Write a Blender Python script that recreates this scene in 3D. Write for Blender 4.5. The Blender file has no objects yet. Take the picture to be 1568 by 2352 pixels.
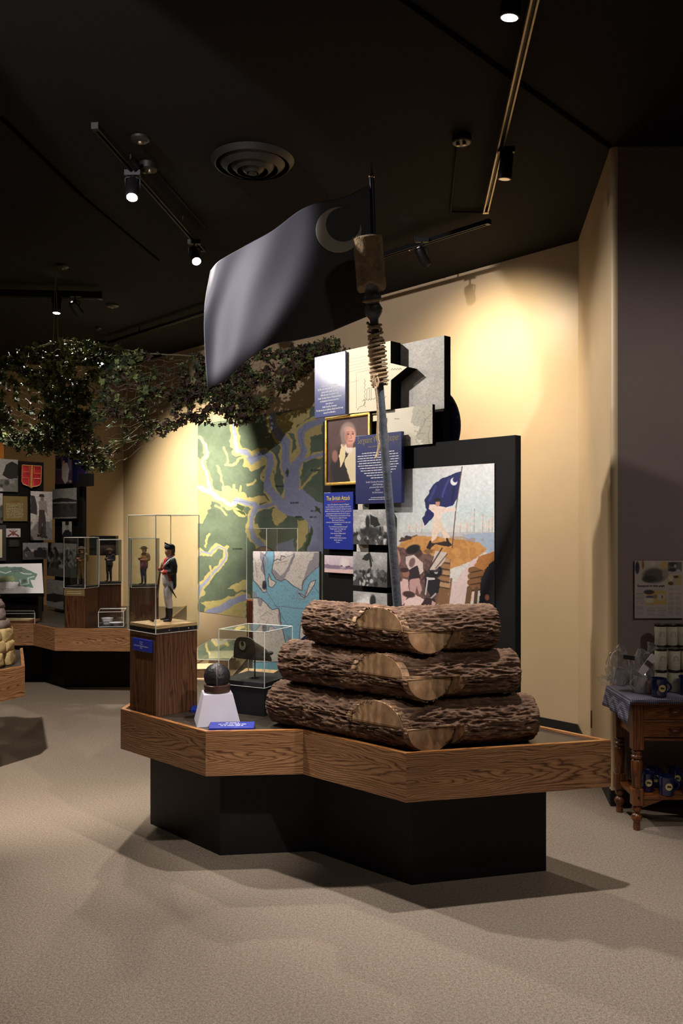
import bpy, bmesh, math, random
import numpy as np
from mathutils import Vector, Matrix, noise as mnoise

# ------------------------------------------------------------------ camera, world, exposure
F_PX, CX, HY, HZ = 1900.0, 784.0, 1205.0, 1.55      # focal length in px, centre column, horizon row, eye height
scene = bpy.context.scene
cam_data = bpy.data.cameras.new('camera')
cam_data.sensor_fit = 'HORIZONTAL'
cam_data.sensor_width = 36.0
cam_data.lens = F_PX / 1568.0 * 36.0
cam_data.shift_y = (HY - 1176.0) / 1568.0
cam_data.clip_end = 100
cam = bpy.data.objects.new('camera', cam_data)
cam.location = (0, 0, HZ)
cam.rotation_euler = (math.pi / 2, 0, 0)
scene.collection.objects.link(cam)
scene.camera = cam

world = bpy.data.worlds.new('world')
world.use_nodes = True
world.node_tree.nodes['Background'].inputs[0].default_value = (1.0, 0.93, 0.86, 1)
world.node_tree.nodes['Background'].inputs[1].default_value = 0.0
scene.world = world
vs = scene.view_settings
vs.view_transform = 'Standard'
vs.look = 'None'
vs.exposure = -0.15
vs.gamma = 1.0
vs.use_curve_mapping = False

WARM = (1.0, 0.84, 0.62)
MILD = (1.0, 0.91, 0.80)
WHITE = (1.0, 0.95, 0.93)
KEY = dict(pos=(0.606, 2.985, 3.38), aim=(0.30, 3.35, 0.6), power=290, cone=60, blend=0.5, col=(1.0, 0.93, 0.88))

# ------------------------------------------------------------------ helpers
COL = scene.collection
W = {}                                   # world matrix of every object made here
rng = random.Random(7)
nrng = np.random.default_rng(11)

def S(r, g, b):
    f = lambda c: ((c / 255 + 0.055) / 1.055) ** 2.4 if c > 10 else c / 255 / 12.92
    return (f(r), f(g), f(b), 1.0)

def at(px, py, d):
    return Vector(((px - CX) / F_PX * d, d, HZ - (py - HY) / F_PX * d))

def at_z(px, py, z):
    return at(px, py, (HZ - z) * F_PX / (py - HY))

def hit(px, py, P, n):
    r = Vector(((px - CX) / F_PX, 1.0, -(py - HY) / F_PX))
    o = Vector((0, 0, HZ))
    t = (Vector(P) - o).dot(n) / r.dot(n)
    return o + r * t

def props(o, label=None, cat=None, group=None, kind=None):
    if label: o['label'] = label
    if cat: o['category'] = cat
    if group: o['group'] = group
    if kind: o['kind'] = kind
    return o

def link(o, parent=None, mw=None):
    mw = mw.copy() if mw is not None else Matrix()
    COL.objects.link(o)
    if parent is not None:
        o.parent = parent
        o.matrix_parent_inverse = W[parent].inverted()
    o.matrix_basis = mw
    W[o] = mw
    return o

def thing(name, label, cat, loc=(0, 0, 0), rotz=0, group=None):
    o = bpy.data.objects.new(name, None)
    o.empty_display_size = 0.05
    link(o, None, Matrix.Translation(Vector(loc)) @ Matrix.Rotation(rotz, 4, 'Z'))
    return props(o, label, cat, group)

def frame(loc, rotz=0.0):
    return Matrix.Translation(Vector(loc)) @ Matrix.Rotation(rotz, 4, 'Z')

def dup(root, delta=(0, 0, 0), rotz=0.0, label=None, group=None, skip=()):
    """copy a thing with its parts and sub-parts; move it by delta and turn it about its own base"""
    def cp(o, par):
        c = o.copy()
        COL.objects.link(c)
        c.parent = par
        c.matrix_parent_inverse = o.matrix_parent_inverse
        W[c] = W[o].copy()
        for ch in o.children:
            if ch.name.split('.')[0] not in skip:
                cp(ch, c)
        return c
    r = cp(root, None)
    base = W[root]
    loc = base.to_translation()
    m = Matrix.Translation(loc + Vector(delta)) @ Matrix.Rotation(rotz, 4, 'Z') @ Matrix.Translation(-loc) @ base
    r.matrix_basis = m
    W[r] = m
    if label: r['label'] = label
    if group: r['group'] = group
    return r

class MB:
    """collects shapes into one mesh"""
    def __init__(s):
        s.bm = bmesh.new()
    def box(s, c, size, m=None):
        x, y, z = [v / 2 for v in size]
        vs_ = []
        for dz in (-z, z):
            for dx, dy in ((-x, -y), (x, -y), (x, y), (-x, y)):
                p = Vector((dx, dy, dz))
                if m is not None: p = m @ p
                vs_.append(s.bm.verts.new(p + Vector(c)))
        for f in ((0, 3, 2, 1), (4, 5, 6, 7), (0, 1, 5, 4), (1, 2, 6, 5), (2, 3, 7, 6), (3, 0, 4, 7)):
            s.bm.faces.new([vs_[i] for i in f])
        return s
    def prism(s, poly, z0, z1, taper=None):
        lo = [s.bm.verts.new((p[0], p[1], z0)) for p in poly]
        hi = [s.bm.verts.new((p[0], p[1], z1)) for p in (taper or poly)]
        n = len(poly)
        s.bm.faces.new(lo[::-1]); s.bm.faces.new(hi)
        for i in range(n):
            s.bm.faces.new((lo[i], lo[(i + 1) % n], hi[(i + 1) % n], hi[i]))
        return s
    def slab(s, pts, vec):
        """polygon of 3D points pushed along vec"""
        vec = Vector(vec)
        a = [s.bm.verts.new(Vector(p)) for p in pts]
        b = [s.bm.verts.new(Vector(p) + vec) for p in pts]
        n = len(a)
        s.bm.faces.new(a); s.bm.faces.new(b[::-1])
        for i in range(n):
            s.bm.faces.new((a[i], b[i], b[(i + 1) % n], a[(i + 1) % n]))
        return s
    def lathe(s, prof, seg=24, c=(0, 0, 0), m=None, cap=True):
        rings = []
        for r, z in prof:
            ring = []
            for k in range(seg):
                a = 2 * math.pi * k / seg
                p = Vector((r * math.cos(a), r * math.sin(a), z))
                if m is not None: p = m @ p
                ring.append(s.bm.verts.new(p + Vector(c)))
            rings.append(ring)
        for i in range(len(rings) - 1):
            for k in range(seg):
                s.bm.faces.new((rings[i][k], rings[i][(k + 1) % seg], rings[i + 1][(k + 1) % seg], rings[i + 1][k]))
        if cap:
            s.bm.faces.new(rings[0][::-1]); s.bm.faces.new(rings[-1])
        return s
    def tube(s, pts, r, seg=8, cap=True, squash=None):
        pts = [Vector(p) for p in pts]
        n = len(pts)
        rr = r if isinstance(r, (list, tuple)) else [r] * n
        up = None
        rings = []
        for i, p in enumerate(pts):
            t = (pts[min(i + 1, n - 1)] - pts[max(i - 1, 0)]).normalized()
            if up is None:
                up = t.orthogonal().normalized()
            else:
                up = (up - t * up.dot(t))
                up = up.normalized() if up.length > 1e-6 else t.orthogonal().normalized()
            bi = t.cross(up)
            rings.append([s.bm.verts.new(p + (up * math.cos(2 * math.pi * k / seg) + bi * math.sin(2 * math.pi * k / seg)) * rr[i]) for k in range(seg)])
        for i in range(n - 1):
            for k in range(seg):
                s.bm.faces.new((rings[i][k], rings[i][(k + 1) % seg], rings[i + 1][(k + 1) % seg], rings[i + 1][k]))
        if cap:
            s.bm.faces.new(rings[0][::-1]); s.bm.faces.new(rings[-1])
        return s
    def face(s, pts):
        s.bm.faces.new([s.bm.verts.new(Vector(p)) for p in pts])
        return s
    def grid(s, P):
        """P[i][j] 3D points"""
        V = [[s.bm.verts.new(Vector(p)) for p in row] for row in P]
        for i in range(len(V) - 1):
            for j in range(len(V[0]) - 1):
                s.bm.faces.new((V[i][j], V[i + 1][j], V[i + 1][j + 1], V[i][j + 1]))
        return s
    def ball(s, c, r, seg=16, rings=10, scale=(1, 1, 1), m=None):
        prof = []
        top = bot = None
        R_ = []
        for i in range(1, rings):
            a = math.pi * i / rings
            ring = []
            for k in range(seg):
                b = 2 * math.pi * k / seg
                p = Vector((r * math.sin(a) * math.cos(b) * scale[0], r * math.sin(a) * math.sin(b) * scale[1], r * math.cos(a) * scale[2]))
                if m is not None: p = m @ p
                ring.append(s.bm.verts.new(p + Vector(c)))
            R_.append(ring)
        pt, pb = Vector((0, 0, r * scale[2])), Vector((0, 0, -r * scale[2]))
        if m is not None: pt, pb = m @ pt, m @ pb
        top = s.bm.verts.new(pt + Vector(c)); bot = s.bm.verts.new(pb + Vector(c))
        for k in range(seg):
            s.bm.faces.new((top, R_[0][k], R_[0][(k + 1) % seg]))
            s.bm.faces.new((bot, R_[-1][(k + 1) % seg], R_[-1][k]))
            for i in range(len(R_) - 1):
                s.bm.faces.new((R_[i][k], R_[i + 1][k], R_[i + 1][(k + 1) % seg], R_[i][(k + 1) % seg]))
        return s
    def mesh(s, name, smooth=False, bevel=0.0, seg=2, angle=None):
        bmesh.ops.recalc_face_normals(s.bm, faces=s.bm.faces)
        if bevel:
            es = [e for e in s.bm.edges if len(e.link_faces) == 2 and e.calc_face_angle(0) > 0.6]
            bmesh.ops.bevel(s.bm, geom=es, offset=bevel, segments=seg, profile=0.5, affect='EDGES', clamp_overlap=True)
        if smooth:
            for f in s.bm.faces: f.smooth = True
            if angle:
                for e in s.bm.edges:
                    if len(e.link_faces) == 2 and e.calc_face_angle(0) > angle: e.smooth = False
        me = bpy.data.meshes.new(name)
        s.bm.to_mesh(me)
        s.bm.free()
        return me
    def obj(s, name, mat, parent=None, mw=None, smooth=False, bevel=0.0, seg=2, angle=None):
        me = s.mesh(name, smooth, bevel, seg, angle)
        me.materials.append(mat)
        return link(bpy.data.objects.new(name, me), parent, mw)

# ------------------------------------------------------------------ procedural materials
def nodes_of(name):
    m = bpy.data.materials.new(name)
    m.use_nodes = True
    nt = m.node_tree
    return m, nt, nt.nodes['Principled BSDF']

def add(nt, typ, **kw):
    n = nt.nodes.new(typ)
    for k, v in kw.items():
        setattr(n, k, v)
    return n

def coords(nt, scale=(1, 1, 1), kind='Object'):
    tc = add(nt, 'ShaderNodeTexCoord')
    mp = add(nt, 'ShaderNodeMapping')
    mp.inputs['Scale'].default_value = scale
    nt.links.new(tc.outputs[kind], mp.inputs['Vector'])
    return mp.outputs['Vector']

def ramp(nt, fac, stops):
    r = add(nt, 'ShaderNodeValToRGB')
    els = r.color_ramp.elements
    while len(els) < len(stops): els.new(0.5)
    for e, (p, c) in zip(els, stops):
        e.position = p; e.color = c
    nt.links.new(fac, r.inputs[0])
    return r.outputs[0]

def noise_tex(nt, vec, scale, detail=3, rough=0.55, dist=0.0):
    n = add(nt, 'ShaderNodeTexNoise')
    n.inputs['Scale'].default_value = scale
    n.inputs['Detail'].default_value = detail
    n.inputs['Roughness'].default_value = rough
    n.inputs['Distortion'].default_value = dist
    nt.links.new(vec, n.inputs['Vector'])
    return n.outputs['Fac']

def bump(nt, bs, height, strength=0.3, dist=0.01):
    b = add(nt, 'ShaderNodeBump')
    b.inputs['Strength'].default_value = strength
    b.inputs['Distance'].default_value = dist
    nt.links.new(height, b.inputs['Height'])
    nt.links.new(b.outputs[0], bs.inputs['Normal'])

def scaled(c, k):
    return (min(1, c[0] * k), min(1, c[1] * k), min(1, c[2] * k), 1)

def mat(name, col, rough=0.6, metal=0.0, var=0.12, vscale=18.0, bmp=0.0, bscale=120.0, spec=0.5, coat=0.0, sheen=0.0, emit=None):
    m, nt, bs = nodes_of(name)
    v = coords(nt)
    f = noise_tex(nt, v, vscale, 4)
    nt.links.new(ramp(nt, f, [(0.3, scaled(col, 1 - var)), (0.7, scaled(col, 1 + var))]), bs.inputs['Base Color'])
    bs.inputs['Roughness'].default_value = rough
    bs.inputs['Metallic'].default_value = metal
    bs.inputs['Specular IOR Level'].default_value = spec
    bs.inputs['Coat Weight'].default_value = coat
    if sheen:
        bs.inputs['Sheen Weight'].default_value = sheen
        bs.inputs['Sheen Roughness'].default_value = 0.4
    if bmp:
        bump(nt, bs, noise_tex(nt, v, bscale, 3), bmp)
    if emit:
        bs.inputs['Emission Color'].default_value = emit[0]
        bs.inputs['Emission Strength'].default_value = emit[1]
    return m

def oak(name, light, mid, dark, along='X', scale=1.0, seed=0.0, rough=0.38, arcs=14.0):
    """oak: straight grain with nested cathedral arcs along the middle of the board, plus fine pores"""
    m, nt, bs = nodes_of(name)
    def M(op, a, b=None, c=None):
        n = add(nt, 'ShaderNodeMath', operation=op)
        for k, v in enumerate((a, b, c)):
            if v is None: continue
            if isinstance(v, (int, float)): n.inputs[k].default_value = v
            else: nt.links.new(v, n.inputs[k])
        return n.outputs[0]
    tc = add(nt, 'ShaderNodeTexCoord')
    sx = add(nt, 'ShaderNodeSeparateXYZ'); nt.links.new(tc.outputs['Object'], sx.inputs[0])
    stretch = {'X': (0.22, 1, 1), 'Z': (1, 1, 0.12), 'Y': (1, 0.22, 1)}[along]
    warp = noise_tex(nt, coords(nt, stretch), 9.0 * scale, 3, 0.5)
    warp2 = noise_tex(nt, coords(nt, stretch), 34.0 * scale, 2, 0.5)
    if along == 'X': g, acr = sx.outputs['X'], M('ADD', sx.outputs['Z'], math.sin(seed * 5.7) * 0.02)
    elif along == 'Y': g, acr = sx.outputs['Y'], sx.outputs['X']
    else: g, acr = sx.outputs['Z'], M('ADD', M('MULTIPLY', sx.outputs['X'], 0.9), M('MULTIPLY_ADD', sx.outputs['Y'], 0.7, -0.12 + math.sin(seed) * 0.05))
    acr = M('MULTIPLY_ADD', M('SUBTRACT', warp, 0.5), 0.10, acr)
    az = M('ABSOLUTE', acr)
    q = M('DIVIDE', az, 0.034)
    hump = M('EXPONENT', M('MULTIPLY', M('MULTIPLY', q, q), -1.0))
    ph = M('ADD', M('MULTIPLY', M('MULTIPLY', g, arcs), hump), M('MULTIPLY', az, 95.0 if along == 'X' else 70.0))
    ph = M('ADD', ph, M('MULTIPLY', M('SUBTRACT', warp2, 0.5), 1.6))
    saw = M('FRACT', M('ADD', ph, seed + 40.0))
    fine = {'X': (6, 170, 170), 'Z': (170, 170, 6), 'Y': (170, 6, 170)}[along]
    gr = noise_tex(nt, coords(nt, fine), 1.0, 3, 0.6)
    big = noise_tex(nt, coords(nt, stretch), 5.0, 2, 0.5)
    c1 = ramp(nt, saw, [(0.0, mid), (0.2, light), (0.55, light), (0.78, mid), (0.92, dark), (1.0, mid)])
    c2 = ramp(nt, gr, [(0.35, (0.45, 0.42, 0.4, 1)), (0.62, (1, 1, 1, 1))])
    c3 = ramp(nt, big, [(0.3, (0.72, 0.7, 0.68, 1)), (0.65, (1, 1, 1, 1))])
    mx = add(nt, 'ShaderNodeMix', data_type='RGBA', blend_type='MULTIPLY'); mx.inputs[0].default_value = 0.7
    nt.links.new(c1, mx.inputs[6]); nt.links.new(c2, mx.inputs[7])
    my = add(nt, 'ShaderNodeMix', data_type='RGBA', blend_type='MULTIPLY'); my.inputs[0].default_value = 0.8
    nt.links.new(mx.outputs[2], my.inputs[6]); nt.links.new(c3, my.inputs[7])
    nt.links.new(my.outputs[2], bs.inputs['Base Color'])
    bs.inputs['Roughness'].default_value = rough
    bump(nt, bs, gr, 0.08, 0.002)
    return m

def acrylic(name, tint=(0.97, 0.98, 0.97, 1), rough=0.02, reflect=1.0):
    m = bpy.data.materials.new(name)
    m.use_nodes = True
    nt = m.node_tree
    nt.nodes.clear()
    out = add(nt, 'ShaderNodeOutputMaterial')
    tr = add(nt, 'ShaderNodeBsdfTransparent'); tr.inputs[0].default_value = tint
    gl = add(nt, 'ShaderNodeBsdfGlossy'); gl.inputs['Roughness'].default_value = rough
    lw = add(nt, 'ShaderNodeLayerWeight'); lw.inputs['Blend'].default_value = 0.5
    p5 = add(nt, 'ShaderNodeMath', operation='POWER'); p5.inputs[1].default_value = 5.0
    nt.links.new(lw.outputs['Facing'], p5.inputs[0])
    fr = add(nt, 'ShaderNodeMath', operation='MULTIPLY_ADD'); fr.inputs[1].default_value = 0.9; fr.inputs[2].default_value = 0.035
    nt.links.new(p5.outputs[0], fr.inputs[0])
    sm = noise_tex(nt, coords(nt), 3.0, 2)
    nt.links.new(ramp(nt, sm, [(0.3, (rough * .7,) * 3 + (1,)), (0.7, (rough * 1.4,) * 3 + (1,))]), gl.inputs['Roughness'])
    mx = add(nt, 'ShaderNodeMixShader')
    k = add(nt, 'ShaderNodeMath', operation='MULTIPLY'); k.inputs[1].default_value = reflect
    nt.links.new(fr.outputs[0], k.inputs[0])
    nt.links.new(k.outputs[0], mx.inputs[0])
    nt.links.new(tr.outputs[0], mx.inputs[1]); nt.links.new(gl.outputs[0], mx.inputs[2])
    nt.links.new(mx.outputs[0], out.inputs[0])
    return m

def print_mat(name, rough=0.45, spec=0.4, coat=0.0, coat_rough=0.1):
    """flat print: the picture sits in the colour attribute of the sheet, a faint paper grain on top"""
    m, nt, bs = nodes_of(name)
    a = add(nt, 'ShaderNodeAttribute', attribute_name='ink')
    g = noise_tex(nt, coords(nt), 240.0, 2)
    mx = add(nt, 'ShaderNodeMix', data_type='RGBA', blend_type='MULTIPLY')
    mx.inputs[0].default_value = 0.08
    nt.links.new(a.outputs['Color'], mx.inputs[6])
    nt.links.new(ramp(nt, g, [(0.3, (0.8, 0.8, 0.8, 1)), (0.7, (1, 1, 1, 1))]), mx.inputs[7])
    nt.links.new(mx.outputs[2], bs.inputs['Base Color'])
    bs.inputs['Roughness'].default_value = rough
    bs.inputs['Specular IOR Level'].default_value = spec
    bs.inputs['Coat Weight'].default_value = coat
    bs.inputs['Coat Roughness'].default_value = coat_rough
    return m

PRINT = print_mat('print_matte', 0.55, 0.3)
PRINT_GLOSS = print_mat('print_laminated', 0.4, 0.5, 0.6, 0.22)

# ------------------------------------------------------------------ painting flat prints into a colour attribute
def vnoise(X, Y, scale, seed=0, octaves=1):
    out = np.zeros_like(X); amp = 1.0; tot = 0
    for o in range(octaves):
        g = np.random.default_rng(seed + o * 17).random((64, 64))
        x = X / scale + 1000.5; y = Y / scale + 1000.5
        xi = np.floor(x).astype(int); yi = np.floor(y).astype(int)
        fx = x - xi; fy = y - yi
        fx = fx * fx * (3 - 2 * fx); fy = fy * fy * (3 - 2 * fy)
        a = g[yi % 64, xi % 64]; b = g[yi % 64, (xi + 1) % 64]
        c = g[(yi + 1) % 64, xi % 64]; d = g[(yi + 1) % 64, (xi + 1) % 64]
        out += amp * ((a * (1 - fx) + b * fx) * (1 - fy) + (c * (1 - fx) + d * fx) * fy)
        tot += amp; amp *= 0.5; scale /= 2.0
    return out / tot

class Canvas:
    """draws on a sheet in the pixel coordinates of the photograph; X, Y are where each point of the sheet shows"""
    def __init__(s, X, Y, base):
        s.X, s.Y = X, Y
        s.C = np.zeros(X.shape + (3,)); s.C[:] = base
    def _mix(s, a, col):
        a = np.clip(a, 0, 1)[..., None]
        s.C = s.C * (1 - a) + np.asarray(col, float) * a
    def poly(s, pts, col, alpha=1.0, wob=0.0, wscale=6, seed=3):
        X, Y = s.X, s.Y
        if wob:
            X = X + (vnoise(s.X, s.Y, wscale, seed, 2) - .5) * 2 * wob
            Y = Y + (vnoise(s.X, s.Y, wscale, seed + 5, 2) - .5) * 2 * wob
        ins = np.zeros(X.shape, bool)
        n = len(pts)
        for i in range(n):
            x0, y0 = pts[i]; x1, y1 = pts[(i + 1) % n]
            if y0 == y1: continue
            c = ((y0 > Y) != (y1 > Y)) & (X < (x1 - x0) * (Y - y0) / (y1 - y0) + x0)
            ins ^= c
        s._mix(ins * alpha, col)
    def oval(s, cx, cy, rx, ry, col, alpha=1.0, soft=0.25, rot=0.0):
        dx, dy = s.X - cx, s.Y - cy
        if rot:
            c_, s_ = math.cos(rot), math.sin(rot)
            dx, dy = dx * c_ + dy * s_, -dx * s_ + dy * c_
        r = np.sqrt((dx / rx) ** 2 + (dy / ry) ** 2)
        s._mix(np.clip((1 - r) / soft + 0.5, 0, 1) * alpha, col)
    def line(s, pts, w, col, alpha=1.0, wob=0.0, wscale=10, seed=9):
        X, Y = s.X, s.Y
        if wob:
            X = X + (vnoise(s.X, s.Y, wscale, seed, 2) - .5) * 2 * wob
            Y = Y + (vnoise(s.X, s.Y, wscale, seed + 5, 2) - .5) * 2 * wob
        D = np.full(X.shape, 1e9)
        ws = w if isinstance(w, (list, tuple)) else [w] * len(pts)
        for i in range(len(pts) - 1):
            (x0, y0), (x1, y1) = pts[i], pts[i + 1]
            L = (x1 - x0) ** 2 + (y1 - y0) ** 2 + 1e-9
            t = np.clip(((X - x0) * (x1 - x0) + (Y - y0) * (y1 - y0)) / L, 0, 1)
            d = np.hypot(X - x0 - t * (x1 - x0), Y - y0 - t * (y1 - y0)) - (ws[i] * (1 - t) + ws[i + 1] * t) / 2
            D = np.minimum(D, d)
        s._mix(np.clip(0.5 - D, 0, 1) * alpha, col)
    def grad(s, y0, y1, c0, c1):
        t = np.clip((s.Y - y0) / (y1 - y0), 0, 1)[..., None]
        s.C = np.asarray(c0, float) * (1 - t) + np.asarray(c1, float) * t
    def grain(s, scale, amt, seed=1, octaves=2):
        s.C = s.C * (1 + (vnoise(s.X, s.Y, scale, seed, octaves)[..., None] - .5) * 2 * amt)
    def textlines(s, x0, x1, y0, y1, pitch, col, alpha=0.6, seed=5, h=0.45):
        r = np.random.default_rng(seed)
        k = np.floor((s.Y - y0) / pitch).astype(int)
        inrow = ((s.Y - y0) / pitch - k) < h
        gl = vnoise(s.X * 1.0, k * 37.7, 1.6, seed, 1)
        end = x0 + (x1 - x0) * (0.82 + 0.18 * vnoise(s.X * 0 + 3.3, k * 7.1, 1.0, seed + 3, 1))
        ok = (s.X > x0) & (s.X < end) & (s.Y > y0) & (s.Y < y1) & inrow & (gl > 0.3)
        s._mix(ok * alpha, col)

def sheet(name, TL, TR, BL, paint, parent=None, base=(128, 128, 128), res=None, m=None, off=0.0):
    """a flat printed sheet spanned by three world corners (top left, top right, bottom left)"""
    TL, TR, BL = Vector(TL), Vector(TR), Vector(BL)
    n = (TR - TL).cross(BL - TL).normalized()
    if n.dot(Vector((0, 0, HZ)) - TL) < 0: n = -n
    TL = TL + n * off; TR = TR + n * off; BL = BL + n * off
    pxl = lambda p: np.array((CX + F_PX * p.x / p.y, HY - F_PX * (p.z - HZ) / p.y))
    wpx = np.linalg.norm(pxl(TR) - pxl(TL)); hpx = np.linalg.norm(pxl(BL) - pxl(TL))
    k = res or 1.0
    nx, ny = max(4, int(wpx * k)), max(4, int(hpx * k))
    u = np.linspace(0, 1, nx)[None, :, None]; v = np.linspace(0, 1, ny)[:, None, None]
    P = np.array(TL) + u * np.array(TR - TL) + v * np.array(BL - TL)
    X = CX + F_PX * P[..., 0] / P[..., 1]; Y = HY - F_PX * (P[..., 2] - HZ) / P[..., 1]
    cv = Canvas(X, Y, base)
    paint(cv)
    c = np.clip(cv.C, 0, 255) / 255
    lin = np.where(c > 0.04045, ((c + 0.055) / 1.055) ** 2.4, c / 12.92)
    idx = np.arange(nx * ny).reshape(ny, nx)
    q = np.stack([idx[:-1, :-1], idx[1:, :-1], idx[1:, 1:], idx[:-1, 1:]], -1).reshape(-1, 4)
    me = bpy.data.meshes.new(name)
    me.vertices.add(nx * ny)
    # local frame: origin at the bottom centre of the sheet
    org = (TL + TR) / 2 + (BL - TL)
    me.vertices.foreach_set('co', (P.reshape(-1, 3) - np.array(org)).astype(np.float32).ravel())
    me.loops.add(q.size); me.loops.foreach_set('vertex_index', q.ravel().astype(np.int32))
    me.polygons.add(len(q))
    me.polygons.foreach_set('loop_start', (np.arange(len(q)) * 4).astype(np.int32))
    me.polygons.foreach_set('loop_total', np.full(len(q), 4, np.int32))
    me.update(calc_edges=True)
    at_ = me.attributes.new('ink', 'FLOAT_COLOR', 'POINT')
    rgba = np.ones((nx * ny, 4), np.float32); rgba[:, :3] = lin.reshape(-1, 3)
    at_.data.foreach_set('color', rgba.ravel())
    me.materials.append(m or PRINT)
    return link(bpy.data.objects.new(name, me), parent, Matrix.Translation(org))

def text_part(name, body, mat_, parent, org, R, U, height=None, width=None, spacing=1.0, align='CENTER', thick=0.0004, res=2, bold=0.0):
    """lettering as a thin mesh; org is the middle of the block's top edge; scaled to the given height or width"""
    cu = bpy.data.curves.new(name, 'FONT')
    cu.body = body
    cu.align_x = align
    cu.space_line = spacing
    cu.resolution_u = res
    cu.size = 1.0
    cu.offset = bold
    tmp = bpy.data.objects.new(name, cu)
    COL.objects.link(tmp)
    dg = bpy.context.evaluated_depsgraph_get()
    me = bpy.data.meshes.new_from_object(tmp.evaluated_get(dg))
    bpy.data.objects.remove(tmp)
    n = len(me.vertices)
    co = np.empty(n * 3); me.vertices.foreach_get('co', co); co = co.reshape(-1, 3)
    x0, x1, y0, y1 = co[:, 0].min(), co[:, 0].max(), co[:, 1].min(), co[:, 1].max()
    k = height / (y1 - y0) if height else width / (x1 - x0)
    kx = k if not (height and width) else width / (x1 - x0)
    ax = 0 if align == 'CENTER' and False else (x0 + x1) / 2 if align == 'CENTER' else x0
    R = np.array(Vector(R).normalized()); U = np.array(Vector(U).normalized())
    P = (co[:, :1] - ax) * kx * R + (co[:, 1:2] - y1) * k * U
    me.vertices.foreach_set('co', P.astype(np.float32).ravel())
    me.update()
    me.name = name
    me.materials.clear(); me.materials.append(mat_)
    return link(bpy.data.objects.new(name, me), parent, Matrix.Translation(Vector(org)))

def word_marks(mat_, parent, org, R, U, widths, pitch, seed=1):
    """print too small to read: rows of word-long strokes, centred; org is the middle of the block's top edge"""
    R, U = Vector(R).normalized(), Vector(U).normalized()
    rr = random.Random(seed)
    mb = MB()
    for k, w in enumerate(widths):
        x, y0, h = -w / 2, -k * pitch, pitch * 0.30
        while x < w / 2 - pitch * .3:
            e = min(w / 2, x + pitch * rr.uniform(.5, 2.2))
            mb.face([Vector(org) + R * x + U * (y0 - h), Vector(org) + R * e + U * (y0 - h), Vector(org) + R * e + U * y0, Vector(org) + R * x + U * y0])
            x = e + pitch * .28
    o = mb.obj('small_print', mat_, parent)
    o['kind'] = 'stuff'
    return o

def aim_matrix(pos, aim):
    d = (Vector(aim) - Vector(pos)).normalized()
    return Matrix.Translation(Vector(pos)) @ d.to_track_quat('-Z', 'Y').to_matrix().to_4x4()

def spot(name, pos, aim, power, cone, blend, col, radius=0.03, parent=None):
    L = bpy.data.lights.new(name, 'SPOT')
    L.energy = power; L.spot_size = math.radians(cone); L.spot_blend = blend
    L.color = col; L.shadow_soft_size = radius
    o = bpy.data.objects.new(name, L)
    link(o, parent, aim_matrix(pos, aim))
    return o

# ------------------------------------------------------------------ shared materials
M_BLACK = mat('black_laminate', S(17, 17, 21), 0.55, var=0.08, bmp=0.05, spec=0.35)
M_BLACKBOARD = mat('black_board', S(17, 16, 16), 0.75, var=0.1, spec=0.2)
M_BLACKMETAL = mat('black_metal', S(13, 12, 11), 0.5, metal=0.1, var=0.1)
M_ALU = mat('brushed_track_metal', S(150, 135, 110), 0.4, metal=0.8, var=0.1)
M_NAVY = mat('navy_panel', S(22, 30, 92), 0.42, var=0.05, coat=0.25)
M_BLUE = mat('royal_blue_label', S(28, 46, 150), 0.4, var=0.05, coat=0.3)
M_WHITEINK = mat('white_ink', S(225, 222, 225), 0.6, var=0.03)
M_YELLOWINK = mat('yellow_ink', S(226, 205, 60), 0.6, var=0.03)
M_GOLDINK = mat('dull_gold_ink', S(130, 118, 70), 0.6, var=0.03)
M_REDINK = mat('red_ink', S(170, 50, 60), 0.6, var=0.03)
M_BLACKINK = mat('black_ink', S(28, 26, 30), 0.6, var=0.03)
M_ACRYL = acrylic('clear_acrylic')
M_EDGE = mat('polished_acrylic_edge', S(214, 214, 210), 0.25, var=0.04, coat=0.5)
M_OAK = oak('oak_fascia', S(172, 128, 90), S(144, 100, 66), S(82, 52, 37), 'X', 1.0, 0.35)
M_OAK2 = oak('oak_fascia_second_cut', S(172, 128, 90), S(144, 100, 66), S(82, 52, 37), 'X', 1.0, 0.9)   # same wood, other grain
M_OAKV = oak('oak_pedestal', S(104, 68, 44), S(86, 54, 34), S(52, 31, 21), 'Z', 1.2, 2.0, .38, 3.0)
M_EDGEWOOD = oak('oak_edge_strip', S(200, 140, 84), S(178, 116, 62), S(140, 84, 42), 'X', 1.0, 3.0)
M_PLY = oak('pale_maple', S(222, 186, 134), S(208, 168, 116), S(180, 138, 90), 'X', 1.0, 4.0, 0.5, 5.0)

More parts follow.
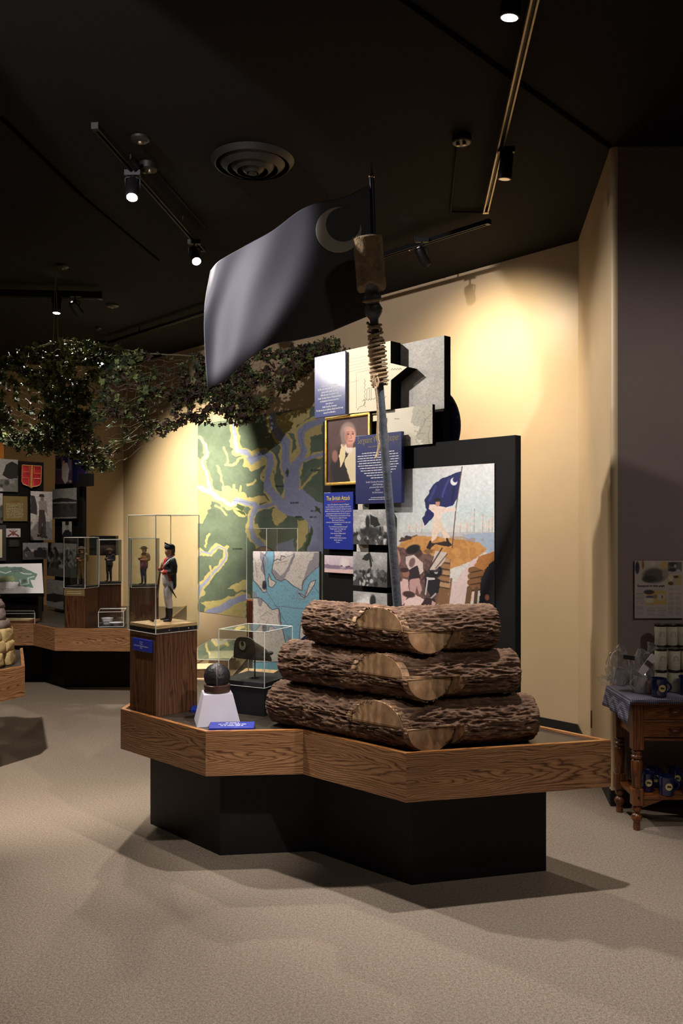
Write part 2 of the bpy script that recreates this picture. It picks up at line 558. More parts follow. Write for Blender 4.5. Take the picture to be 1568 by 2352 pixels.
def carpet_mat():
    m, nt, bs = nodes_of('heather_carpet')
    v = coords(nt)
    n1 = noise_tex(nt, v, 260.0, 2, 0.7)
    n2 = noise_tex(nt, v, 95.0, 3, 0.7)
    n3 = noise_tex(nt, v, 2.2, 3, 0.5)
    n4 = noise_tex(nt, coords(nt, (1.0, 1.7, 1)), 140.0, 2, 0.7)
    c1 = ramp(nt, n1, [(0.34, S(70, 62, 58)), (0.45, S(136, 125, 114)), (0.55, S(164, 152, 139)), (0.66, S(218, 207, 195))])
    c2 = ramp(nt, n2, [(0.36, S(92, 80, 76)), (0.5, S(158, 146, 133)), (0.63, S(202, 188, 166))])
    c4 = ramp(nt, n4, [(0.38, S(134, 134, 104)), (0.5, S(160, 146, 130)), (0.62, S(190, 146, 134))])
    mx = add(nt, 'ShaderNodeMix', data_type='RGBA'); mx.inputs[0].default_value = 0.45
    nt.links.new(c1, mx.inputs[6]); nt.links.new(c2, mx.inputs[7])
    mz = add(nt, 'ShaderNodeMix', data_type='RGBA'); mz.inputs[0].default_value = 0.42
    nt.links.new(mx.outputs[2], mz.inputs[6]); nt.links.new(c4, mz.inputs[7])
    my = add(nt, 'ShaderNodeMix', data_type='RGBA', blend_type='MULTIPLY'); my.inputs[0].default_value = 0.18
    nt.links.new(mz.outputs[2], my.inputs[6])
    nt.links.new(ramp(nt, n3, [(0.3, (0.72, 0.7, 0.7, 1)), (0.7, (1, 1, 1, 1))]), my.inputs[7])
    nt.links.new(my.outputs[2], bs.inputs['Base Color'])
    bs.inputs['Roughness'].default_value = 0.95
    bs.inputs['Specular IOR Level'].default_value = 0.1
    bump(nt, bs, n2, 0.8, 0.012)
    return m
M_CARPET = carpet_mat()
M_TAN = mat('tan_wall_paint', S(214, 188, 150), 0.42, var=0.03, vscale=3, bmp=0.05, bscale=260, spec=0.5)
M_TAUPE = mat('taupe_wall_paint', S(142, 126, 123), 0.75, var=0.03, vscale=3, bmp=0.08, bscale=300)
M_CEIL = mat('dark_ceiling_paint', S(24, 22, 21), 0.9, var=0.06, vscale=4, bmp=0.06, bscale=200, spec=0.2)
M_SEAM = mat('ceiling_joint_black', S(3, 3, 3), 1.0, var=0.1, spec=0.02)
M_RUBBER = mat('black_rubber_base', S(26, 25, 25), 0.55, var=0.1)

# ------------------------------------------------------------------ the room
CEIL = 3.633
AW = math.radians(46.5)
uW = Vector((-math.cos(AW), math.sin(AW), 0))          # along the map wall, away to the left
nW = Vector((-math.sin(AW), -math.cos(AW), 0))         # its face, towards the camera
PC = Vector((1.735, 6.07, 0))                          # corner of map wall and return wall
PE = Vector((1.488, 4.56, 0))                          # outer corner of the return wall
r_ = Vector(((283 - CX) / F_PX, 1, 0))
t_ = (PC.x - r_.x * PC.y) / (math.cos(AW) + r_.x * math.sin(AW))
PL = PC + uW * t_                                      # far left corner
PLL = Vector((-9.0, PL.y - 0.9, 0))

def wall(name, a, b, back, m, z0=0.0, z1=CEIL + 0.05):
    o = MB().slab([a + Vector((0, 0, z0)), b + Vector((0, 0, z0)), b + Vector((0, 0, z1)), a + Vector((0, 0, z1))], back).obj(name, m)
    return props(o, kind='structure')

fl = MB().box((-1.0, 4.5, -0.06), (18.0, 17.0, 0.12)).obj('floor', M_CARPET); props(fl, kind='structure')
ce = MB().box((-1.0, 4.5, CEIL + 0.06), (18.0, 17.0, 0.12)).obj('ceiling', M_CEIL); props(ce, kind='structure')
wall('wall_back', PC - nW * 0.0, PL, -nW * 0.15, M_TAN)
wall('wall_left', PL, PLL, Vector((0, 0.15, 0)), M_TAN)
# the rest of the gallery around the viewer
wall('wall_far_left', PLL, Vector((-9.0, -3.9, 0)), Vector((-0.15, 0, 0)), M_TAN)
wall('wall_front', Vector((-9.0, -3.9, 0)), Vector((7.5, -3.9, 0)), Vector((0, -0.15, 0)), M_TAN)
wall('wall_far_right', Vector((7.5, -3.9, 0)), Vector((7.5, 4.52, 0)), Vector((0.15, 0, 0)), M_TAUPE)
side_n = (PE - PC).cross(Vector((0, 0, 1))).normalized()
if side_n.x < 0: side_n = -side_n
# return wall with a rounded outer corner, then the taupe wall
arc = []
cc = PE + Vector((0.03, 0.03, 0))
for k in range(7):
    a = math.radians(180 + 9.3 - 4 + (90 - 5) * k / 6)
    arc.append((cc.x + 0.03 * math.cos(a), cc.y + 0.03 * math.sin(a)))
sd = [(PC.x, PC.y)] + arc + [(PE.x + 0.2, PE.y), (PE.x + 0.2, PE.y + 0.6), (PC.x + 0.3, PC.y)]
wr = MB().prism(sd, 0, CEIL + 0.05).obj('wall_return', M_TAN, smooth=True, angle=0.4); props(wr, kind='structure')
wall('wall_right', PE + Vector((0.034, 0, 0)), Vector((7.5, 4.52, 0)), Vector((0, 0.12, 0)), M_TAUPE)

def baseboard(name, a, b, n, h=0.085):
    o = MB().slab([a, b, b + Vector((0, 0, h)), a + Vector((0, 0, h))], n * 0.008).obj(name, M_RUBBER)
    return props(o, kind='structure')
baseboard('baseboard_back', PC, PL, nW)
baseboard('baseboard_left', PL, PLL, Vector((0, -1, 0)))
sidev = (PE - PC).normalized()
baseboard('baseboard_return', PC, PE + sidev * -0.02, -side_n)
baseboard('baseboard_right', PE + Vector((-0.008, 0, 0)), Vector((7.5, 4.52, 0)), Vector((0, -1, 0)))

# dark joints in the ceiling
def ceil_pt(px, py, z=CEIL):
    return at(px, py, (z - HZ) * F_PX / (HY - py))
for i, pl_ in enumerate([[(930, 0), (1400, 336)], [(2, 268), (189, 449)], [(189, 449), (365, 597)]]):
    w = 0.012 if i < 2 else 0.006
    p, q = [ceil_pt(*v) for v in pl_]
    dv = (q - p).normalized()
    if i == 0: p = p - dv * 1.2
    sdv = Vector((-dv.y, dv.x, 0)) * w
    o = MB().slab([p - sdv, p + sdv, q + sdv, q - sdv], (0, 0, -0.006)).obj('trim_%d' % (i + 1), M_SEAM)
    props(o, kind='structure')

# ------------------------------------------------------------------ the low platform island
ZT, ZB = 0.65, 0.455
T = [Vector(p) for p in ((-1.079, 4.043, 0), (-0.591, 3.60, 0), (-0.168, 3.63, 0), (0.254, 3.257, 0), (1.125, 3.455, 0))]
uA = Vector((-0.73, 0.683, 0)); uF = Vector((0.977, 0.214, 0))
R1 = T[4] + uW * 1.72
R2 = Vector((0.22, 6.35, 0)); R3 = Vector((-0.86, 6.5, 0))
OUT = T + [R1, R2, R3]
BASE = [Vector(p) for p in ((-0.99, 4.287, 0), (-0.569, 3.875, 0), (-0.132, 3.927, 0), (0.301, 3.557, 0), (0.916, 3.704, 0))]
BASE += [R1 + Vector((-0.22, 0.0, 0)), R2 + Vector((-0.2, -0.2, 0)), R3 + Vector((0.15, -0.25, 0))]

plat = thing('display_platform', 'low angular oak-edged platform that carries the stacked logs', 'platform', (0.1, 4.3, 0))
MB().prism([(p.x, p.y) for p in BASE], 0.0, ZB + 0.02).obj('plinth', M_BLACK, plat)
M_TOP = mat('olive_laminate_top', S(58, 52, 44), 0.35, var=0.1)
def inset(poly, d):
    n = len(poly); out = []
    for i in range(n):
        a, b, c = poly[i - 1], poly[i], poly[(i + 1) % n]
        e1 = (b - a).normalized(); e2 = (c - b).normalized()
        n1 = Vector((-e1.y, e1.x, 0)); n2 = Vector((-e2.y, e2.x, 0))
        k = n1 + n2
        out.append(b + k * (d / max(0.35, k.dot(n1))))
    return out
INN = inset(OUT, 0.02)
MB().prism([(p.x, p.y) for p in INN], ZB, ZT - 0.012).obj('platform_top', M_TOP, plat)

def fascia(parent, a, b, a2, b2, m, z0=ZB, z1=ZT, strip=M_EDGEWOOD):
    """one oak board from a to b (outer corners) with mitred ends a2, b2 (inner corners), edge strip on top"""
    L = (b - a).length
    ang = math.atan2((b - a).y, (b - a).x)
    mw = frame((a + b) / 2 + Vector((0, 0, (z0 + z1) / 2)), ang)
    inv = mw.inverted()
    loc = [inv @ (p + Vector((0, 0, (z0 + z1) / 2))) for p in (a, b, b2, a2)]
    h = (z1 - z0) / 2
    bd = MB().prism([(p.x, p.y) for p in loc], -h, h - 0.004).obj('fascia_board', m, parent, mw)
    MB().prism([(p.x, p.y) for p in loc], h - 0.004, h).obj('edge_strip', strip, bd, mw)
n_ = len(OUT)
for i in range(n_):
    if i == 5: continue
    fm = M_OAK if i in (1, 3) else M_OAK2
    fascia(plat, OUT[i], OUT[(i + 1) % n_], INN[i], INN[(i + 1) % n_], fm)

# ------------------------------------------------------------------ bark logs, three courses crossing at the corner
def bark_mat():
    m, nt, bs = nodes_of('log_bark')
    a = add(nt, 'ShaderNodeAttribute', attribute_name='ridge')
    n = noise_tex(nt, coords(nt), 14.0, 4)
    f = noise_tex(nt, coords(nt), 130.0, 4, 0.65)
    c = ramp(nt, a.outputs['Fac'], [(0.08, S(84, 61, 46)), (0.40, S(98, 72, 55)), (0.70, S(116, 88, 68)), (0.97, S(146, 116, 92))])  # bark's own tone, with some crack shade put into the colour by ridge height
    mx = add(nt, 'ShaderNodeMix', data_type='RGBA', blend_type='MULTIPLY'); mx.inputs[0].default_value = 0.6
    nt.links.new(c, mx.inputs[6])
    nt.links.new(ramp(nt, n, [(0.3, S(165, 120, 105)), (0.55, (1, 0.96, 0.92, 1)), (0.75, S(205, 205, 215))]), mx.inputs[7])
    nt.links.new(mx.outputs[2], bs.inputs['Base Color'])
    bs.inputs['Roughness'].default_value = 0.8
    bump(nt, bs, f, 0.5, 0.006)
    return m
M_BARK = bark_mat()
def cut_mat(name, c0, c1, c2):
    m, nt, bs = nodes_of(name)
    w = add(nt, 'ShaderNodeTexWave', wave_type='RINGS', rings_direction='Z')
    w.inputs['Scale'].default_value = 12.0; w.inputs['Distortion'].default_value = 3.0; w.inputs['Detail'].default_value = 3.0
    nt.links.new(coords(nt), w.inputs['Vector'])
    n = noise_tex(nt, coords(nt, (1, 1, 1)), 9.0, 4)
    s = noise_tex(nt, coords(nt, (160, 20, 40)), 1.0, 3)
    c = ramp(nt, n, [(0.3, c0), (0.5, c1), (0.72, c2)])
    mx = add(nt, 'ShaderNodeMix', data_type='RGBA', blend_type='MULTIPLY'); mx.inputs[0].default_value = 0.35
    nt.links.new(c, mx.inputs[6]); nt.links.new(w.outputs['Color'], mx.inputs[7])
    my = add(nt, 'ShaderNodeMix', data_type='RGBA', blend_type='MULTIPLY'); my.inputs[0].default_value = 0.4
    nt.links.new(mx.outputs[2], my.inputs[6])
    nt.links.new(ramp(nt, s, [(0.35, (0.5, 0.45, 0.4, 1)), (0.6, (1, 1, 1, 1))]), my.inputs[7])
    nt.links.new(my.outputs[2], bs.inputs['Base Color'])
    bs.inputs['Roughness'].default_value = 0.6
    bump(nt, bs, s, 0.25, 0.003)
    return m
M_CUTL = M_CUTD = cut_mat('sawn_wood', S(150, 110, 78), S(186, 146, 108), S(212, 178, 140))
K0 = Vector((0.267, 3.385, 0))
uL = Vector((-0.788, 0.616, 0))             # the left hand logs
nA = Vector((-uL.y, uL.x, 0)).normalized()
if nA.y > 0: nA = -nA                       # outward, front left
nF = Vector((uF.y, -uF.x, 0)).normalized()  # outward, front
CUT_L = (nF + (-uL) * 0.45).normalized()
def log_len(px, ax):
    k = (px - CX) / F_PX
    return (k * K0.y - K0.x) / (ax.x - k * ax.y)

def half_ring(upper, n):
    a0, a1 = (0, math.pi) if upper else (math.pi, 2 * math.pi)
    return [a0 + (a1 - a0) * k / n for k in range(n + 1)]

def log(name, label, zc, axis, L, r, cuts, face_upper, cut_m, seed, end_m):
    """axis: unit vector from the corner; cuts[upper] = (plane normal, offset) where that half starts"""
    side = Vector((-axis.y, axis.x, 0)); up = Vector((0, 0, 1))
    K = K0 + Vector((0, 0, zc))
    t = thing(name, label, 'log', K0 + axis * (L / 2) + Vector((0, 0, zc - r)), 0, 'bark logs stacked at the corner of the platform')
    bm = bmesh.new()
    ridge = bm.verts.layers.float.new('ridge')
    NT, NL = 96, 150
    for upper in (True, False):
        cn, co = cuts[upper]
        angs = half_ring(upper, NT)
        prev = None
        first = []; last = []
        rows = []
        for th in angs:
            ct, st = math.cos(th), math.sin(th)
            row = []
            base = side * (ct * r) + up * (st * r)
            # start parameter on the cut plane
            s0 = (co - base.dot(cn)) / axis.dot(cn)
            for j in range(NL + 1):
                s = s0 + (L - s0) * j / NL
                q = Vector((ct * 3.0 + seed, st * 3.0, s * 4.2))
                q2 = Vector((ct * r * 72 + seed, st * r * 72 + 3, s * 13))
                h1 = mnoise.noise(q) * 0.010
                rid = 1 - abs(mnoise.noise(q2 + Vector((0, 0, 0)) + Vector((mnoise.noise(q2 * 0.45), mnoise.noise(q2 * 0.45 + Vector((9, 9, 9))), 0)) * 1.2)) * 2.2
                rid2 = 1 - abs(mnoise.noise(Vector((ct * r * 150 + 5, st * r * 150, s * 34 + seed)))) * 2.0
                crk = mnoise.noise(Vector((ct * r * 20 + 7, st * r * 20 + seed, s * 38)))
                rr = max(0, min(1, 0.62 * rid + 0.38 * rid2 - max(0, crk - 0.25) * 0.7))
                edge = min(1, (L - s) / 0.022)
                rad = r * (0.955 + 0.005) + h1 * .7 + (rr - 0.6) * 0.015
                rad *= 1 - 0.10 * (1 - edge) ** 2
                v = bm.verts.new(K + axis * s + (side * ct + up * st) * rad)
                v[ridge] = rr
                row.append(v)
            rows.append(row)
        for a, b in zip(rows[:-1], rows[1:]):
            for j in range(NL):
                f = bm.faces.new((a[j], a[j + 1], b[j + 1], b[j])); f.smooth = True
        endcap = [row[-1] for row in rows]
        f = bm.faces.new(endcap)
    bmesh.ops.recalc_face_normals(bm, faces=bm.faces)
    me = bpy.data.meshes.new('bark'); bm.to_mesh(me); bm.free()
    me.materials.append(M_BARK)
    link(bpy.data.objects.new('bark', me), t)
    # cut faces: half discs (joint) and the flat shelf of the half lap
    for upper in (True, False):
        cn, co = cuts[upper]
        mb = MB(); pts = []
        for th in half_ring(upper, 28):
            base = side * (math.cos(th) * r * 0.945) + up * (math.sin(th) * r * 0.945)
            s0 = (co - base.dot(cn)) / axis.dot(cn)
            pts.append(base + axis * s0)
        org = K
        mb.slab(pts, axis * 0.03)
        cf = mb.obj('cut_face', cut_m if upper == face_upper else end_m, t, Matrix.Translation(org))
    # flat of the lap joint
    cu, cl = cuts[True], cuts[False]
    s_lo = min((c[1]) / axis.dot(c[0]) for c in (cu, cl)); s_hi = max((c[1]) / axis.dot(c[0]) for c in (cu, cl))
    def edge_s(c, sg): return (c[1] - (side * (sg * r * 0.94)).dot(c[0])) / axis.dot(c[0])
    pts = [side * (sg * r * 0.94) + axis * edge_s(c, sg) for c, sg in ((cl, -1), (cl, 1), (cu, 1), (cu, -1))]
    zz = -0.001 if not face_upper else 0.001
    MB().slab([p + up * zz for p in pts], (0, 0, 0.006 if face_upper else -0.006)).obj('lap_face', end_m, t, Matrix.Translation(K))
    return t

rows = [(0.737, 0.101, 640, 0.546, 'bottom', 0.0), (0.935, 0.094, 664, 0.468, 'middle', 4.1), (1.122, 0.094, 718, 0.377, 'top', 8.7)]
for zc, r, La, Lf, w_, sd_ in rows:
    # left log: its lower half runs through to the front, the upper half stops behind the other log
    log('bark_log', w_ + ' bark log whose pale lower half end faces forward, set along the map panel side', zc, uL, log_len(La, uL), r,
        {True: (nF, -r * 0.98), False: (CUT_L, r * 1.05)}, False, M_CUTL if w_ != 'bottom' else M_CUTD, sd_, M_CUTD)
    # right log: its upper half laps over the left one
    log('bark_log', w_ + ' bark log of the corner stack lapping over its neighbour, along the front platform edge', zc + 0.002, uF, Lf, r,
        {True: (nA, r * 0.98), False: (nA, -r * 1.02)}, True, M_CUTD, sd_ + 20, M_CUTD)

# ------------------------------------------------------------------ sponge rammer, lashing, flag
RA, RB = at(932, 1627, 4.05), at(843, 540, 3.60)
axis = (RB - RA).normalized()
def ram(py):
    """point of the rammer axis at image row py"""
    lo, hi = 0.0, 1.0
    for _ in range(40):
        m_ = (lo + hi) / 2
        p = RA.lerp(RB, m_)
        if HY - F_PX * (p.z - HZ) / p.y > py: lo = m_
        else: hi = m_
    return RA.lerp(RB, lo)
def taxis(o, d):
    return Matrix.Translation(o) @ d.to_track_quat('Z', 'Y').to_matrix().to_4x4()
M_STAFF = mat('blue_grey_painted_wood', S(92, 98, 108), 0.4, var=0.28, vscale=30, bmp=0.2, bscale=60)
M_ROPE = mat('manila_rope', S(196, 168, 132), 0.85, var=0.2, vscale=120, bmp=0.6, bscale=300)
def fleece_mat():
    m, nt, bs = nodes_of('brown_fleece')
    n = noise_tex(nt, coords(nt), 90.0, 5, 0.75); n2 = noise_tex(nt, coords(nt), 20.0, 3)
    mx = add(nt, 'ShaderNodeMath', operation='ADD'); nt.links.new(n, mx.inputs[0]); nt.links.new(n2, mx.inputs[1])
    hf = add(nt, 'ShaderNodeMath', operation='MULTIPLY'); hf.inputs[1].default_value = 0.5; nt.links.new(mx.outputs[0], hf.inputs[0])
    nt.links.new(ramp(nt, hf.outputs[0], [(0.35, S(150, 124, 86)), (0.5, S(196, 168, 124)), (0.65, S(222, 196, 152))]), bs.inputs['Base Color'])
    bs.inputs['Roughness'].default_value = 0.95
    bs.inputs['Sheen Weight'].default_value = 0.3
    bump(nt, bs, n, 1.0, 0.01)
    return m
rm = thing('sponge_rammer', 'cannon sponge rammer with brown fleece head and blue grey staff behind the logs', 'rammer', RA)
pb, pt = ram(1627), ram(745)
Ls = (pt - pb).length
mb = MB()
prof = [(0.0225 - 0.0045 * k / 20, Ls * k / 20) for k in range(21)]
mb.lathe(prof, 20).obj('staff', M_STAFF, rm, taxis(pb, axis), smooth=True, angle=0.8)
# turned neck under the head
p0, p1 = ram(745), ram(650)
Ln = (p1 - p0).length
pr = [(0.018, 0), (0.020, .12), (0.034, .22), (0.040, .30), (0.041, .37), (0.034, .45), (0.030, .50), (0.037, .55), (0.040, .60), (0.040, .68), (0.030, .74), (0.031, .84), (0.040, .90), (0.048, .96), (0.049, 1.02)]
MB().lathe([(r, z * Ln) for r, z in pr], 28).obj('turned_neck', M_STAFF, rm, taxis(p0, axis), smooth=True, angle=0.9)
h0, h1 = ram(655), ram(538)
Lh = (h1 - h0).length
bm_ = bmesh.new()
rings = []
HS, HN = 72, 60
prof = [(0.050, -0.012), (0.060, -0.006)]
for k in range(HN + 1):
    f = k / HN
    rad = 0.0635 * (1 - 0.02 * f) * (min(1, (1 - f) / 0.06 + 0.001) ** 0.35 if f > 0.94 else 1)
    prof.append((max(rad, 0.018), Lh * f))
for r, z in prof:
    ring = []
    for k in range(HS):
        a = 2 * math.pi * k / HS
        q = Vector((math.cos(a) * 3.2, math.sin(a) * 3.2, z * 50))
        d_ = mnoise.noise(q * 2.2) * 0.0022 + mnoise.noise(q * 6) * 0.0018 + mnoise.noise(q * 0.6) * 0.002
        slump = -0.014 * max(0, 1 - z / 0.05) * math.sin(a * 2 + 1) if z < 0.05 else 0
        ring.append(bm_.verts.new(((r + d_) * math.cos(a), (r + d_) * math.sin(a), z + slump)))
    rings.append(ring)
for i in range(len(rings) - 1):
    for k in range(HS):
        bm_.faces.new((rings[i][k], rings[i][(k + 1) % HS], rings[i + 1][(k + 1) % HS], rings[i + 1][k])).smooth = True
bm_.faces.new(rings[0][::-1]); bm_.faces.new(rings[-1])
bmesh.ops.recalc_face_normals(bm_, faces=bm_.faces)
me = bpy.data.meshes.new('fleece_head'); bm_.to_mesh(me); bm_.free()
me.materials.append(fleece_mat())
fh = link(bpy.data.objects.new('fleece_head', me), rm, taxis(h0, axis))
mb = MB()
for k in range(7000):
    a = rng.uniform(0, 6.2832); z = rng.uniform(-.008, Lh * .985); r = .0625
    o_ = Vector((math.cos(a), math.sin(a), 0)); tn = Vector((-math.sin(a), math.cos(a), 0))
    b0 = o_ * r + Vector((0, 0, z)); ln = rng.uniform(.003, .0075)
    tip = b0 + (o_ * rng.uniform(.5, 1) + tn * rng.uniform(-.7, .7) + Vector((0, 0, rng.uniform(-.9, .4)))) * ln
    mb.face([b0 - tn * .0009, b0 + tn * .0009, tip])
fz_ = mb.obj('fleece_fibres', bpy.data.materials['brown_fleece'], fh, taxis(h0, axis)); fz_['kind'] = 'stuff'

# flag: a billowing sheet between its four edges
def spl(pts, n):
    """smooth curve through points"""
    pts = [np.array(p, float) for p in pts]
    P = [2 * pts[0] - pts[1]] + pts + [2 * pts[-1] - pts[-2]]
    out = []
    m = len(pts) - 1
    for k in range(n):
        t = k / (n - 1) * m
        i = min(int(t), m - 1); f = t - i
        a, b, c, d = P[i], P[i + 1], P[i + 2], P[i + 3]
        out.append(0.5 * (2 * b + (c - a) * f + (2 * a - 5 * b + 4 * c - d) * f * f + (3 * b - a - 3 * c + d) * f ** 3))
    return np.array(out)
NU, NV = 150, 110
top = spl([(860, 416), (800, 449), (745, 462), (690, 482), (625, 530), (560, 566), (505, 598), (483, 622)], NU)
bot = spl([(846, 726), (800, 745), (745, 767), (680, 782), (622, 793), (565, 830), (520, 872), (476, 893)], NU)
hoist = spl([(860, 416), (862, 520), (856, 630), (846, 726)], NV)
fly = spl([(483, 622), (471, 690), (468, 745), (471, 820), (476, 893)], NV)
u = np.linspace(0, 1, NU)[:, None, None]; v = np.linspace(0, 1, NV)[None, :, None]
PXY = (1 - v) * top[:, None] + v * bot[:, None] + (1 - u) * hoist[None] + u * fly[None] \
    - ((1 - u) * (1 - v) * top[0] + u * (1 - v) * top[-1] + (1 - u) * v * bot[0] + u * v * bot[-1])
uu, vv = u[..., 0], v[..., 0]
ph = uu * 1.0 + vv * 0.10
DEP = 3.735 + 0.02 * vv + 0.040 * np.sin(ph * 7.0 + 0.6) * uu ** 0.7 + 0.008 * np.sin((uu * 1.0 - vv * 0.30) * 19 + 1.0) * np.clip((uu - 0.35) * 2.2, 0, 1) - 0.12 * uu
FX, FY, FD = PXY[..., 0], PXY[..., 1], DEP
def flag_mat():
    m, nt, bs = nodes_of('navy_satin')
    n = noise_tex(nt, coords(nt), 500.0, 2); n2 = noise_tex(nt, coords(nt), 6.0, 3)
    nt.links.new(ramp(nt, n2, [(0.3, S(27, 27, 46)), (0.7, S(31, 31, 52))]), bs.inputs['Base Color'])
    bs.inputs['Roughness'].default_value = 0.68
    bs.inputs['IOR'].default_value = 2.1
    bs.inputs['Specular IOR Level'].default_value = 0.6
    bs.inputs['Sheen Weight'].default_value = 0.6
    bs.inputs['Sheen Roughness'].default_value = 0.35
    bs.inputs['Sheen Tint'].default_value = (0.95, 0.92, 1.0, 1)
    bump(nt, bs, n, 0.15, 0.002)
    return m
fg = thing('flag', 'navy satin flag with a white crescent lashed to the rammer', 'flag', at(866, 800, 3.72))
P = [[at(FX[i, j], FY[i, j], FD[i, j]) for j in range(NV)] for i in range(NU)]
mb = MB(); mb.grid(P)
# give the cloth a thickness
fo = mb.obj('cloth', flag_mat(), fg, smooth=True)
sm = fo.modifiers.new('thickness', 'SOLIDIFY'); sm.thickness = 0.0012
# crescent sewn on the cloth
ocx, ocy, orr = 777.0, 528.5, 52.5
icx, icy, irr = 788.0, 515.0, 40.0
cr = []
NA = 60
for k in range(NA + 1):
    a = math.radians(-81 - 299.6 * k / NA)
    cr.append((ocx + orr * math.cos(a), ocy + orr * math.sin(a)))
inner = []
p_s, p_e = cr[0], cr[-1]
a_s = math.atan2(p_s[1] - icy, p_s[0] - icx); a_e = math.atan2(p_e[1] - icy, p_e[0] - icx)
while a_e > a_s: a_e -= 2 * math.pi
rs_, re_ = math.hypot(p_s[0] - icx, p_s[1] - icy), math.hypot(p_e[0] - icx, p_e[1] - icy)
for k in range(NA + 1):
    f = k / NA
    a = a_s + (a_e - a_s) * f
    w_ = min(1, f * 5, (1 - f) * 5)
    edge_r = (rs_ * (1 - f) + re_ * f)
    r = edge_r * (1 - w_) + irr * w_
    inner.append((icx + r * math.cos(a), icy + r * math.sin(a)))
def on_flag(x, y):
    d2 = (FX - x) ** 2 + (FY - y) ** 2
    i, j = np.unravel_index(np.argmin(d2), d2.shape)
    return at(x, y, FD[i, j] - 0.004)
mb = MB()
NR = 6
G = [[on_flag(o[0] + (i_[0] - o[0]) * k / NR, o[1] + (i_[1] - o[1]) * k / NR) for k in range(NR + 1)] for o, i_ in zip(cr, inner)]
mb.grid(G)
co_ = mb.obj('crescent', mat('white_cloth', S(214, 210, 200), 0.7, var=0.04, sheen=0.2), fg, smooth=True)
sm = co_.modifiers.new('thickness', 'SOLIDIFY'); sm.thickness = 0.0015
# staff of the flag and its spear point
s0, s1 = at(869, 880, 3.76), at(853, 408, 3.735)
MB().tube([s0, s1], 0.011, 14).obj('flag_staff', mat('navy_staff_paint', S(34, 38, 66), 0.4), fg, smooth=True, angle=0.8)
M_BRASS = mat('pale_brass', S(214, 190, 140), 0.22, metal=1.0, var=0.05)
ax2 = (s1 - s0).normalized()
MB().lathe([(0.010, 0), (0.014, 0.004), (0.014, 0.010), (0.009, 0.014), (0.008, 0.02), (0.004, 0.05), (0.0008, 0.075)], 14).obj('finial', M_BRASS, fg, taxis(s1 - ax2 * 0.002, ax2), smooth=True, angle=0.9)

# rope lashing around both staffs
rp = thing('lashing_rope', 'tan rope wound round the rammer neck with a loose hanging tail', 'rope', ram(885))
q = taxis(ram(885), axis)
Lr = (ram(742) - ram(885)).length
def helix(z0, z1, turns, r0, r1, n, offc=0.0, jit=0.0):
    pts = []
    for k in range(n + 1):
        f = k / n
        a = 2 * math.pi * turns * f
        r = r0 + (r1 - r0) * f + jit * math.sin(a * 2.3 + f * 9)
        pts.append(q @ Vector((r * 1.05 * math.cos(a) + offc, r * 1.1 * math.sin(a), (z0 + (z1 - z0) * f) * Lr + 0.004 * math.cos(a + 0.6))))
    return pts
MB().tube(helix(0.0, 0.72, 13, 0.031, 0.030, 320, 0.0, 0.001), 0.0062, 7).obj('winding', M_ROPE, rp, smooth=True)
MB().tube(helix(0.70, 1.02, 2.6, 0.031, 0.027, 90, 0.0, 0.002), 0.0060, 7).obj('winding', M_ROPE, rp, smooth=True)
MB().tube(helix(0.74, 0.98, -1.6, 0.029, 0.027, 60, 0.0, 0.002), 0.0060, 7).obj('winding', M_ROPE, rp, smooth=True)
MB().tube(helix(0.06, 0.66, 9, 0.036, 0.036, 240, 0.002, 0.002), 0.0050, 7).obj('winding', M_ROPE, rp, smooth=True)
nk = ram(690)
qn = taxis(nk, axis)
MB().tube([qn @ Vector((0.040 * math.cos(a), 0.040 * math.sin(a), 0.004 * math.sin(a))) for a in [2 * math.pi * k / 40 for k in range(41)]], 0.006, 7).obj('neck_turn', M_ROPE, rp, smooth=True)
kn = [at(x, y, 3.655) for x, y in ((868, 860), (860, 862), (857, 875), (858, 890), (866, 888), (869, 876), (866, 866), (861, 872), (862, 884), (864, 892))]
MB().tube(kn, 0.0058, 7).obj('knot', M_ROPE, rp, smooth=True)
tail = [at(x, y, d) for x, y, d in ((862, 888, 3.65), (866, 920, 3.66), (868, 960, 3.67), (867, 1000, 3.68), (870, 1020, 3.685), (867, 1040, 3.69), (862, 1054, 3.69))]
MB().tube([Vector(p) for p in spl([tuple(p) for p in tail], 40)], 0.0055, 7).obj('tail', M_ROPE, rp, smooth=True)

# ------------------------------------------------------------------ exhibit boards standing along the back edge of the platform
PREF = at(1183, 1205, 3.711)                  # right front edge of the large black board
rW = -uW                                      # to the right along the boards
UP = Vector((0, 0, 1))
def on_board(px, py, o=0.0):
    """point of the board plane, o metres in front of the large board's face"""
    return hit(px, py, PREF + nW * o, nW)
def board_rect(xl, xr, yt, yb, o, ref='l'):
    """rectangle on the board plane from its left and right columns; rows measured at the left or right edge"""
    xr_ref = xl if ref == 'l' else xr
    zt = on_board(xr_ref, yt, o).z; zb = on_board(xr_ref, yb, o).z
    a = on_board(xl, HY, o); b = on_board(xr, HY, o)
    mk = lambda p, z: Vector((p.x, p.y, z))
    return mk(a, zt), mk(b, zt), mk(a, zb), mk(b, zb)

def board(name, label, cat, rect, o, th, body_m, paint=None, base=(128,) * 3, group=None, pm=None, res=None, body='backing'):
    TL, TR, BL, BR = rect
    t = thing(name, label, cat, (BL + BR) / 2 - nW * th, 0, group)
    ang = math.atan2(rW.y, rW.x)
    mid = (TL + BR) / 2 - nW * (th / 2)
    Wd, Ht = (TR - TL).length, TL.z - BL.z
    MB().box((0, 0, 0), (Wd, th, Ht)).obj(body, body_m, t, frame(mid, ang), bevel=min(0.0015, th * .3), seg=1)
    if paint is not None:
        sheet('print', TL, TR, BL, paint, t, base, res, pm, off=0.0006)
    return t

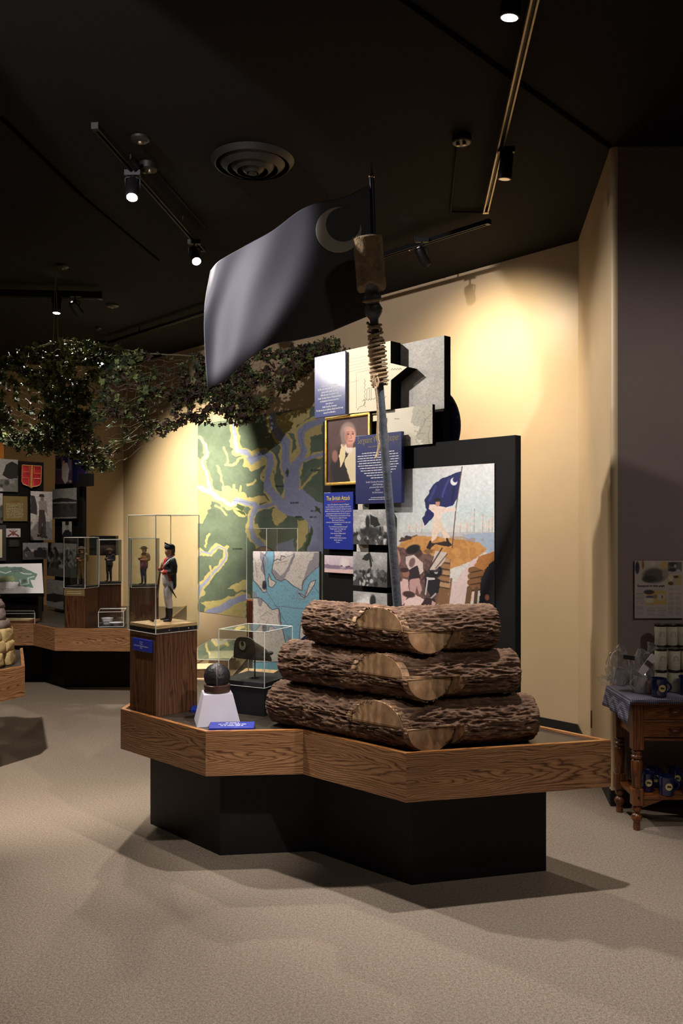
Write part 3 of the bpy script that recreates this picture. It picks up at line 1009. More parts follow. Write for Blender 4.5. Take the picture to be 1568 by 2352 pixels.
# --- large black board and the black boards behind
zplat = ZT - 0.012
def down_to_platform(rect, z=zplat):
    TL, TR, BL, BR = rect
    return TL, TR, Vector((BL.x, BL.y, z)), Vector((BR.x, BR.y, z))
board('exhibit_board', 'tall wide black board carrying the battle scene print', 'board',
      down_to_platform(board_rect(906, 1183, 999, 1600, 0.0, 'r')), 0.0, 0.045, M_BLACKBOARD)
board('exhibit_board', 'black upright board holding the gilt framed portrait and small grey prints', 'board',
      down_to_platform(board_rect(741, 905, 968, 1500, -0.012, 'l')), -0.012, 0.04, M_BLACKBOARD)
board('exhibit_board', 'black board below the grey stone panel beside the navy disc', 'board',
      down_to_platform(board_rect(908, 1019, 937, 1300, -0.046, 'r'), 1.4), -0.046, 0.05, M_BLACKBOARD)

# --- navy disc
dc = on_board(972, 985, -0.097)
rd = (on_board(1052, 985, -0.097) - dc).length
M_DISC = mat('navy_disc', S(16, 24, 74), 0.4, var=0.05, coat=0.2)
t = thing('round_panel', 'round navy disc peeking out behind the black board', 'panel', dc - UP * rd)
MB().slab([dc + rW * (rd * math.cos(a)) + UP * (rd * math.sin(a)) for a in [2 * math.pi * k / 64 for k in range(64)]], -nW * 0.02).obj('disc', M_DISC, t)
MB().tube([dc + rW * (rd * math.cos(a)) + UP * (rd * math.sin(a)) for a in [2 * math.pi * k / 64 for k in range(65)]], 0.004, 6).obj('rim', M_BLACKBOARD, t, smooth=True)
# post that carries the disc and the panels above
MB().box((0, 0, 0), (0.10, 0.03, dc.z - 1.4)).obj('post', M_BLACKBOARD, t, frame(Vector((dc.x, dc.y, (dc.z + 1.4) / 2)) - nW * 0.034, math.atan2(rW.y, rW.x)))

# --- battle scene
def p_battle(c):
    c.grad(1060, 1245, (216, 214, 214), (196, 208, 208))
    c._mix(np.clip((c.Y - 1175) / 60, 0, 1) * .55, (222, 205, 190))
    c._mix(np.clip(vnoise(c.X, c.Y, 60, 3, 2) - .4, 0, 1) * .8, (186, 206, 206))
    c.grain(5, .05, 4)
    # haze, ships
    for x, h in ((955, 22), (968, 30), (1088, 58), (1108, 44), (1122, 34), (1072, 26), (940, 18), (1056, 20), (1130, 40)):
        c.line([(x, 1226), (x + 1, 1226 - h)], 1.2, (120, 104, 100), .7)
        for k in range(3):
            c.oval(x, 1220 - h * (.3 + .22 * k), 7 - k, 3, (226, 204, 192), .55)
    c.poly([(925, 1222), (1140, 1222), (1140, 1262), (925, 1240)], (186, 182, 184), .9)
    c.poly([(1060, 1228), (1140, 1222), (1140, 1275), (1090, 1262)], (150, 168, 188), .8)
    # mound of sand
    c.poly([(905, 1262), (930, 1240), (960, 1230), (1000, 1232), (1060, 1240), (1100, 1246), (1120, 1262), (1080, 1290), (1030, 1308), (940, 1290), (905, 1300)], (196, 142, 82), 1, 2.5)
    c._mix((vnoise(c.X, c.Y, 12, 8, 2) > .55) * ((c.Y > 1232) & (c.Y < 1300) & (c.X < 1110)) * .35, (160, 104, 56))
    c.poly([(880, 1250), (905, 1246), (925, 1290), (920, 1440), (880, 1440)], (150, 118, 96), 1, 2)
    # roadway and log wall
    c.poly([(1085, 1285), (1142, 1262), (1142, 1320), (1095, 1352), (1060, 1440), (1015, 1440), (1030, 1350)], (214, 190, 186), 1, 2)
    c.line([(1066, 1435), (1078, 1380), (1088, 1330)], [9, 6, 3], (200, 128, 66), .7, 2)
    c.poly([(1010, 1320), (1034, 1312), (1020, 1440), (985, 1440)], (120, 88, 60), 1, 1)
    for k in range(8):
        c.line([(1012 - k * 2, 1322 + k * 14), (1033 - k * 2, 1316 + k * 14)], 4, (156, 118, 82), .8, 1)
    c.line([(1036, 1330), (1022, 1440)], 5, (136, 100, 72))
    for k in range(4):
        c.line([(1082 - k * 1, 1310 + k * 14), (1118, 1302 + k * 15)], [15, 15], (128, 88, 56))
        c.line([(1082 - k * 1, 1315 + k * 14), (1118, 1307 + k * 15)], [3, 3], (70, 46, 30))
    c.poly([(1088, 1300), (1100, 1278), (1140, 1264), (1140, 1290), (1110, 1310)], (170, 112, 62), 1, 2)
    c.line([(1078, 1352), (1066, 1440)], 12, (104, 78, 52)); c.line([(1094, 1352), (1086, 1440)], 8, (92, 68, 46))
    c.poly([(1104, 1330), (1122, 1296), (1140, 1284), (1140, 1440), (1112, 1440), (1100, 1390)], (34, 32, 36), 1, 2)
    c.oval(1118, 1372, 5, 7, (150, 96, 76)); c.poly([(1108, 1395), (1116, 1385), (1120, 1440), (1106, 1440)], (196, 168, 166), 1, 1)
    # fighters behind the rampart
    B = lambda L: [(700 + x * .3316, 1080 + y * .3316) for x, y in L]
    def pp(L, col_, wob=1.4, al=1.0): c.poly(B(L), col_, al, wob, 8)
    def ov(x, y, rx, ry, col_, rot=0.0, al=1.0): c.oval(700 + x * .3316, 1080 + y * .3316, rx * .3316, ry * .3316, col_, al, .3, rot)
    pp([(560, 520), (700, 540), (900, 600), (960, 700), (930, 1010), (1010, 1010), (560, 1010)], (112, 84, 78), 3)
    c._mix((vnoise(c.X, c.Y, 9, 14, 2) > .56) * (c.Y > 1262) * (c.X < 1005) * (c.X < 1010 - (c.Y - 1262) * .05) * .5, (70, 54, 52))
    pp([(930, 590), (1010, 615), (1000, 760), (985, 1010), (895, 1010), (935, 800)], (128, 94, 64), 1.5)
    for k in range(5):
        pp([(915 + k * 4, 600 + k * 44), (1005, 612 + k * 44), (1002, 640 + k * 44), (912 + k * 4, 626 + k * 44)], ((176, 140, 102), (150, 112, 78))[k % 2], .8)
        c.line(B([(912 + k * 4, 632 + k * 44), (1002, 646 + k * 44)]), 2, (64, 46, 36))
    pp([(590, 560), (640, 530), (665, 620), (640, 700), (592, 690)], (176, 132, 120)); ov(612, 545, 26, 30, (66, 48, 46))
    pp([(700, 600), (755, 585), (815, 640), (822, 700), (770, 745), (735, 720), (700, 650)], (206, 184, 178)); ov(788, 575, 24, 28, (74, 52, 48))
    ov(748, 548, 52, 30, (34, 30, 34), -.35); ov(742, 640, 20, 34, (120, 92, 90), .3)
    pp([(720, 690), (780, 660), (800, 740), (760, 800), (716, 770)], (52, 42, 46)); ov(700, 715, 24, 28, (150, 104, 88)); ov(690, 692, 30, 16, (58, 42, 40))
    pp([(590, 780), (640, 740), (712, 760), (722, 840), (690, 920), (640, 960), (588, 900)], (214, 176, 172)); ov(640, 752, 36, 20, (92, 66, 60), .2)
    pp([(722, 760), (790, 745), (812, 830), (772, 905), (726, 880)], (188, 148, 142)); pp([(775, 800), (800, 880), (790, 930), (760, 900)], (120, 82, 74))
    pp([(690, 905), (760, 860), (832, 900), (850, 1010), (690, 1010)], (226, 196, 190)); ov(720, 860, 44, 22, (70, 52, 46), .15)
    pp([(600, 930), (660, 950), (690, 1010), (590, 1010)], (176, 130, 122))
    ov(905, 700, 46, 44, (30, 28, 32)); ov(908, 706, 13, 13, (170, 170, 176)); ov(905, 690, 30, 16, (60, 58, 64))
    pp([(830, 690), (880, 730), (940, 760), (925, 850), (870, 880), (830, 800)], (38, 34, 40)); pp([(840, 740), (900, 745), (900, 760), (850, 760)], (198, 190, 192))
    c.line(B([(850, 750), (835, 860)]), 3.2, (196, 186, 186)); c.line(B([(905, 855), (830, 930)]), 3.5, (190, 182, 184), .9)
    pp([(835, 880), (900, 890), (915, 960), (880, 1010), (800, 1010), (800, 940)], (60, 44, 44)); pp([(880, 900), (905, 920), (890, 980), (870, 960)], (196, 158, 148))
    ov(715, 975, 20, 26, (170, 118, 100))
    pp([(905, 560), (985, 570), (960, 640), (905, 690), (865, 690)], (200, 184, 172)); c.line(B([(950, 540), (850, 700), (812, 760)]), 3.0, (62, 48, 46)); c.line(B([(985, 580), (905, 680)]), 2.2, (92, 70, 62))
    ov(690, 480, 40, 10, (66, 54, 54), -.3); c.line(B([(665, 490), (775, 450)]), 2.2, (74, 58, 54)); ov(725, 468, 14, 12, (60, 46, 46))
    c.oval(934, 1234, 5, 4, (60, 46, 44)); c.oval(924, 1238, 5, 4, (80, 62, 56))
    # flag bearer
    c.poly([(1059, 1082), (1042, 1088), (1015, 1098), (996, 1112), (984, 1132), (974, 1152), (980, 1170), (969, 1190), (974, 1207), (985, 1200), (1000, 1180), (1020, 1168), (1040, 1162), (1050, 1146)], (34, 38, 92), 1, 2.0, 10)
    c.line([(1000, 1118), (985, 1150)], 5, (58, 66, 128), .8, 2); c.line([(1030, 1100), (1014, 1140)], 5, (60, 70, 134), .8, 2)
    c.line([(1046, 1098), (1038, 1150)], 4, (20, 22, 58), .8, 2)
    c.oval(1042, 1106, 8, 9, (226, 224, 226)); c.oval(1045, 1102, 5.5, 6, (34, 38, 92))
    c.line([(1061, 1072), (1047, 1165), (1038, 1258)], 2.2, (92, 66, 62))
    c.poly([(986, 1158), (1000, 1160), (1014, 1164), (1030, 1166), (1046, 1166), (1046, 1174), (1026, 1176), (1014, 1180), (1012, 1196), (994, 1196), (996, 1180), (984, 1168)], (228, 204, 192), 1, 1.2)
    c.poly([(995, 1196), (1013, 1196), (1020, 1214), (1032, 1232), (1024, 1242), (1010, 1216), (1002, 1236), (990, 1246), (992, 1220)], (224, 200, 180), 1, 1)
    c.oval(1005, 1156, 5, 7, (190, 138, 116)); c.oval(1004, 1148, 8, 4.5, (36, 30, 32))
    c.poly([(978, 1258), (990, 1246), (996, 1248), (1030, 1242), (1038, 1252), (1030, 1256), (1000, 1250), (986, 1262)], (50, 38, 36), 1, 1)
    c.line([(988, 1244), (982, 1258)], 5, (40, 30, 30)); c.line([(1026, 1238), (1030, 1250)], 5, (40, 30, 30))
    c.grain(4, .05, 7)
rect = board_rect(903, 1135, 1064, 1432, 0.004, 'r')
board('battle_print', 'colour battle scene print with a man raising a blue flag on a sand mound', 'picture', rect, 0.004, 0.004, M_BLACKBOARD, p_battle, res=1.15)

# --- grey stone panel
def p_grey(c):
    c.C[:] = (176, 172, 164); c.grain(3, .10, 3, 2); c.grain(30, .06, 4)
rect = board_rect(900, 1020, 770, 938, -0.045, 'r')
board('grey_panel', 'thick grey speckled stone-look panel high on the exhibit', 'panel', rect, -0.045, 0.05, M_BLACKBOARD, p_grey)

# --- cream fort plan with its pointed tab
o_ = 0.03
pl = [(794, 805), (897, 783), (897, 834), (935, 843), (898, 873), (897, 940), (794, 951)]
pts3 = [on_board(x, y, o_) for x, y in pl]
t = thing('fort_plan_panel', 'thick cream fort plan panel with a pointed tab in its side', 'panel', (pts3[-1] + pts3[-2]) / 2)
MB().slab(pts3, -nW * 0.0745).obj('backing', M_BLACKBOARD, t)
M_CREAM = mat('cream_print', S(226, 214, 184), 0.5, var=0.03)
MB().slab([p + nW * 0.0016 for p in pts3], -nW * 0.0015).obj('print', M_CREAM, t)
def lines3(name, m, parent, polys, o, w):
    for pl_ in polys:
        MB().tube([on_board(x, y, o) for x, y in pl_], w, 4).obj(name, m, parent)
zig = [(836 + (i % 2) * 3, 870 + i * 5) for i in range(14)]
zig2 = [(832 + i * 3.2, 922 - (i % 2) * 4 - i * .5) for i in range(18)]
zig3 = [(898 + i * 3, 850 - (i % 2) * 4 - i * .1) for i in range(9)]
lines3('plan_line', mat('plan_grey_ink', S(150, 142, 128), 0.6), t, [zig, zig2, zig3, [(820, 942), (826, 934), (834, 932), (838, 922)], [(842, 918), (842, 894), (848, 890), (848, 918)], [(852, 918), (852, 890), (858, 888)]], o_ + 0.0018, 0.0012)
lines3('plan_red_line', mat('plan_red_ink', S(214, 170, 150), 0.6), t, [[(818, 938), (818, 856), (862, 846)], [(798, 880), (822, 874)]], o_ + 0.0018, 0.0008)
zt_ = [[(800, 826 + k * 7), (858, 814 + k * 7)] for k in range(5)]
lines3('handwriting', mat('plan_faint_ink', S(200, 188, 160), 0.6), t, zt_, o_ + 0.0018, 0.0007)

# --- blue panel with a long text
BL1 = "in the American Revolution.\nBy the end of the war, Moultrie had been\npromoted to major general.\nAfter the war, he served in the\nSouth Carolina House of Representatives\nas Lieutenant Governor and then\ntwo terms as\nSouth Carolina Governor\nFor his victory on Sullivan's Island, the fort was\nnamed Fort Moultrie."
M_NAVYG = mat('navy_laminated_panel', S(40, 52, 112), 0.6, var=0.04, coat=0.7)
M_NAVYG.node_tree.nodes['Principled BSDF'].inputs['Coat Roughness'].default_value = 0.15
o_ = 0.05
rect = board_rect(722, 793, 821, 961, o_, 'l')
t = board('text_panel', 'blue text panel beside the cream fort plan, its top washed out by glare', 'panel', rect, o_, 0.012, M_NAVYG)
TL, TR, BL, BR = rect
mid = (BL + BR) / 2
text_part('lettering', BL1, M_WHITEINK, t, Vector((mid.x, mid.y, on_board(757, 882, o_).z)) + nW * 0.0006, rW, UP, height=on_board(757, 882, o_).z - on_board(757, 949, o_).z, bold=0.012, width=(TR - TL).length * .86, spacing=1.05, res=1)

# --- lower chart print
def p_chart(c):
    c.C[:] = (224, 216, 196); c.grain(30, .04, 3)
    c.poly([(950, 930), (1000, 920), (1000, 1030), (978, 1030), (968, 1012), (955, 1006), (962, 980), (944, 972)], (186, 182, 164), 1, 3)
    c.poly([(925, 1010), (952, 1000), (965, 1024), (925, 1030)], (206, 200, 182), 1, 2)
    c.line([(956, 1004), (968, 985), (976, 965), (990, 950)], 1.5, (150, 146, 134), 1, 3)
    c.line([(988, 1020), (982, 995), (990, 975)], 2.2, (150, 146, 134), .8, 3)
    c._mix((vnoise(c.X, c.Y, 3, 5, 2) > .66) * (c.X > 950) * .5, (140, 138, 128))
    for x, y in ((906, 962), (912, 962), (935, 1012), (900, 1008)): c.line([(x, y), (x + 4, y)], 1.6, (130, 124, 116))
rect = board_rect(868, 993, 928, 1019, 0.012, 'r')
board('coast_chart', 'small cream coast chart print under the grey panel', 'picture', rect, 0.012, 0.02, M_BLACKBOARD, p_chart)
rect = board_rect(856, 877, 955, 968, 0.035, 'l')
board('caption_label', 'tiny pale caption above the coast chart', 'label', rect, 0.035, 0.002, M_CREAM)

# --- portrait in gilt frame
def p_portrait(c):
    c.C[:] = (84, 62, 58); c.grain(40, .15, 2); c.grain(4, .06, 3)
    c.oval(796, 1085, 42, 62, (52, 40, 38), 1, .3)
    c.poly([(764, 1050), (782, 1035), (790, 1060), (800, 1112), (770, 1112), (758, 1070)], (36, 30, 32), 1, 2)
    c.oval(769, 1048, 7, 14, (150, 104, 92), .9, .4)                       # epaulette
    c.poly([(784, 1020), (796, 1018), (792, 1050), (782, 1074), (778, 1050)], (222, 200, 158), 1, 1.5)  # lapel
    c.poly([(790, 1060), (808, 1030), (826, 1024), (834, 1070), (822, 1112), (806, 1112)], (216, 196, 160), 1, 1.5)
    c.poly([(826, 1040), (850, 1030), (850, 1112), (832, 1112)], (40, 34, 36), 1, 1.5)
    c.oval(801, 1030, 9, 12, (226, 210, 196), 1, .35)                      # cravat
    c.oval(799, 994, 18, 25, (146, 122, 114), 1, .3)                       # drawn back grey hair
    c.oval(789, 1010, 6, 14, (136, 112, 106), .9, .5)
    c.poly([(794, 1012), (812, 1012), (810, 1028), (796, 1028)], (178, 124, 108))  # neck
    c.oval(804, 1001, 13, 20, (204, 148, 128), 1, .18)                     # face
    c.oval(798, 986, 9, 7, (196, 152, 136), .7, .6)
    c.oval(795, 1004, 4, 12, (160, 106, 92), .7, .9)                       # shaded cheek
    c.oval(808, 1006, 5, 7, (220, 160, 140), .7, .8)
    c.oval(799.5, 997, 2.6, 1.6, (74, 50, 46), 1, .5); c.oval(810, 996.5, 2.4, 1.6, (74, 50, 46), 1, .5)
    c.line([(796, 993), (802, 992)], 1.3, (112, 78, 68)); c.line([(807, 992), (813, 992.5)], 1.3, (112, 78, 68))
    c.line([(805, 998), (807.5, 1006), (803, 1007.5)], 1.4, (164, 104, 88)); c.line([(801, 1013.5), (809, 1013)], 1.8, (150, 82, 76))
o_ = 0.02
rect = board_rect(747, 851, 960, 1116, o_, 'l')
TL, TR, BL, BR = rect
t = thing('framed_portrait', 'portrait of a grey haired officer in a narrow gilt frame', 'picture', (BL + BR) / 2)
M_GILT = mat('gilt_frame', S(222, 178, 92), 0.32, metal=0.7, var=0.15, vscale=60, bmp=0.3, bscale=200)
fw = 0.017
for (a, b) in ((TL, TR), (BL, BR), (TL, BL), (TR, BR)):
    d = (b - a).normalized()
    if abs(d.z) < .5: c0 = (a + b) / 2 + UP * (-fw / 2 if a is TL else fw / 2); sz = ((b - a).length, 0.022, fw)
    else: c0 = (a + b) / 2 + rW * (fw / 2 if a is TL else -fw / 2); sz = (fw, 0.022, (b - a).length)
    fr = MB().box((0, 0, 0), sz).obj('frame_rail', M_GILT, t, frame(c0 - nW * 0.004, math.atan2(rW.y, rW.x)), bevel=0.004, seg=3, smooth=True, angle=0.9)
ins_ = fw * .8
sheet('painting', TL + rW * ins_ - UP * ins_, TR - rW * ins_ - UP * ins_, BL + rW * ins_ + UP * ins_, p_portrait, t, res=1.3, off=-0.002)
MB().box((0, 0, 0), ((TR - TL).length * .98, 0.008, (TL.z - BL.z) * .98)).obj('back_panel', M_BLACKBOARD, t, frame((TL + BR) / 2 - nW * 0.012, math.atan2(rW.y, rW.x)))

# --- blue panel about the sergeant
JT = "Sergeant William Jasper"
JB = "South Carolina President General\nJohn Rutledge\npresented his sword to\nJasper\nfor his bravery."
o_ = 0.049
rect = board_rect(816, 922, 1002, 1158, o_, 'l')
t = board('text_panel', 'navy text panel headed with a sergeant name, just behind the leaning staff', 'panel', rect, o_, 0.02, M_NAVY)
TL, TR, BL, BR = rect
mid = (TL + TR) / 2
Zb = lambda y, o: on_board(868, y, o).z
wd = (TR - TL).length
text_part('title', JT, M_GOLDINK, t, Vector((mid.x, mid.y, Zb(1000, o_))) + nW * 0.0006, rW, UP, height=Zb(1000, o_) - Zb(1020, o_), width=wd * .9)
jo = lambda y: Vector((mid.x, mid.y, Zb(y, o_))) + nW * 0.0006
word_marks(M_GOLDINK, t, jo(1024), rW, UP, [wd * .42], Zb(1024, o_) - Zb(1029, o_), 2)
jp = (Zb(1038, o_) - Zb(1102, o_)) / 11
word_marks(M_WHITEINK, t, jo(1038), rW, UP, [wd * k for k in (.7, .9, .88, .9, .84, .88, .8, .76, .6, .5, .3)], jp, 3)
text_part('lettering', JB, M_WHITEINK, t, jo(1104), rW, UP, height=Zb(1104, o_) - Zb(1134, o_), width=wd * .52, spacing=1.05, res=1)
word_marks(M_WHITEINK, t, jo(1142), rW, UP, [wd * .3, wd * .4], Zb(1142, o_) - Zb(1146, o_), 4)

# --- The British Attack
BT = "In June 1776, a British fleet appeared off England\nabout 50 sail before the town. A partially completed fort\non Sullivan's Island was the Patriots' only hope to keep the\nBritish out of Charleston Harbor. The fort, constructed of\nspongy palmetto logs and sand, with only 31 cannons\nfaced nine British warships armed with almost 300 guns.\nThe time had come to fight for freedom.\nMajor General Charles Lee,\ncommander of the American forces in the South, asked\nColonel Moultrie,\n\"Do you think you can maintain the post?\"\nMoultrie replied, \"Yes, I think I can.\"\nOn June 28, 1776\nPatriot victory on Sullivan's Island\nraised morale\nafter the American defeat in Quebec\nand the capture of\nBoston."
o_ = 0.02
rect = board_rect(743, 811, 1132, 1261, o_, 'l')
t = board('text_panel', 'bright blue text panel titled The British Attack in yellow', 'panel', rect, o_, 0.014, M_BLUE)
TL, TR, BL, BR = rect
mid = (TL + TR) / 2; wd = (TR - TL).length
Zb = lambda y, o: on_board(777, y, o).z
text_part('title', "The British Attack", M_YELLOWINK, t, Vector((mid.x, mid.y, Zb(1139, o_))) + nW * 0.0006, rW, UP, height=Zb(1139, o_) - Zb(1149, o_), width=wd * .80)
MB().box((0, 0, 0), (wd * .5, 0.0008, 0.003)).obj('red_rule', M_REDINK, t, frame(Vector((mid.x, mid.y, Zb(1152.5, o_))) + nW * 0.0004, math.atan2(rW.y, rW.x)))
text_part('lettering', BT, M_WHITEINK, t, Vector((mid.x, mid.y, Zb(1157, o_))) + nW * 0.0006, rW, UP, height=Zb(1157, o_) - Zb(1247, o_), width=wd * .88, spacing=1.05, res=1)

# --- ships print
def p_ships(c):
    c.grad(1275, 1300, (222, 208, 216), (206, 180, 190))
    c.poly([(740, 1296), (765, 1297), (790, 1302), (812, 1303), (812, 1308), (740, 1305)], (140, 116, 140), 1, 1.5)
    c.poly([(740, 1308), (815, 1309), (815, 1318), (740, 1316)], (226, 190, 186))
    c.oval(788, 1294, 8, 10, (236, 224, 222), .9, .8); c.oval(797, 1292, 5, 8, (230, 216, 214), .9, .8)
    for x, y in ((784, 1300), (796, 1302), (801, 1301)): c.oval(x, y, 3, 1.5, (70, 56, 76))
    c.grain(4, .05, 3)
rect = board_rect(745, 811, 1275, 1314, 0.012, 'l')
board('ships_print', 'small lavender print of sailing ships under the bright blue panel', 'picture', rect, 0.012, 0.006, M_BLACKBOARD, p_ships)

# --- three grey engravings with captions
def engraving(y0, seed, fx):
    def f(c):
        c.grad(y0, y0 + 80, (168, 166, 164), (120, 118, 116))
        c._mix(np.clip(vnoise(c.X, c.Y, 22, seed, 3) * 2.4 - .9, 0, 1) * (c.Y < y0 + 52) * .8, (206, 204, 200))
        c._mix(np.clip((c.Y - y0 - 42) / 20, 0, 1) * .75, (58, 57, 56))
        r = np.random.default_rng(seed)
        for k in range(46):
            x, y = r.uniform(812, 890), y0 + r.uniform(44, 78)
            c.oval(x, y, r.uniform(1.5, 5), r.uniform(3, 9), [(30, 29, 30), (200, 198, 194), (90, 88, 86), (44, 44, 44)][r.integers(0, 4)], .85, .4, r.uniform(-.5, .5))
        c.line([(fx, y0 + 12), (fx + 2, y0 + 60)], 1.6, (40, 40, 40))
        return c
    return f
def p_e1(c):
    engraving(1170, 21, 850)(c)
    c.poly([(851, 1182), (866, 1190), (872, 1206), (860, 1212), (851, 1204)], (34, 38, 36), 1, 1.5)
    c.oval(844, 1200, 5, 16, (40, 40, 40), 1, .4); c.oval(833, 1208, 6, 8, (216, 214, 210), .9, .8)
    c.oval(852, 1222, 22, 12, (46, 46, 46), .9, .5)
    c.grain(2, .14, 5)
def p_e2(c):
    engraving(1266, 33, 850)(c)
    c.poly([(848, 1268), (836, 1276), (830, 1286), (842, 1288), (852, 1284)], (40, 44, 42), 1, 1.5)
    c.line([(848, 1268), (856, 1290)], 1.6, (50, 50, 50)); c.line([(850, 1284), (852, 1300)], 5, (44, 42, 42))
    c._mix((c.Y > 1310) * (c.Y < 1326) * (c.X > 850) * .4, (96, 94, 92))
    c.grain(2, .14, 6)
def p_e3(c):
    engraving(1356, 45, 855)(c)
    c.oval(836, 1392, 16, 22, (224, 222, 218), .9, .6); c.oval(856, 1382, 7, 16, (44, 44, 44), 1, .4)
    for k in range(5): c.oval(846 + k * 4, 1404 + (k % 2) * 6, 3, 8, (36, 36, 36), 1, .4, .3 * k - .6)
    c.oval(868, 1400, 9, 14, (150, 148, 146), .8, .5)
    c.grain(2, .14, 7)
o_ = 0.045
grp = None
for (ya, yb, p_, lab) in ((1171, 1250, p_e1, 'grey engraving of soldiers raising a flag in smoke, topmost of three'),
                         (1267, 1344, p_e2, 'grey engraving of a lone man waving a flag over a crowd, middle of three'),
                         (1357, 1434, p_e3, 'grey engraving with a pale smoke cloud, lowest of three above the logs')):
    board('engraving', lab, 'picture', board_rect(811, 889, ya, yb, o_, 'l'), o_, 0.045, M_BLACKBOARD, p_, res=1.2)
def p_cap(c):
    c.C[:] = (226, 218, 204)
    c.textlines(c.X.min() + 3, c.X.max() - 3, c.Y.min() + 3, c.Y.max() - 2, 3.2, (150, 120, 110), .5)
for (xl, xr, ya, yb, lab) in ((822, 846, 1158, 1173, 'small cream caption card above the topmost grey engraving'),
                              (819, 846, 1250, 1268, 'small cream caption card above the middle grey engraving')):
    board('caption_card', lab, 'label', board_rect(xl, xr, ya, yb, 0.008, 'l'), 0.008, 0.004, M_CREAM, p_cap)

# ------------------------------------------------------------------ harbour chart board (white and light blue) and tilted reader
LAND = (226, 216, 206); SEA = (136, 186, 206); MARSH = (150, 144, 152); INK = (52, 48, 58)
def Z4(x, y): return (430 + x * .22966, 900 + y * .22966)
def p_harbour(c):
    c.C[:] = SEA
    A = lambda L: [Z4(*p) for p in L]
    lands = [A([(655, 1580), (800, 1580), (770, 1650), (752, 1700), (775, 1830), (790, 1920), (788, 2000), (760, 2005), (700, 1930), (655, 1880)]),
             A([(860, 1580), (1340, 1580), (1320, 1740), (1250, 1800), (1200, 1850), (1160, 1890), (1145, 1985), (1060, 1940), (1010, 1900), (975, 1870), (940, 1895), (880, 1870), (845, 1800), (862, 1700), (870, 1650)]),
             A([(655, 2060), (720, 2060), (760, 2090), (850, 2180), (915, 2165), (925, 2200), (930, 2280), (945, 2352), (990, 2540), (1010, 2700), (655, 2700)]),
             A([(820, 1820), (835, 1880), (890, 1905), (850, 1960), (815, 1945), (808, 1870)]),
             A([(1190, 2010), (1230, 1900), (1285, 1880), (1270, 1930), (1200, 2040), (1165, 2060), (1110, 2010), (1140, 2020), (1175, 2050)]),
             A([(1130, 2352), (1140, 2290), (1165, 2320), (1200, 2400), (1230, 2500), (1300, 2700), (1090, 2700), (1120, 2500)])]
    for L in lands: c.poly(L, LAND, 1, 1.2, 8)
    for L in (A([(735, 1595), (765, 1620), (800, 1640), (815, 1680), (790, 1760), (785, 1830), (765, 1825), (730, 1770), (745, 1700), (725, 1660)]),
              A([(850, 1770), (885, 1790), (930, 1840), (975, 1800), (1010, 1740), (1050, 1640), (1068, 1600), (1075, 1640), (1020, 1780), (960, 1880), (930, 1895), (880, 1865), (845, 1815)]),
              A([(1270, 1610), (1325, 1600), (1320, 1730), (1240, 1800), (1200, 1840), (1150, 1960), (1145, 1930), (1190, 1790), (1215, 1700), (1250, 1680)]),
              A([(655, 1990), (690, 2010), (700, 2050), (760, 2090), (740, 2150), (715, 2140), (700, 2065), (655, 2050)]),
              A([(915, 2170), (930, 2260), (950, 2352), (930, 2352), (905, 2260)]),
              A([(1000, 2440), (1060, 2480), (1100, 2560), (1010, 2600)])):
        c.poly(L, MARSH, .85, 1.2, 6)
    c._mix((vnoise(c.X, c.Y, 2.2, 4, 2) > .62) * .22, (110, 108, 120))
    for L in lands: c.line(L + [L[0]], 1.5, INK, .8, 1.0, 7)
    c.line(A([(770, 1650), (790, 1700), (785, 1780)]), 2.4, SEA, 1, .8)
    c.oval(*Z4(770, 1940), 5, 9, (40, 38, 46), .9, .6); c.oval(*Z4(770, 1905), 4, 4, (70, 66, 74), .9, .6)
    for L in ([(795, 2000), (905, 2170), (1010, 2352)], [(860, 2140), (1240, 2180)], [(1075, 1610), (1040, 1720)], [(870, 1720), (1000, 1690)], [(920, 1690), (1060, 1620)],
              [(680, 1700), (700, 1850)], [(730, 2250), (800, 2200), (850, 2230)], [(700, 2300), (770, 2352), (800, 2290)], [(1270, 1940), (1320, 2020)]):
        c.line(A(L), 1.0, (90, 84, 92), .7, 1.2)
    for L in ([(870, 1690), (900, 1670), (930, 1680), (940, 1640), (980, 1650)],):
        c.line(A(L), 1.6, (60, 52, 60), .9, .8)
    c.line(A([(1098, 1985), (1180, 1985), (1172, 2078), (1098, 2065), (1098, 1985)]), 1.2, (190, 90, 90), .7)
    for k in range(30):
        x, y = rng.uniform(800, 1300), rng.uniform(1950, 2340)
        c.line(A([(x, y), (x + 14, y + rng.uniform(-6, 6))]), .8, (70, 90, 110), .6)
hb = at(580, 1266, 5.16); hbr = at(733, 1268, 5.06)
zt_ = hb.z
TLh = Vector((hb.x, hb.y, zt_)); TRh = Vector((hbr.x, hbr.y, zt_)); BLh = Vector((hb.x, hb.y, zplat)); BRh = Vector((hbr.x, hbr.y, zplat))
rH = (TRh - TLh).normalized(); nH = Vector((rH.y, -rH.x, 0))
t = thing('harbour_chart_board', 'standing board with a light blue and cream harbour chart behind the hat case', 'board', (BLh + BRh) / 2)
MB().box((0, 0, 0), ((TRh - TLh).length, 0.05, zt_ - zplat)).obj('backing', M_BLACKBOARD, t, frame((TLh + BRh) / 2 - nH * 0.026, math.atan2(rH.y, rH.x)))
sheet('chart_print', TLh, TRh, BLh, p_harbour, t, res=1.2, off=0.0006)
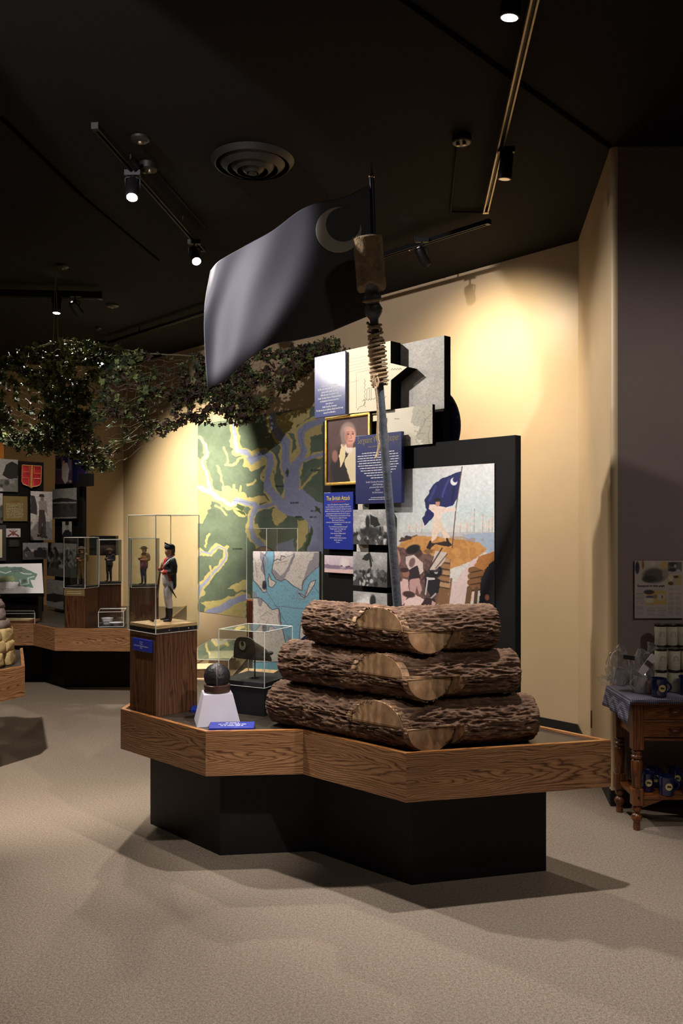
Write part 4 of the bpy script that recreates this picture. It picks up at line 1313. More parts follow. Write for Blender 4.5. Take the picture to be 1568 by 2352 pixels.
# tilted navy reader seen edge on
pa, pbb = at(676, 1480, 4.02), at(722, 1441, 4.02)
dv = (pbb - pa); L_ = 0.42
nrm = Vector((dv.z, 0, -dv.x)).normalized()
t = thing('tilted_reader_panel', 'dark navy tilted reader panel seen edge on beside the top log', 'panel', at_z(735, 1640, zplat))
MB().slab([pa, pbb + dv * .25, pbb + dv * .25 - nrm * -0.0, pa][:2] + [pbb + dv * .25 + nrm * 0.022, pa + nrm * 0.022], Vector((0.10, 0.30, 0))).obj('slab', mat('dark_navy_slab', S(18, 22, 52), 0.4), t)
pm_ = (pa + pbb) / 2 + Vector((0.10, 0.18, 0))
MB().tube([Vector((pm_.x, pm_.y, zplat)), pm_ + Vector((0, 0, 0.0))], 0.012, 10).obj('stand', M_BLACKMETAL, t, smooth=True)

# ------------------------------------------------------------------ the big painted map on the wall
WATER = (156, 162, 190); SAND = (204, 188, 126); GREEN = (108, 122, 104)
def p_map(c):
    c.C[:] = GREEN
    c.grain(26, .12, 5, 3)
    A = lambda L: [Z4(*p) for p in L]
    def river(L, w, sw, wob=3.0, seed=9):
        P_ = A(L); ws = [k * .23 for k in w]; ss = [(k + sw) * .23 for k in w]
        c.line(P_, ss, SAND, 1, wob + 4, 14, seed + 3)
        return (P_, ws, wob, seed)
    jobs = []
    # marsh first
    for L in (A([(560, 640), (640, 600), (700, 560), (800, 570), (840, 640), (780, 720), (640, 800), (560, 740)]),
              A([(880, 230), (1000, 200), (1100, 150), (1250, 150), (1220, 260), (1110, 330), (1100, 420), (1000, 400), (900, 380)]),
              A([(1180, 330), (1350, 290), (1350, 420), (1230, 440), (1220, 560), (1180, 620)]),
              A([(1010, 660), (1060, 600), (1110, 560), (1100, 700), (1060, 740), (1020, 720)]),
              A([(340, 960), (400, 940), (520, 1000), (600, 1050), (760, 1040), (840, 1100), (700, 1120), (560, 1080), (420, 1110), (330, 1050)]),
              A([(440, 1150), (520, 1160), (600, 1230), (560, 1260), (470, 1210)]),
              A([(860, 1170), (960, 1200), (1000, 1260), (900, 1340), (840, 1290)]),
              A([(600, 1230), (660, 1260), (720, 1400), (700, 1460), (640, 1440)]),
              A([(1100, 1280), (1210, 1260), (1200, 1420), (1150, 1560), (1090, 1600), (1100, 1420)]),
              A([(140, 2110), (300, 2080), (480, 2040), (590, 2010), (580, 2280), (400, 2260), (250, 2240)]),
              A([(410, 1960), (480, 1910), (590, 1880), (590, 1980), (470, 1990)]),
              A([(100, 650), (180, 700), (200, 860), (240, 1000), (220, 1180), (150, 1330), (60, 1300), (60, 700)])):
        c.poly(L, SAND, 1, 5, 12)
    jobs.append(river([(460, 330), (480, 480), (500, 590), (580, 600), (640, 690), (700, 650), (760, 610), (820, 640), (830, 720), (800, 860), (810, 960), (880, 1060), (960, 1140)], [34, 40, 42, 60, 66, 64, 56, 60, 60, 56, 70, 90, 120], 50))
    jobs.append(river([(850, 200), (860, 340), (920, 440), (980, 500), (985, 620), (985, 760), (1040, 860), (1050, 1000), (1060, 1100)], [60, 66, 90, 90, 76, 90, 130, 150, 180], 44))
    jobs.append(river([(1360, 280), (1220, 330), (1130, 400), (1140, 500), (1170, 600), (1120, 680), (1060, 780), (1050, 900)], [50, 70, 66, 60, 66, 70, 110, 150], 56))
    jobs.append(river([(1360, 620), (1270, 650), (1170, 680), (1100, 720)], [26, 24, 22, 20], 34))
    jobs.append(river([(460, 1110), (500, 1080), (600, 1110), (670, 1120), (690, 1160), (640, 1240), (640, 1360), (660, 1450), (740, 1540)], [44, 44, 48, 52, 56, 44, 44, 54, 70], 46))
    jobs.append(river([(690, 1160), (780, 1150), (860, 1120)], [40, 34, 36], 30))
    jobs.append(river([(80, 940), (240, 1010), (310, 1060), (430, 1130)], [50, 46, 40, 40], 60))
    jobs.append(river([(130, 450), (180, 520), (200, 640), (150, 700), (200, 860), (240, 1000)], [12, 14, 20, 20, 26, 36], 40))
    jobs.append(river([(60, 1700), (140, 1600), (220, 1620), (310, 1540), (380, 1570), (390, 1650), (330, 1740), (220, 1850), (140, 1950), (90, 2060), (70, 2160)], [14, 16, 16, 16, 18, 20, 22, 26, 34, 44, 50], 46))
    jobs.append(river([(220, 2210), (340, 2170), (470, 2090), (590, 2060)], [80, 70, 60, 60], 40))
    # harbour
    P_ = A([(930, 1080), (1060, 1040), (1150, 970), (1230, 1040), (1290, 1100), (1360, 1120), (1360, 1620), (1180, 1640), (1230, 1480), (1200, 1300), (1150, 1250), (1010, 1250), (900, 1180)])
    for (p, w, wb, sd_) in jobs: c.line(p, w, WATER, 1, wb, 14, sd_)
    c.poly(P_, WATER, 1, 3, 12)
    c.poly(A([(900, 1520), (1060, 1470), (1080, 1640), (880, 1640)]), WATER, .8, 4)
    for L in (A([(1245, 1330), (1255, 1400), (1230, 1500), (1190, 1590), (1165, 1570), (1200, 1470), (1225, 1390)]),
              A([(995, 760), (1015, 800), (1000, 860), (980, 820)]), A([(1270, 1130), (1330, 1180), (1340, 1220), (1280, 1180)]),
              A([(480, 1180), (560, 1200), (590, 1240), (520, 1210)]), A([(500, 1115), (570, 1150), (550, 1200), (490, 1160)])):
        c.poly(L, (84, 98, 70), 1, 2)
    for L in ([(380, 730), (460, 740), (520, 660), (600, 640)], [(300, 740), (330, 820), (360, 940)], [(600, 930), (660, 920), (680, 880)], [(1150, 960), (1210, 880), (1320, 760)],
              [(180, 1550), (190, 1480), (220, 1420)], [(240, 1830), (230, 1750)], [(280, 1140), (340, 1170), (390, 1230)], [(470, 1010), (470, 930)], [(530, 1060), (540, 940)], [(370, 560), (400, 640), (400, 720)]):
        c.line(A(L), 5, SAND, .95, 3, 9, 4)
    for L in ([(860, 340), (940, 430), (985, 560), (985, 720)], [(1180, 340), (1135, 430), (1160, 560), (1130, 660)], [(460, 1085), (560, 1100), (660, 1130)], [(680, 650), (760, 620), (815, 660)]):
        P_ = A(L)
        for (a, b) in zip(P_[:-1], P_[1:]):
            for k in range(6):
                c.oval(a[0] + (b[0] - a[0]) * k / 6, a[1] + (b[1] - a[1]) * k / 6, .9, .9, (70, 76, 120), .8, .8)
    for x, y, w in ((880, 945, 95), (1235, 785, 100), (1030, 1110, 95), (1075, 1250, 80), (1220, 1255, 80), (1235, 1190, 60), (455, 1572, 110)):
        c.textlines(*[Z4(x, y)[0], Z4(x + w, y)[0], Z4(x, y - 9)[1], Z4(x, y + 9)[1]], 4.2, (54, 60, 56), .75, 3, .9)
    c.grain(5, .05, 2)
def on_wall(px, py, o=0.004): return hit(px, py, PC + nW * o, nW)
a = on_wall(454, 975); b = on_wall(752, 975)
z0_, z1_ = on_wall(454, 975).z, on_wall(454, 1404).z
TLm = Vector((a.x, a.y, z0_)); TRm = Vector((b.x, b.y, z0_)); BLm = Vector((a.x, a.y, z1_))
mp_ = thing('wall_map', 'huge green and yellow painted river map on the tan wall', 'map', (BLm + Vector((b.x, b.y, z1_))) / 2)
sheet('map_print', TLm, TRm, BLm, p_map, mp_, res=1.25, m=PRINT)

# ------------------------------------------------------------------ acrylic cases
def square(c, s, ang):
    """corners of a square, front corner c (x, y), side s, right-hand side leaving at angle ang"""
    a, b = Vector((math.cos(ang), math.sin(ang), 0)), Vector((-math.sin(ang), math.cos(ang), 0))
    c = Vector((c[0], c[1], 0))
    return [c, c + a * s, c + a * s + b * s, c + b * s]

def acrylic_box(parent, corners, z0, z1, pane=0.004, edge=0.0023):
    """five panes and their bright polished edges; parts of the given case"""
    n = len(corners)
    cen = sum(corners, Vector()) / n
    up = Vector((0, 0, 1))
    for i in range(n):
        a, b = corners[i], corners[(i + 1) % n]
        d = (b - a).normalized(); inn = (cen - (a + b) / 2); inn.z = 0; inn.normalize()
        MB().slab([a + up * z0 + d * .001, b + up * z0 - d * .001, b + up * (z1 - .001), a + up * (z1 - .001)], inn * pane).obj('pane', M_ACRYL, parent)
    MB().slab([p + up * z1 for p in corners], (0, 0, -pane)).obj('pane', M_ACRYL, parent)
    for i in range(n):
        a, b = corners[i], corners[(i + 1) % n]
        MB().tube([a + up * z0, a + up * z1], edge, 5).obj('polished_edge', M_EDGE, parent)
        MB().tube([a + up * z1, b + up * z1], edge * .7, 5).obj('polished_edge', M_EDGE, parent)
        MB().tube([a + up * z0, b + up * z0], edge * .6, 5).obj('polished_edge', M_EDGE, parent)

def poly_obj(name, corners, z0, z1, m, parent, bevel=0.0):
    """prism in the frame of its first edge, so that wood runs along it"""
    a, b = corners[0], corners[1]
    ang = math.atan2((b - a).y, (b - a).x)
    mw = frame(Vector((a.x, a.y, z0)), ang)
    inv = mw.inverted()
    return MB().prism([tuple((inv @ Vector((p.x, p.y, z0)))[:2]) for p in corners], 0, z1 - z0).obj(name, m, parent, mw, bevel=bevel)

def shrink(corners, k):
    cen = sum(corners, Vector()) / len(corners)
    return [cen + (p - cen) * k for p in corners]

M_SCREW = mat('screw_steel', S(210, 208, 204), 0.25, metal=1.0)
# --- soldier case
q1 = square((-0.877, 3.915), 0.235, math.radians(45.2))
ped = thing('pedestal', 'tall oak pedestal under the acrylic case with the toy soldier', 'pedestal', q1[0] + Vector((0, 0, ZT - .012)))
ZP1 = 1.036
poly_obj('body', q1, ZT - 0.012, ZP1, M_OAKV, ped, 0.002)
case1 = thing('display_case', 'tall acrylic display case with the soldier figurine inside', 'display case', q1[0] + Vector((0, 0, ZP1)))
qc = shrink(q1, 1.05)
poly_obj('base_board', shrink(q1, 1.0), ZP1, ZP1 + 0.018, M_BLACK, case1)
poly_obj('maple_base', shrink(q1, 1.0), ZP1 + 0.018, ZP1 + 0.034, M_PLY, case1, 0.001)
acrylic_box(case1, qc, ZP1 - 0.004, 1.596)
for k in (0.3, 0.75):
    a, b = qc[0], qc[1]
    p = a.lerp(b, k) + Vector((0, 0, ZP1 + 0.009))
    nn = Vector(((b - a).y, -(b - a).x, 0)).normalized()
    MB().lathe([(0.003, 0), (0.003, 0.002), (0.001, 0.003)], 10).obj('screw', M_SCREW, case1, taxis(p, nn), smooth=True)
# blue label on the left face of the pedestal
a, b = q1[3], q1[0]
nn = Vector(((b - a).y, -(b - a).x, 0)).normalized()
lt = hit(306, 1464, a + nn * 0.004, nn); rb = hit(348, 1500, a + nn * 0.004, nn)
dl = (b - a).normalized()
t = thing('case_label', 'blue label fixed to the oak pedestal under the soldier', 'label', Vector(((lt.x + rb.x) / 2, (lt.y + rb.y) / 2, rb.z)))
wl = (Vector((rb.x, rb.y, 0)) - Vector((lt.x, lt.y, 0))).length; hl = lt.z - rb.z
mid = Vector(((lt.x + rb.x) / 2, (lt.y + rb.y) / 2, (lt.z + rb.z) / 2))
MB().box((0, 0, 0), (wl, 0.012, hl)).obj('plate', M_BLUE, t, frame(mid, math.atan2(dl.y, dl.x)), bevel=0.0015, seg=1)
text_part('lettering', "Private\nof the\n2nd South Carolina Regiment\n1776", M_WHITEINK, t, mid + nn * 0.0066 + UP * hl * .33, dl, UP, height=hl * .62, width=wl * .78, res=1)

# ------------------------------------------------------------------ figurines
def figure_mesh(name, pieces, voxel, m):
    """pieces: (points, radii, colour). One continuous surface; colour of the nearest piece"""
    mb = MB()
    for pts, rad, colr in pieces:
        pts = [Vector(p) for p in pts]
        if len(pts) > 1: mb.tube(pts, list(rad), 10)
        for p, r in zip(pts, rad): mb.ball(p, r, 10, 7)
    me = mb.mesh(name)
    tmp = bpy.data.objects.new(name, me); COL.objects.link(tmp)
    md = tmp.modifiers.new('r', 'REMESH'); md.mode = 'VOXEL'; md.voxel_size = voxel; md.use_smooth_shade = True
    sm_ = tmp.modifiers.new('s', 'SMOOTH'); sm_.factor = 0.5; sm_.iterations = 2
    dg = bpy.context.evaluated_depsgraph_get()
    out = bpy.data.meshes.new_from_object(tmp.evaluated_get(dg))
    bpy.data.objects.remove(tmp)
    n = len(out.vertices)
    co = np.empty(n * 3); out.vertices.foreach_get('co', co); co = co.reshape(-1, 3)
    best = np.full(n, 1e9); colv = np.ones((n, 4), np.float32)
    for pts, rad, colr in pieces:
        P_ = [np.array(p, float) for p in pts]
        segs = list(zip(P_[:-1], P_[1:], rad[:-1], rad[1:])) if len(P_) > 1 else [(P_[0], P_[0] + 1e-6, rad[0], rad[0])]
        for a, b, ra, rb_ in segs:
            ab = b - a
            tt = np.clip(((co - a) @ ab) / (ab @ ab + 1e-12), 0, 1)
            d = np.linalg.norm(co - a - tt[:, None] * ab, axis=1) - (ra + (rb_ - ra) * tt)
            k = d < best
            best[k] = d[k]; colv[k, :] = colr
    at_ = out.attributes.new('ink', 'FLOAT_COLOR', 'POINT')
    at_.data.foreach_set('color', colv.ravel())
    out.materials.clear(); out.materials.append(m)
    out.name = name
    for p in out.polygons: p.use_smooth = True
    return out
M_PAINTED = print_mat('painted_figure', 0.5, 0.4)

def soldier(t, mw, pal, musket=True, tricorn=True):
    """a soldier one unit tall facing -X; pal: coat, facing, breeches, boots, skin, hair"""
    coat, face_, breech, boot, skin, hair = pal
    Z = lambda y: (2170 - y) / 1905.0
    X = lambda x: (x - 470) / 1905.0
    P_ = lambda x, y, d=0.0: (X(x), d, Z(y))
    white = S(214, 210, 214)
    pcs = [
        # legs: near leg (d<0) and far leg a little forward
        ([P_(480, 1260, -.042), P_(470, 1420, -.045), P_(468, 1600, -.045)], [.058, .052, .041], breech),
        ([P_(468, 1600, -.045), P_(490, 1740, -.045), P_(500, 1870, -.045)], [.040, .038, .031], breech),
        ([P_(500, 1880, -.045), P_(505, 2040, -.045), P_(500, 2130, -.045)], [.034, .028, .024], boot),
        ([P_(500, 2140, -.045), P_(420, 2150, -.052), P_(350, 2158, -.056)], [.022, .020, .013], boot),
        ([P_(440, 1260, .042), P_(415, 1420, .045), P_(410, 1600, .045)], [.056, .050, .040], breech),
        ([P_(410, 1600, .045), P_(425, 1740, .045), P_(435, 1870, .045)], [.039, .036, .030], breech),
        ([P_(432, 1880, .045), P_(430, 2020, .045), P_(420, 2110, .045)], [.033, .027, .023], boot),
        ([P_(420, 2118, .045), P_(330, 2130, .055), P_(260, 2140, .060)], [.021, .019, .012], boot),
        # waistcoat and hips
        ([P_(440, 1250, -.03), P_(430, 1130, -.03), P_(440, 1010, -.03)], [.066, .066, .064], breech),
        ([P_(440, 1250, .03), P_(430, 1130, .03), P_(440, 1010, .03)], [.066, .066, .064], breech),
        # coat: back, chest, shoulders, skirts
        ([P_(500, 1010, -.035), P_(505, 880, -.045), P_(520, 760, -.055)], [.070, .078, .066], coat),
        ([P_(500, 1010, .035), P_(505, 880, .045), P_(520, 760, .055)], [.070, .078, .066], coat),
        ([P_(440, 960, 0), P_(425, 850, 0), P_(450, 740, 0)], [.060, .066, .060], face_),
        ([P_(540, 1020, -.03), P_(560, 1180, -.04), P_(590, 1340, -.04)], [.055, .046, .028], coat),
        ([P_(540, 1020, .03), P_(560, 1180, .04), P_(590, 1340, .04)], [.055, .046, .028], coat),
        ([P_(590, 1330, -.04), P_(615, 1420, -.035)], [.024, .008], white),
        ([P_(450, 1060, -.078), P_(490, 1160, -.080), P_(530, 1270, -.070)], [.018, .018, .015], face_),
        # near arm
        ([P_(560, 730, -.110), P_(600, 840, -.122), P_(600, 970, -.122)], [.050, .046, .040], coat),
        ([P_(600, 970, -.122), P_(520, 985, -.115), P_(450, 990, -.095)], [.038, .034, .030], coat),
        ([P_(445, 990, -.094), P_(395, 992, -.075)], [.033, .033], face_),
        ([P_(385, 992, -.07), P_(330, 985, -.045), P_(285, 980, -.02)], [.022, .022, .016], skin),
        # far arm
        ([P_(540, 730, .110), P_(540, 850, .120), P_(500, 950, .115)], [.048, .044, .038], coat),
        ([P_(500, 950, .115), P_(380, 940, .085), P_(290, 950, .05)], [.036, .033, .030], coat),
        ([P_(280, 930, .045), P_(250, 915, .03)], [.030, .030], face_),
        ([P_(255, 905, .02), P_(290, 885, .0), P_(320, 880, -.02)], [.022, .021, .015], skin),
        # neck, stock, head
        ([P_(510, 690, 0), P_(495, 600, 0)], [.042, .036], face_),
        ([P_(500, 630, 0), P_(480, 590, 0)], [.038, .036], white),
        ([P_(480, 590, 0), P_(470, 520, 0)], [.034, .034], skin),
        ([P_(450, 500, 0), P_(470, 470, 0)], [.048, .052], skin),
        ([P_(425, 575, 0), P_(440, 550, 0)], [.020, .030], skin),
        ([P_(398, 505, 0), P_(385, 520, 0)], [.012, .010], skin),
        ([P_(402, 548, 0)], [.014], skin),
        ([P_(525, 450, 0), P_(540, 500, 0), P_(545, 560, 0)], [.050, .040, .022], hair),
        ([P_(545, 560, 0), P_(600, 585, 0)], [.016, .010], hair),
        ([P_(500, 520, -.048), P_(500, 535, -.048)], [.012, .010], skin),
    ]
    body = link(bpy.data.objects.new('body', figure_mesh('body', pcs, 0.0105, M_PAINTED)), t, mw)
    blk = M_BLACKMETAL
    L = lambda *a: Vector(P_(*a))
    # hat
    if tricorn:
        mb = MB()
        mb.ball(L(485, 390), 0.062, 16, 10, (1.1, .95, .72))
        mb.tube([L(372, 410), L(480, 412), L(600, 405)], [.012, .028, .018], 12)
        mb.slab([L(360, 268, -.01), L(375, 436, -.01), L(600, 426, -.045), L(585, 345, -.05), L(480, 330, -.055)], (0, .006, 0))
        mb.slab([L(360, 268, .01), L(375, 436, .01), L(600, 426, .045), L(585, 345, .05), L(480, 330, .055)], (0, -.006, 0))
        mb.obj('hat', mat('black_felt', S(32, 33, 38), 0.8), t, mw, smooth=True, angle=0.7)
        MB().ball(L(395, 355, -.022), 0.014, 10, 8, (.8, .5, 1.5)).obj('hat_badge', mat('silver_badge', S(180, 180, 180), .4, .5), t, mw, smooth=True)
    else:
        mb = MB()
        mb.ball(L(470, 420), 0.075, 16, 10, (1.1, .95, .7))
        mb.lathe([(.12, 0), (.125, .006), (.06, .02)], 20, L(465, 440))
        mb.obj('hat', mat('brown_felt_hat', S(70, 56, 42), 0.8), t, mw, smooth=True, angle=0.7)
    # eyes and brow
    mb = MB()
    mb.ball(L(412, 490, -.028), .006, 8, 6); mb.ball(L(412, 490, .028), .006, 8, 6)
    mb.obj('eyes', M_BLACKINK, t, mw, smooth=True)
    if musket:
        mb = MB()
        mb.tube([L(60, 2160, -.01), L(110, 1980, -.01), L(165, 1800, -.01), L(195, 1600, -.01), L(225, 1200, -.01), L(262, 960, -.01), L(300, 760, -.01)], [.030, .028, .018, .014, .012, .011, .008], 8)
        mb.obj('musket_stock', mat('walnut_stock', S(74, 48, 36), .5), t, mw, smooth=True)
        MB().tube([L(200, 1600, -.022), L(268, 960, -.022), L(318, 690, -.022)], [.007, .006, .005], 8).obj('musket_barrel', mat('gun_steel', S(130, 132, 138), .35, .8), t, mw, smooth=True)
        # cross belt, sword, buttons
        belt = mat('white_belt', S(222, 220, 220), .6)
        mb = MB()
        mb.tube([L(600, 660, -.06), L(575, 660, -.105), L(530, 680, -.118), L(470, 730, -.116), L(410, 790, -.088), L(352, 850, -.055)], [.014, .017, .018, .018, .017, .014], 8)
        mb.obj('cross_belt', belt, t, mw, smooth=True)
        MB().tube([L(470, 1280, -.10), L(560, 1440, -.105), L(655, 1600, -.11)], [.013, .011, .004], 8).obj('scabbard', blk, t, mw, smooth=True)
        MB().slab([L(430, 1200, -.095), L(465, 1195, -.1), L(495, 1275, -.1), L(460, 1285, -.095)], (0, -.006, 0)).obj('sword_frog', belt, t, mw)
        for (x, y) in ((450, 1080), (486, 1140), (522, 1198), (556, 1255)):
            MB().ball(L(x, y, -.096 if y < 1200 else -.086), .0085, 8, 6).obj('button', M_SCREW, t, mw, smooth=True)
        for (x, y) in ((425, 985), (425, 955)):
            MB().ball(L(x, y, -.127), .007, 8, 6).obj('button', M_SCREW, t, mw, smooth=True)
ft = at(386, 1432, 4.11)
fz = ZP1 + 0.034
sol = thing('soldier_figurine', 'painted soldier figurine in dark coat with red facings, holding a musket', 'figurine', (ft.x, ft.y, fz))
soldier(sol, Matrix.Translation((ft.x + 0.005, ft.y, fz + 0.001)) @ Matrix.Rotation(math.radians(8), 4, 'Z') @ Matrix.Scale(0.393, 4),
        (S(38, 40, 46), S(186, 44, 40), S(206, 200, 208), S(34, 34, 38), S(206, 150, 122), S(92, 66, 54)))

# ------------------------------------------------------------------ hat case
q2 = square((-0.365, 3.92), 0.262, math.radians(63.2))
ZP2 = 0.774
pd2 = thing('pedestal', 'low black pedestal under the acrylic case with the leather cap', 'pedestal', q2[0] + Vector((0, 0, ZT - .012)))
poly_obj('body', shrink(q2, .97), ZT - 0.012, ZP2, M_BLACK, pd2)
case2 = thing('display_case', 'low acrylic display case with the dark leather cap inside', 'display case', q2[0] + Vector((0, 0, ZP2)))
poly_obj('base_plate', shrink(q2, .985), ZP2, ZP2 + 0.022, M_BLACK, case2)
acrylic_box(case2, q2, ZP2, 1.040)
for k in (0.33, 0.78):
    a, b = q2[0], q2[1]
    p = a.lerp(b, k) + Vector((0, 0, ZP2 + 0.011)); nn = Vector(((b - a).y, -(b - a).x, 0)).normalized()
    MB().lathe([(0.003, 0), (0.003, 0.002), (0.001, 0.003)], 10).obj('screw', M_SCREW, case2, taxis(p, nn), smooth=True)
# cap
M_LEATHER = mat('dark_leather', S(52, 44, 36), 0.45, var=0.2, vscale=40, bmp=0.25, bscale=90)
cen2 = sum(q2, Vector()) / 4
cap = thing('leather_cap', 'dark leather cap with a silver crescent badge on a thin stand', 'cap', (cen2.x, cen2.y, ZP2 + 0.022))
hc = at(585, 1489, cen2.y - 0.02)
ax_h = Vector((0.58, 0.81, 0)).normalized()          # from the front plate to the back
sd_h = Vector((-ax_h.y, ax_h.x, 0))
def cap_pt(s, th):
    """s 0 front to 1 back, th around the dome from one side over the top to the other"""
    w = 0.070 * (1 - 0.40 * s ** 2.2); h = 0.104 * (1 - 0.50 * s ** 1.3) * (1 - .25 * max(0, s - .85) / .15)
    base_z = -0.044 - 0.026 * s
    e = 0.72 + .25 * min(1, s * 3)
    x = math.copysign(abs(math.cos(th)) ** e, math.cos(th)); z = abs(math.sin(th)) ** e
    return hc + ax_h * (-0.070 + 0.15 * s) + sd_h * (w * x) + Vector((0, 0, base_z + h * z))
P = [[cap_pt(i / 24, math.pi * j / 32) for j in range(33)] for i in range(25)]
mb = MB(); mb.grid(P)
mb.face([P[0][j] for j in range(33)]); mb.face([P[-1][j] for j in range(33)])
mb.obj('crown', M_LEATHER, cap, smooth=True, angle=0.9)
# raised front plate
mb = MB()
fp = [hc + ax_h * -0.074 + sd_h * (0.074 * math.copysign(abs(math.cos(a)) ** .6, math.cos(a))) + Vector((0, 0, -0.044 + 0.108 * abs(math.sin(a)) ** .6)) for a in [math.pi * k / 30 for k in range(31)]]
mb.slab(fp, ax_h * 0.006)
mb.obj('front_plate', M_LEATHER, cap, bevel=0.001, seg=1)
# crescent badge
bc = hc + ax_h * -0.0765 + Vector((0, 0, 0.022)) + sd_h * 0.012
mb = MB(); o1 = []; i1 = []
for k in range(41):
    a = math.radians(90 + 28) + math.radians(360 - 56) * k / 40
    o1.append(bc - sd_h * (0.0205 * math.cos(a)) + Vector((0, 0, 0.0225 * math.sin(a))))
    i1.append(bc - sd_h * (0.0125 * math.cos(a)) + Vector((0, 0, 0.013 * math.sin(a) + 0.0075)))
for k in range(40):
    mb.slab([o1[k], o1[k + 1], i1[k + 1], i1[k]], ax_h * -0.002)
mb.obj('crescent_badge', mat('dull_silver', S(168, 160, 138), .4, .6), cap)
bow = hc + ax_h * 0.088 + Vector((0, 0, -0.045))
mb = MB(); mb.ball(bow, .017, 12, 8, (1, 1, .8)); mb.ball(bow + sd_h * -.014 + Vector((0.006, 0, .012)), .018, 12, 8, (1, .7, .6)); mb.ball(bow + sd_h * .014 + Vector((0, 0, -.006)), .019, 12, 8, (.8, .8, .6))
mb.obj('bow', mat('black_ribbon', S(40, 36, 34), .6), cap, smooth=True)
MB().tube([Vector((hc.x, hc.y, ZP2 + 0.022)), hc + Vector((0, 0, -.03))], 0.0035, 10).obj('stand_rod', M_SCREW, cap, smooth=True)
MB().lathe([(0.022, 0), (0.022, 0.003), (0.004, 0.006)], 16, (hc.x, hc.y, ZP2 + 0.022)).obj('stand_foot', M_BLACKMETAL, cap, smooth=True, angle=.7)

# ------------------------------------------------------------------ cannon ball on its white plinth
M_WHITEP = mat('pale_lavender_paint', S(196, 192, 206), 0.6, var=0.03)
z0p = ZT - 0.012
fl_, fr_ = at_z(452, 1672, z0p), at_z(553, 1666, z0p)
rr_ = (fr_ - fl_).normalized(); bb_ = Vector((-rr_.y, rr_.x, 0))
wp = (fr_ - fl_).length
base4 = [fl_, fr_, fr_ + bb_ * wp * .9 + rr_ * -0.0, fl_ + bb_ * wp * .9]
cenp = sum(base4, Vector()) / 4
ZPL = 0.778
pl_ = thing('plinth', 'white tapered plinth under the cannon ball', 'plinth', (cenp.x, cenp.y, z0p))
top4 = [cenp + (p - cenp) * .66 for p in base4]
MB().prism([(p.x, p.y) for p in base4], z0p, ZPL, [(p.x, p.y) for p in top4]).obj('body', M_WHITEP, pl_, bevel=0.0015, seg=1)
rg = thing('ring_stand', 'dark brown wooden ring holding the cannon ball', 'stand', (cenp.x, cenp.y, ZPL))
MB().lathe([(0.042, 0), (0.058, 0), (0.061, 0.008), (0.057, 0.016), (0.060, 0.024), (0.061, 0.034), (0.056, 0.038), (0.040, 0.036), (0.038, 0.02)], 40, (cenp.x, cenp.y, ZPL), cap=False).obj('ring', mat('dark_walnut', S(66, 44, 36), .35, coat=.2), rg, smooth=True, angle=.9)
M_IRON = mat('pitted_iron', S(46, 44, 46), 0.42, metal=0.5, var=0.25, vscale=25, bmp=0.6, bscale=45)
cb = thing('cannon_ball', 'pitted black iron cannon ball with a raised seam', 'cannon ball', (cenp.x, cenp.y, ZPL + 0.018))
bcen = Vector((cenp.x, cenp.y, ZPL + 0.012 + 0.0605))
MB().ball(bcen, 0.0605, 48, 32).obj('ball', M_IRON, cb, smooth=True)
MB().tube([bcen + Vector((0.0602 * math.sin(a) * 0.12, -0.0602 * math.sin(a) * .993, 0.0602 * math.cos(a))) for a in [math.pi * k / 40 for k in range(41)]], 0.0035, 8).obj('seam', mat('worn_iron', S(104, 96, 94), .45, .5), cb, smooth=True)

# blue labels lying on the platform
def wedge_label(label, px0, px1, pyf, depth, txt=None, h0=0.006, h1=0.022):
    a, b = at_z(px0, pyf, z0p), at_z(px1, pyf - (px1 - px0) * .012, z0p)
    d = (b - a).normalized(); bk = Vector((-d.y, d.x, 0))
    t = thing('label_block', label, 'label', (a + b) / 2)
    mb = MB()
    L = (b - a).length
    pts = [a, a + UP * h0 * 2, a + bk * depth + UP * h1, a + bk * depth]
    mb.slab(pts, b - a)
    mb.obj('block', M_BLUE, t, bevel=0.001, seg=1)
    if txt:
        sl = (bk * depth + UP * (h1 - h0 * 2)).normalized(); nn = d.cross(sl)
        word_marks(M_WHITEINK, t, (a + b) / 2 + UP * (h0 * 2) + sl * depth * .85 + nn * .0006, d, sl, [L * .3, L * .62, L * .5], depth * .22)
    return t
wedge_label('long blue label block in front of the white plinth', 479, 583, 1679, 0.075, True)
wedge_label('small blue label block beside the oak pedestal foot', 437, 462, 1636, 0.05)

# ------------------------------------------------------------------ low book case and book cradle at the back of the platform
M_PAPER = mat('aged_paper', S(226, 202, 158), 0.8, var=0.06)
M_PAGES = mat('page_edges', S(112, 82, 58), 0.8, var=0.3, vscale=80)
lc = thing('low_display_case', 'low flat acrylic case over old books, behind the oak pedestal', 'display case', (-0.80, 5.2, z0p))
cq = [Vector((-0.965, 4.88, 0)), Vector((-0.66, 4.84, 0)), Vector((-0.64, 5.70, 0)), Vector((-0.90, 5.74, 0))]
MB().prism([(p.x, p.y) for p in shrink(cq, 1.02)], z0p, z0p + 0.006).obj('base_board', M_PLY, lc)
acrylic_box(lc, cq, z0p + 0.006, 0.757)
def book(label, c, w, d, h, rot, open_=False):
    t = thing('old_book', label, 'book', c)
    m_ = frame(Vector(c), rot)
    MB().box((0, 0, h / 2), (w * .97, d * .97, h * .9)).obj('pages', M_PAGES, t, m_)
    MB().box((0, 0, h * .975), (w, d, h * .05)).obj('top_leaf', M_PAPER, t, m_)
    MB().box((0, 0, h * .02), (w, d, h * .05)).obj('cover', M_PAGES, t, m_)
    return t
zb_ = z0p + 0.0065
book('old book block with a pale top leaf, close to the case front', (-0.845, 4.99, zb_), 0.15, 0.19, 0.052, math.radians(8))
book('larger old book block with pale top leaf beside the maple cradle', (-0.765, 5.30, zb_), 0.17, 0.30, 0.075, math.radians(10))
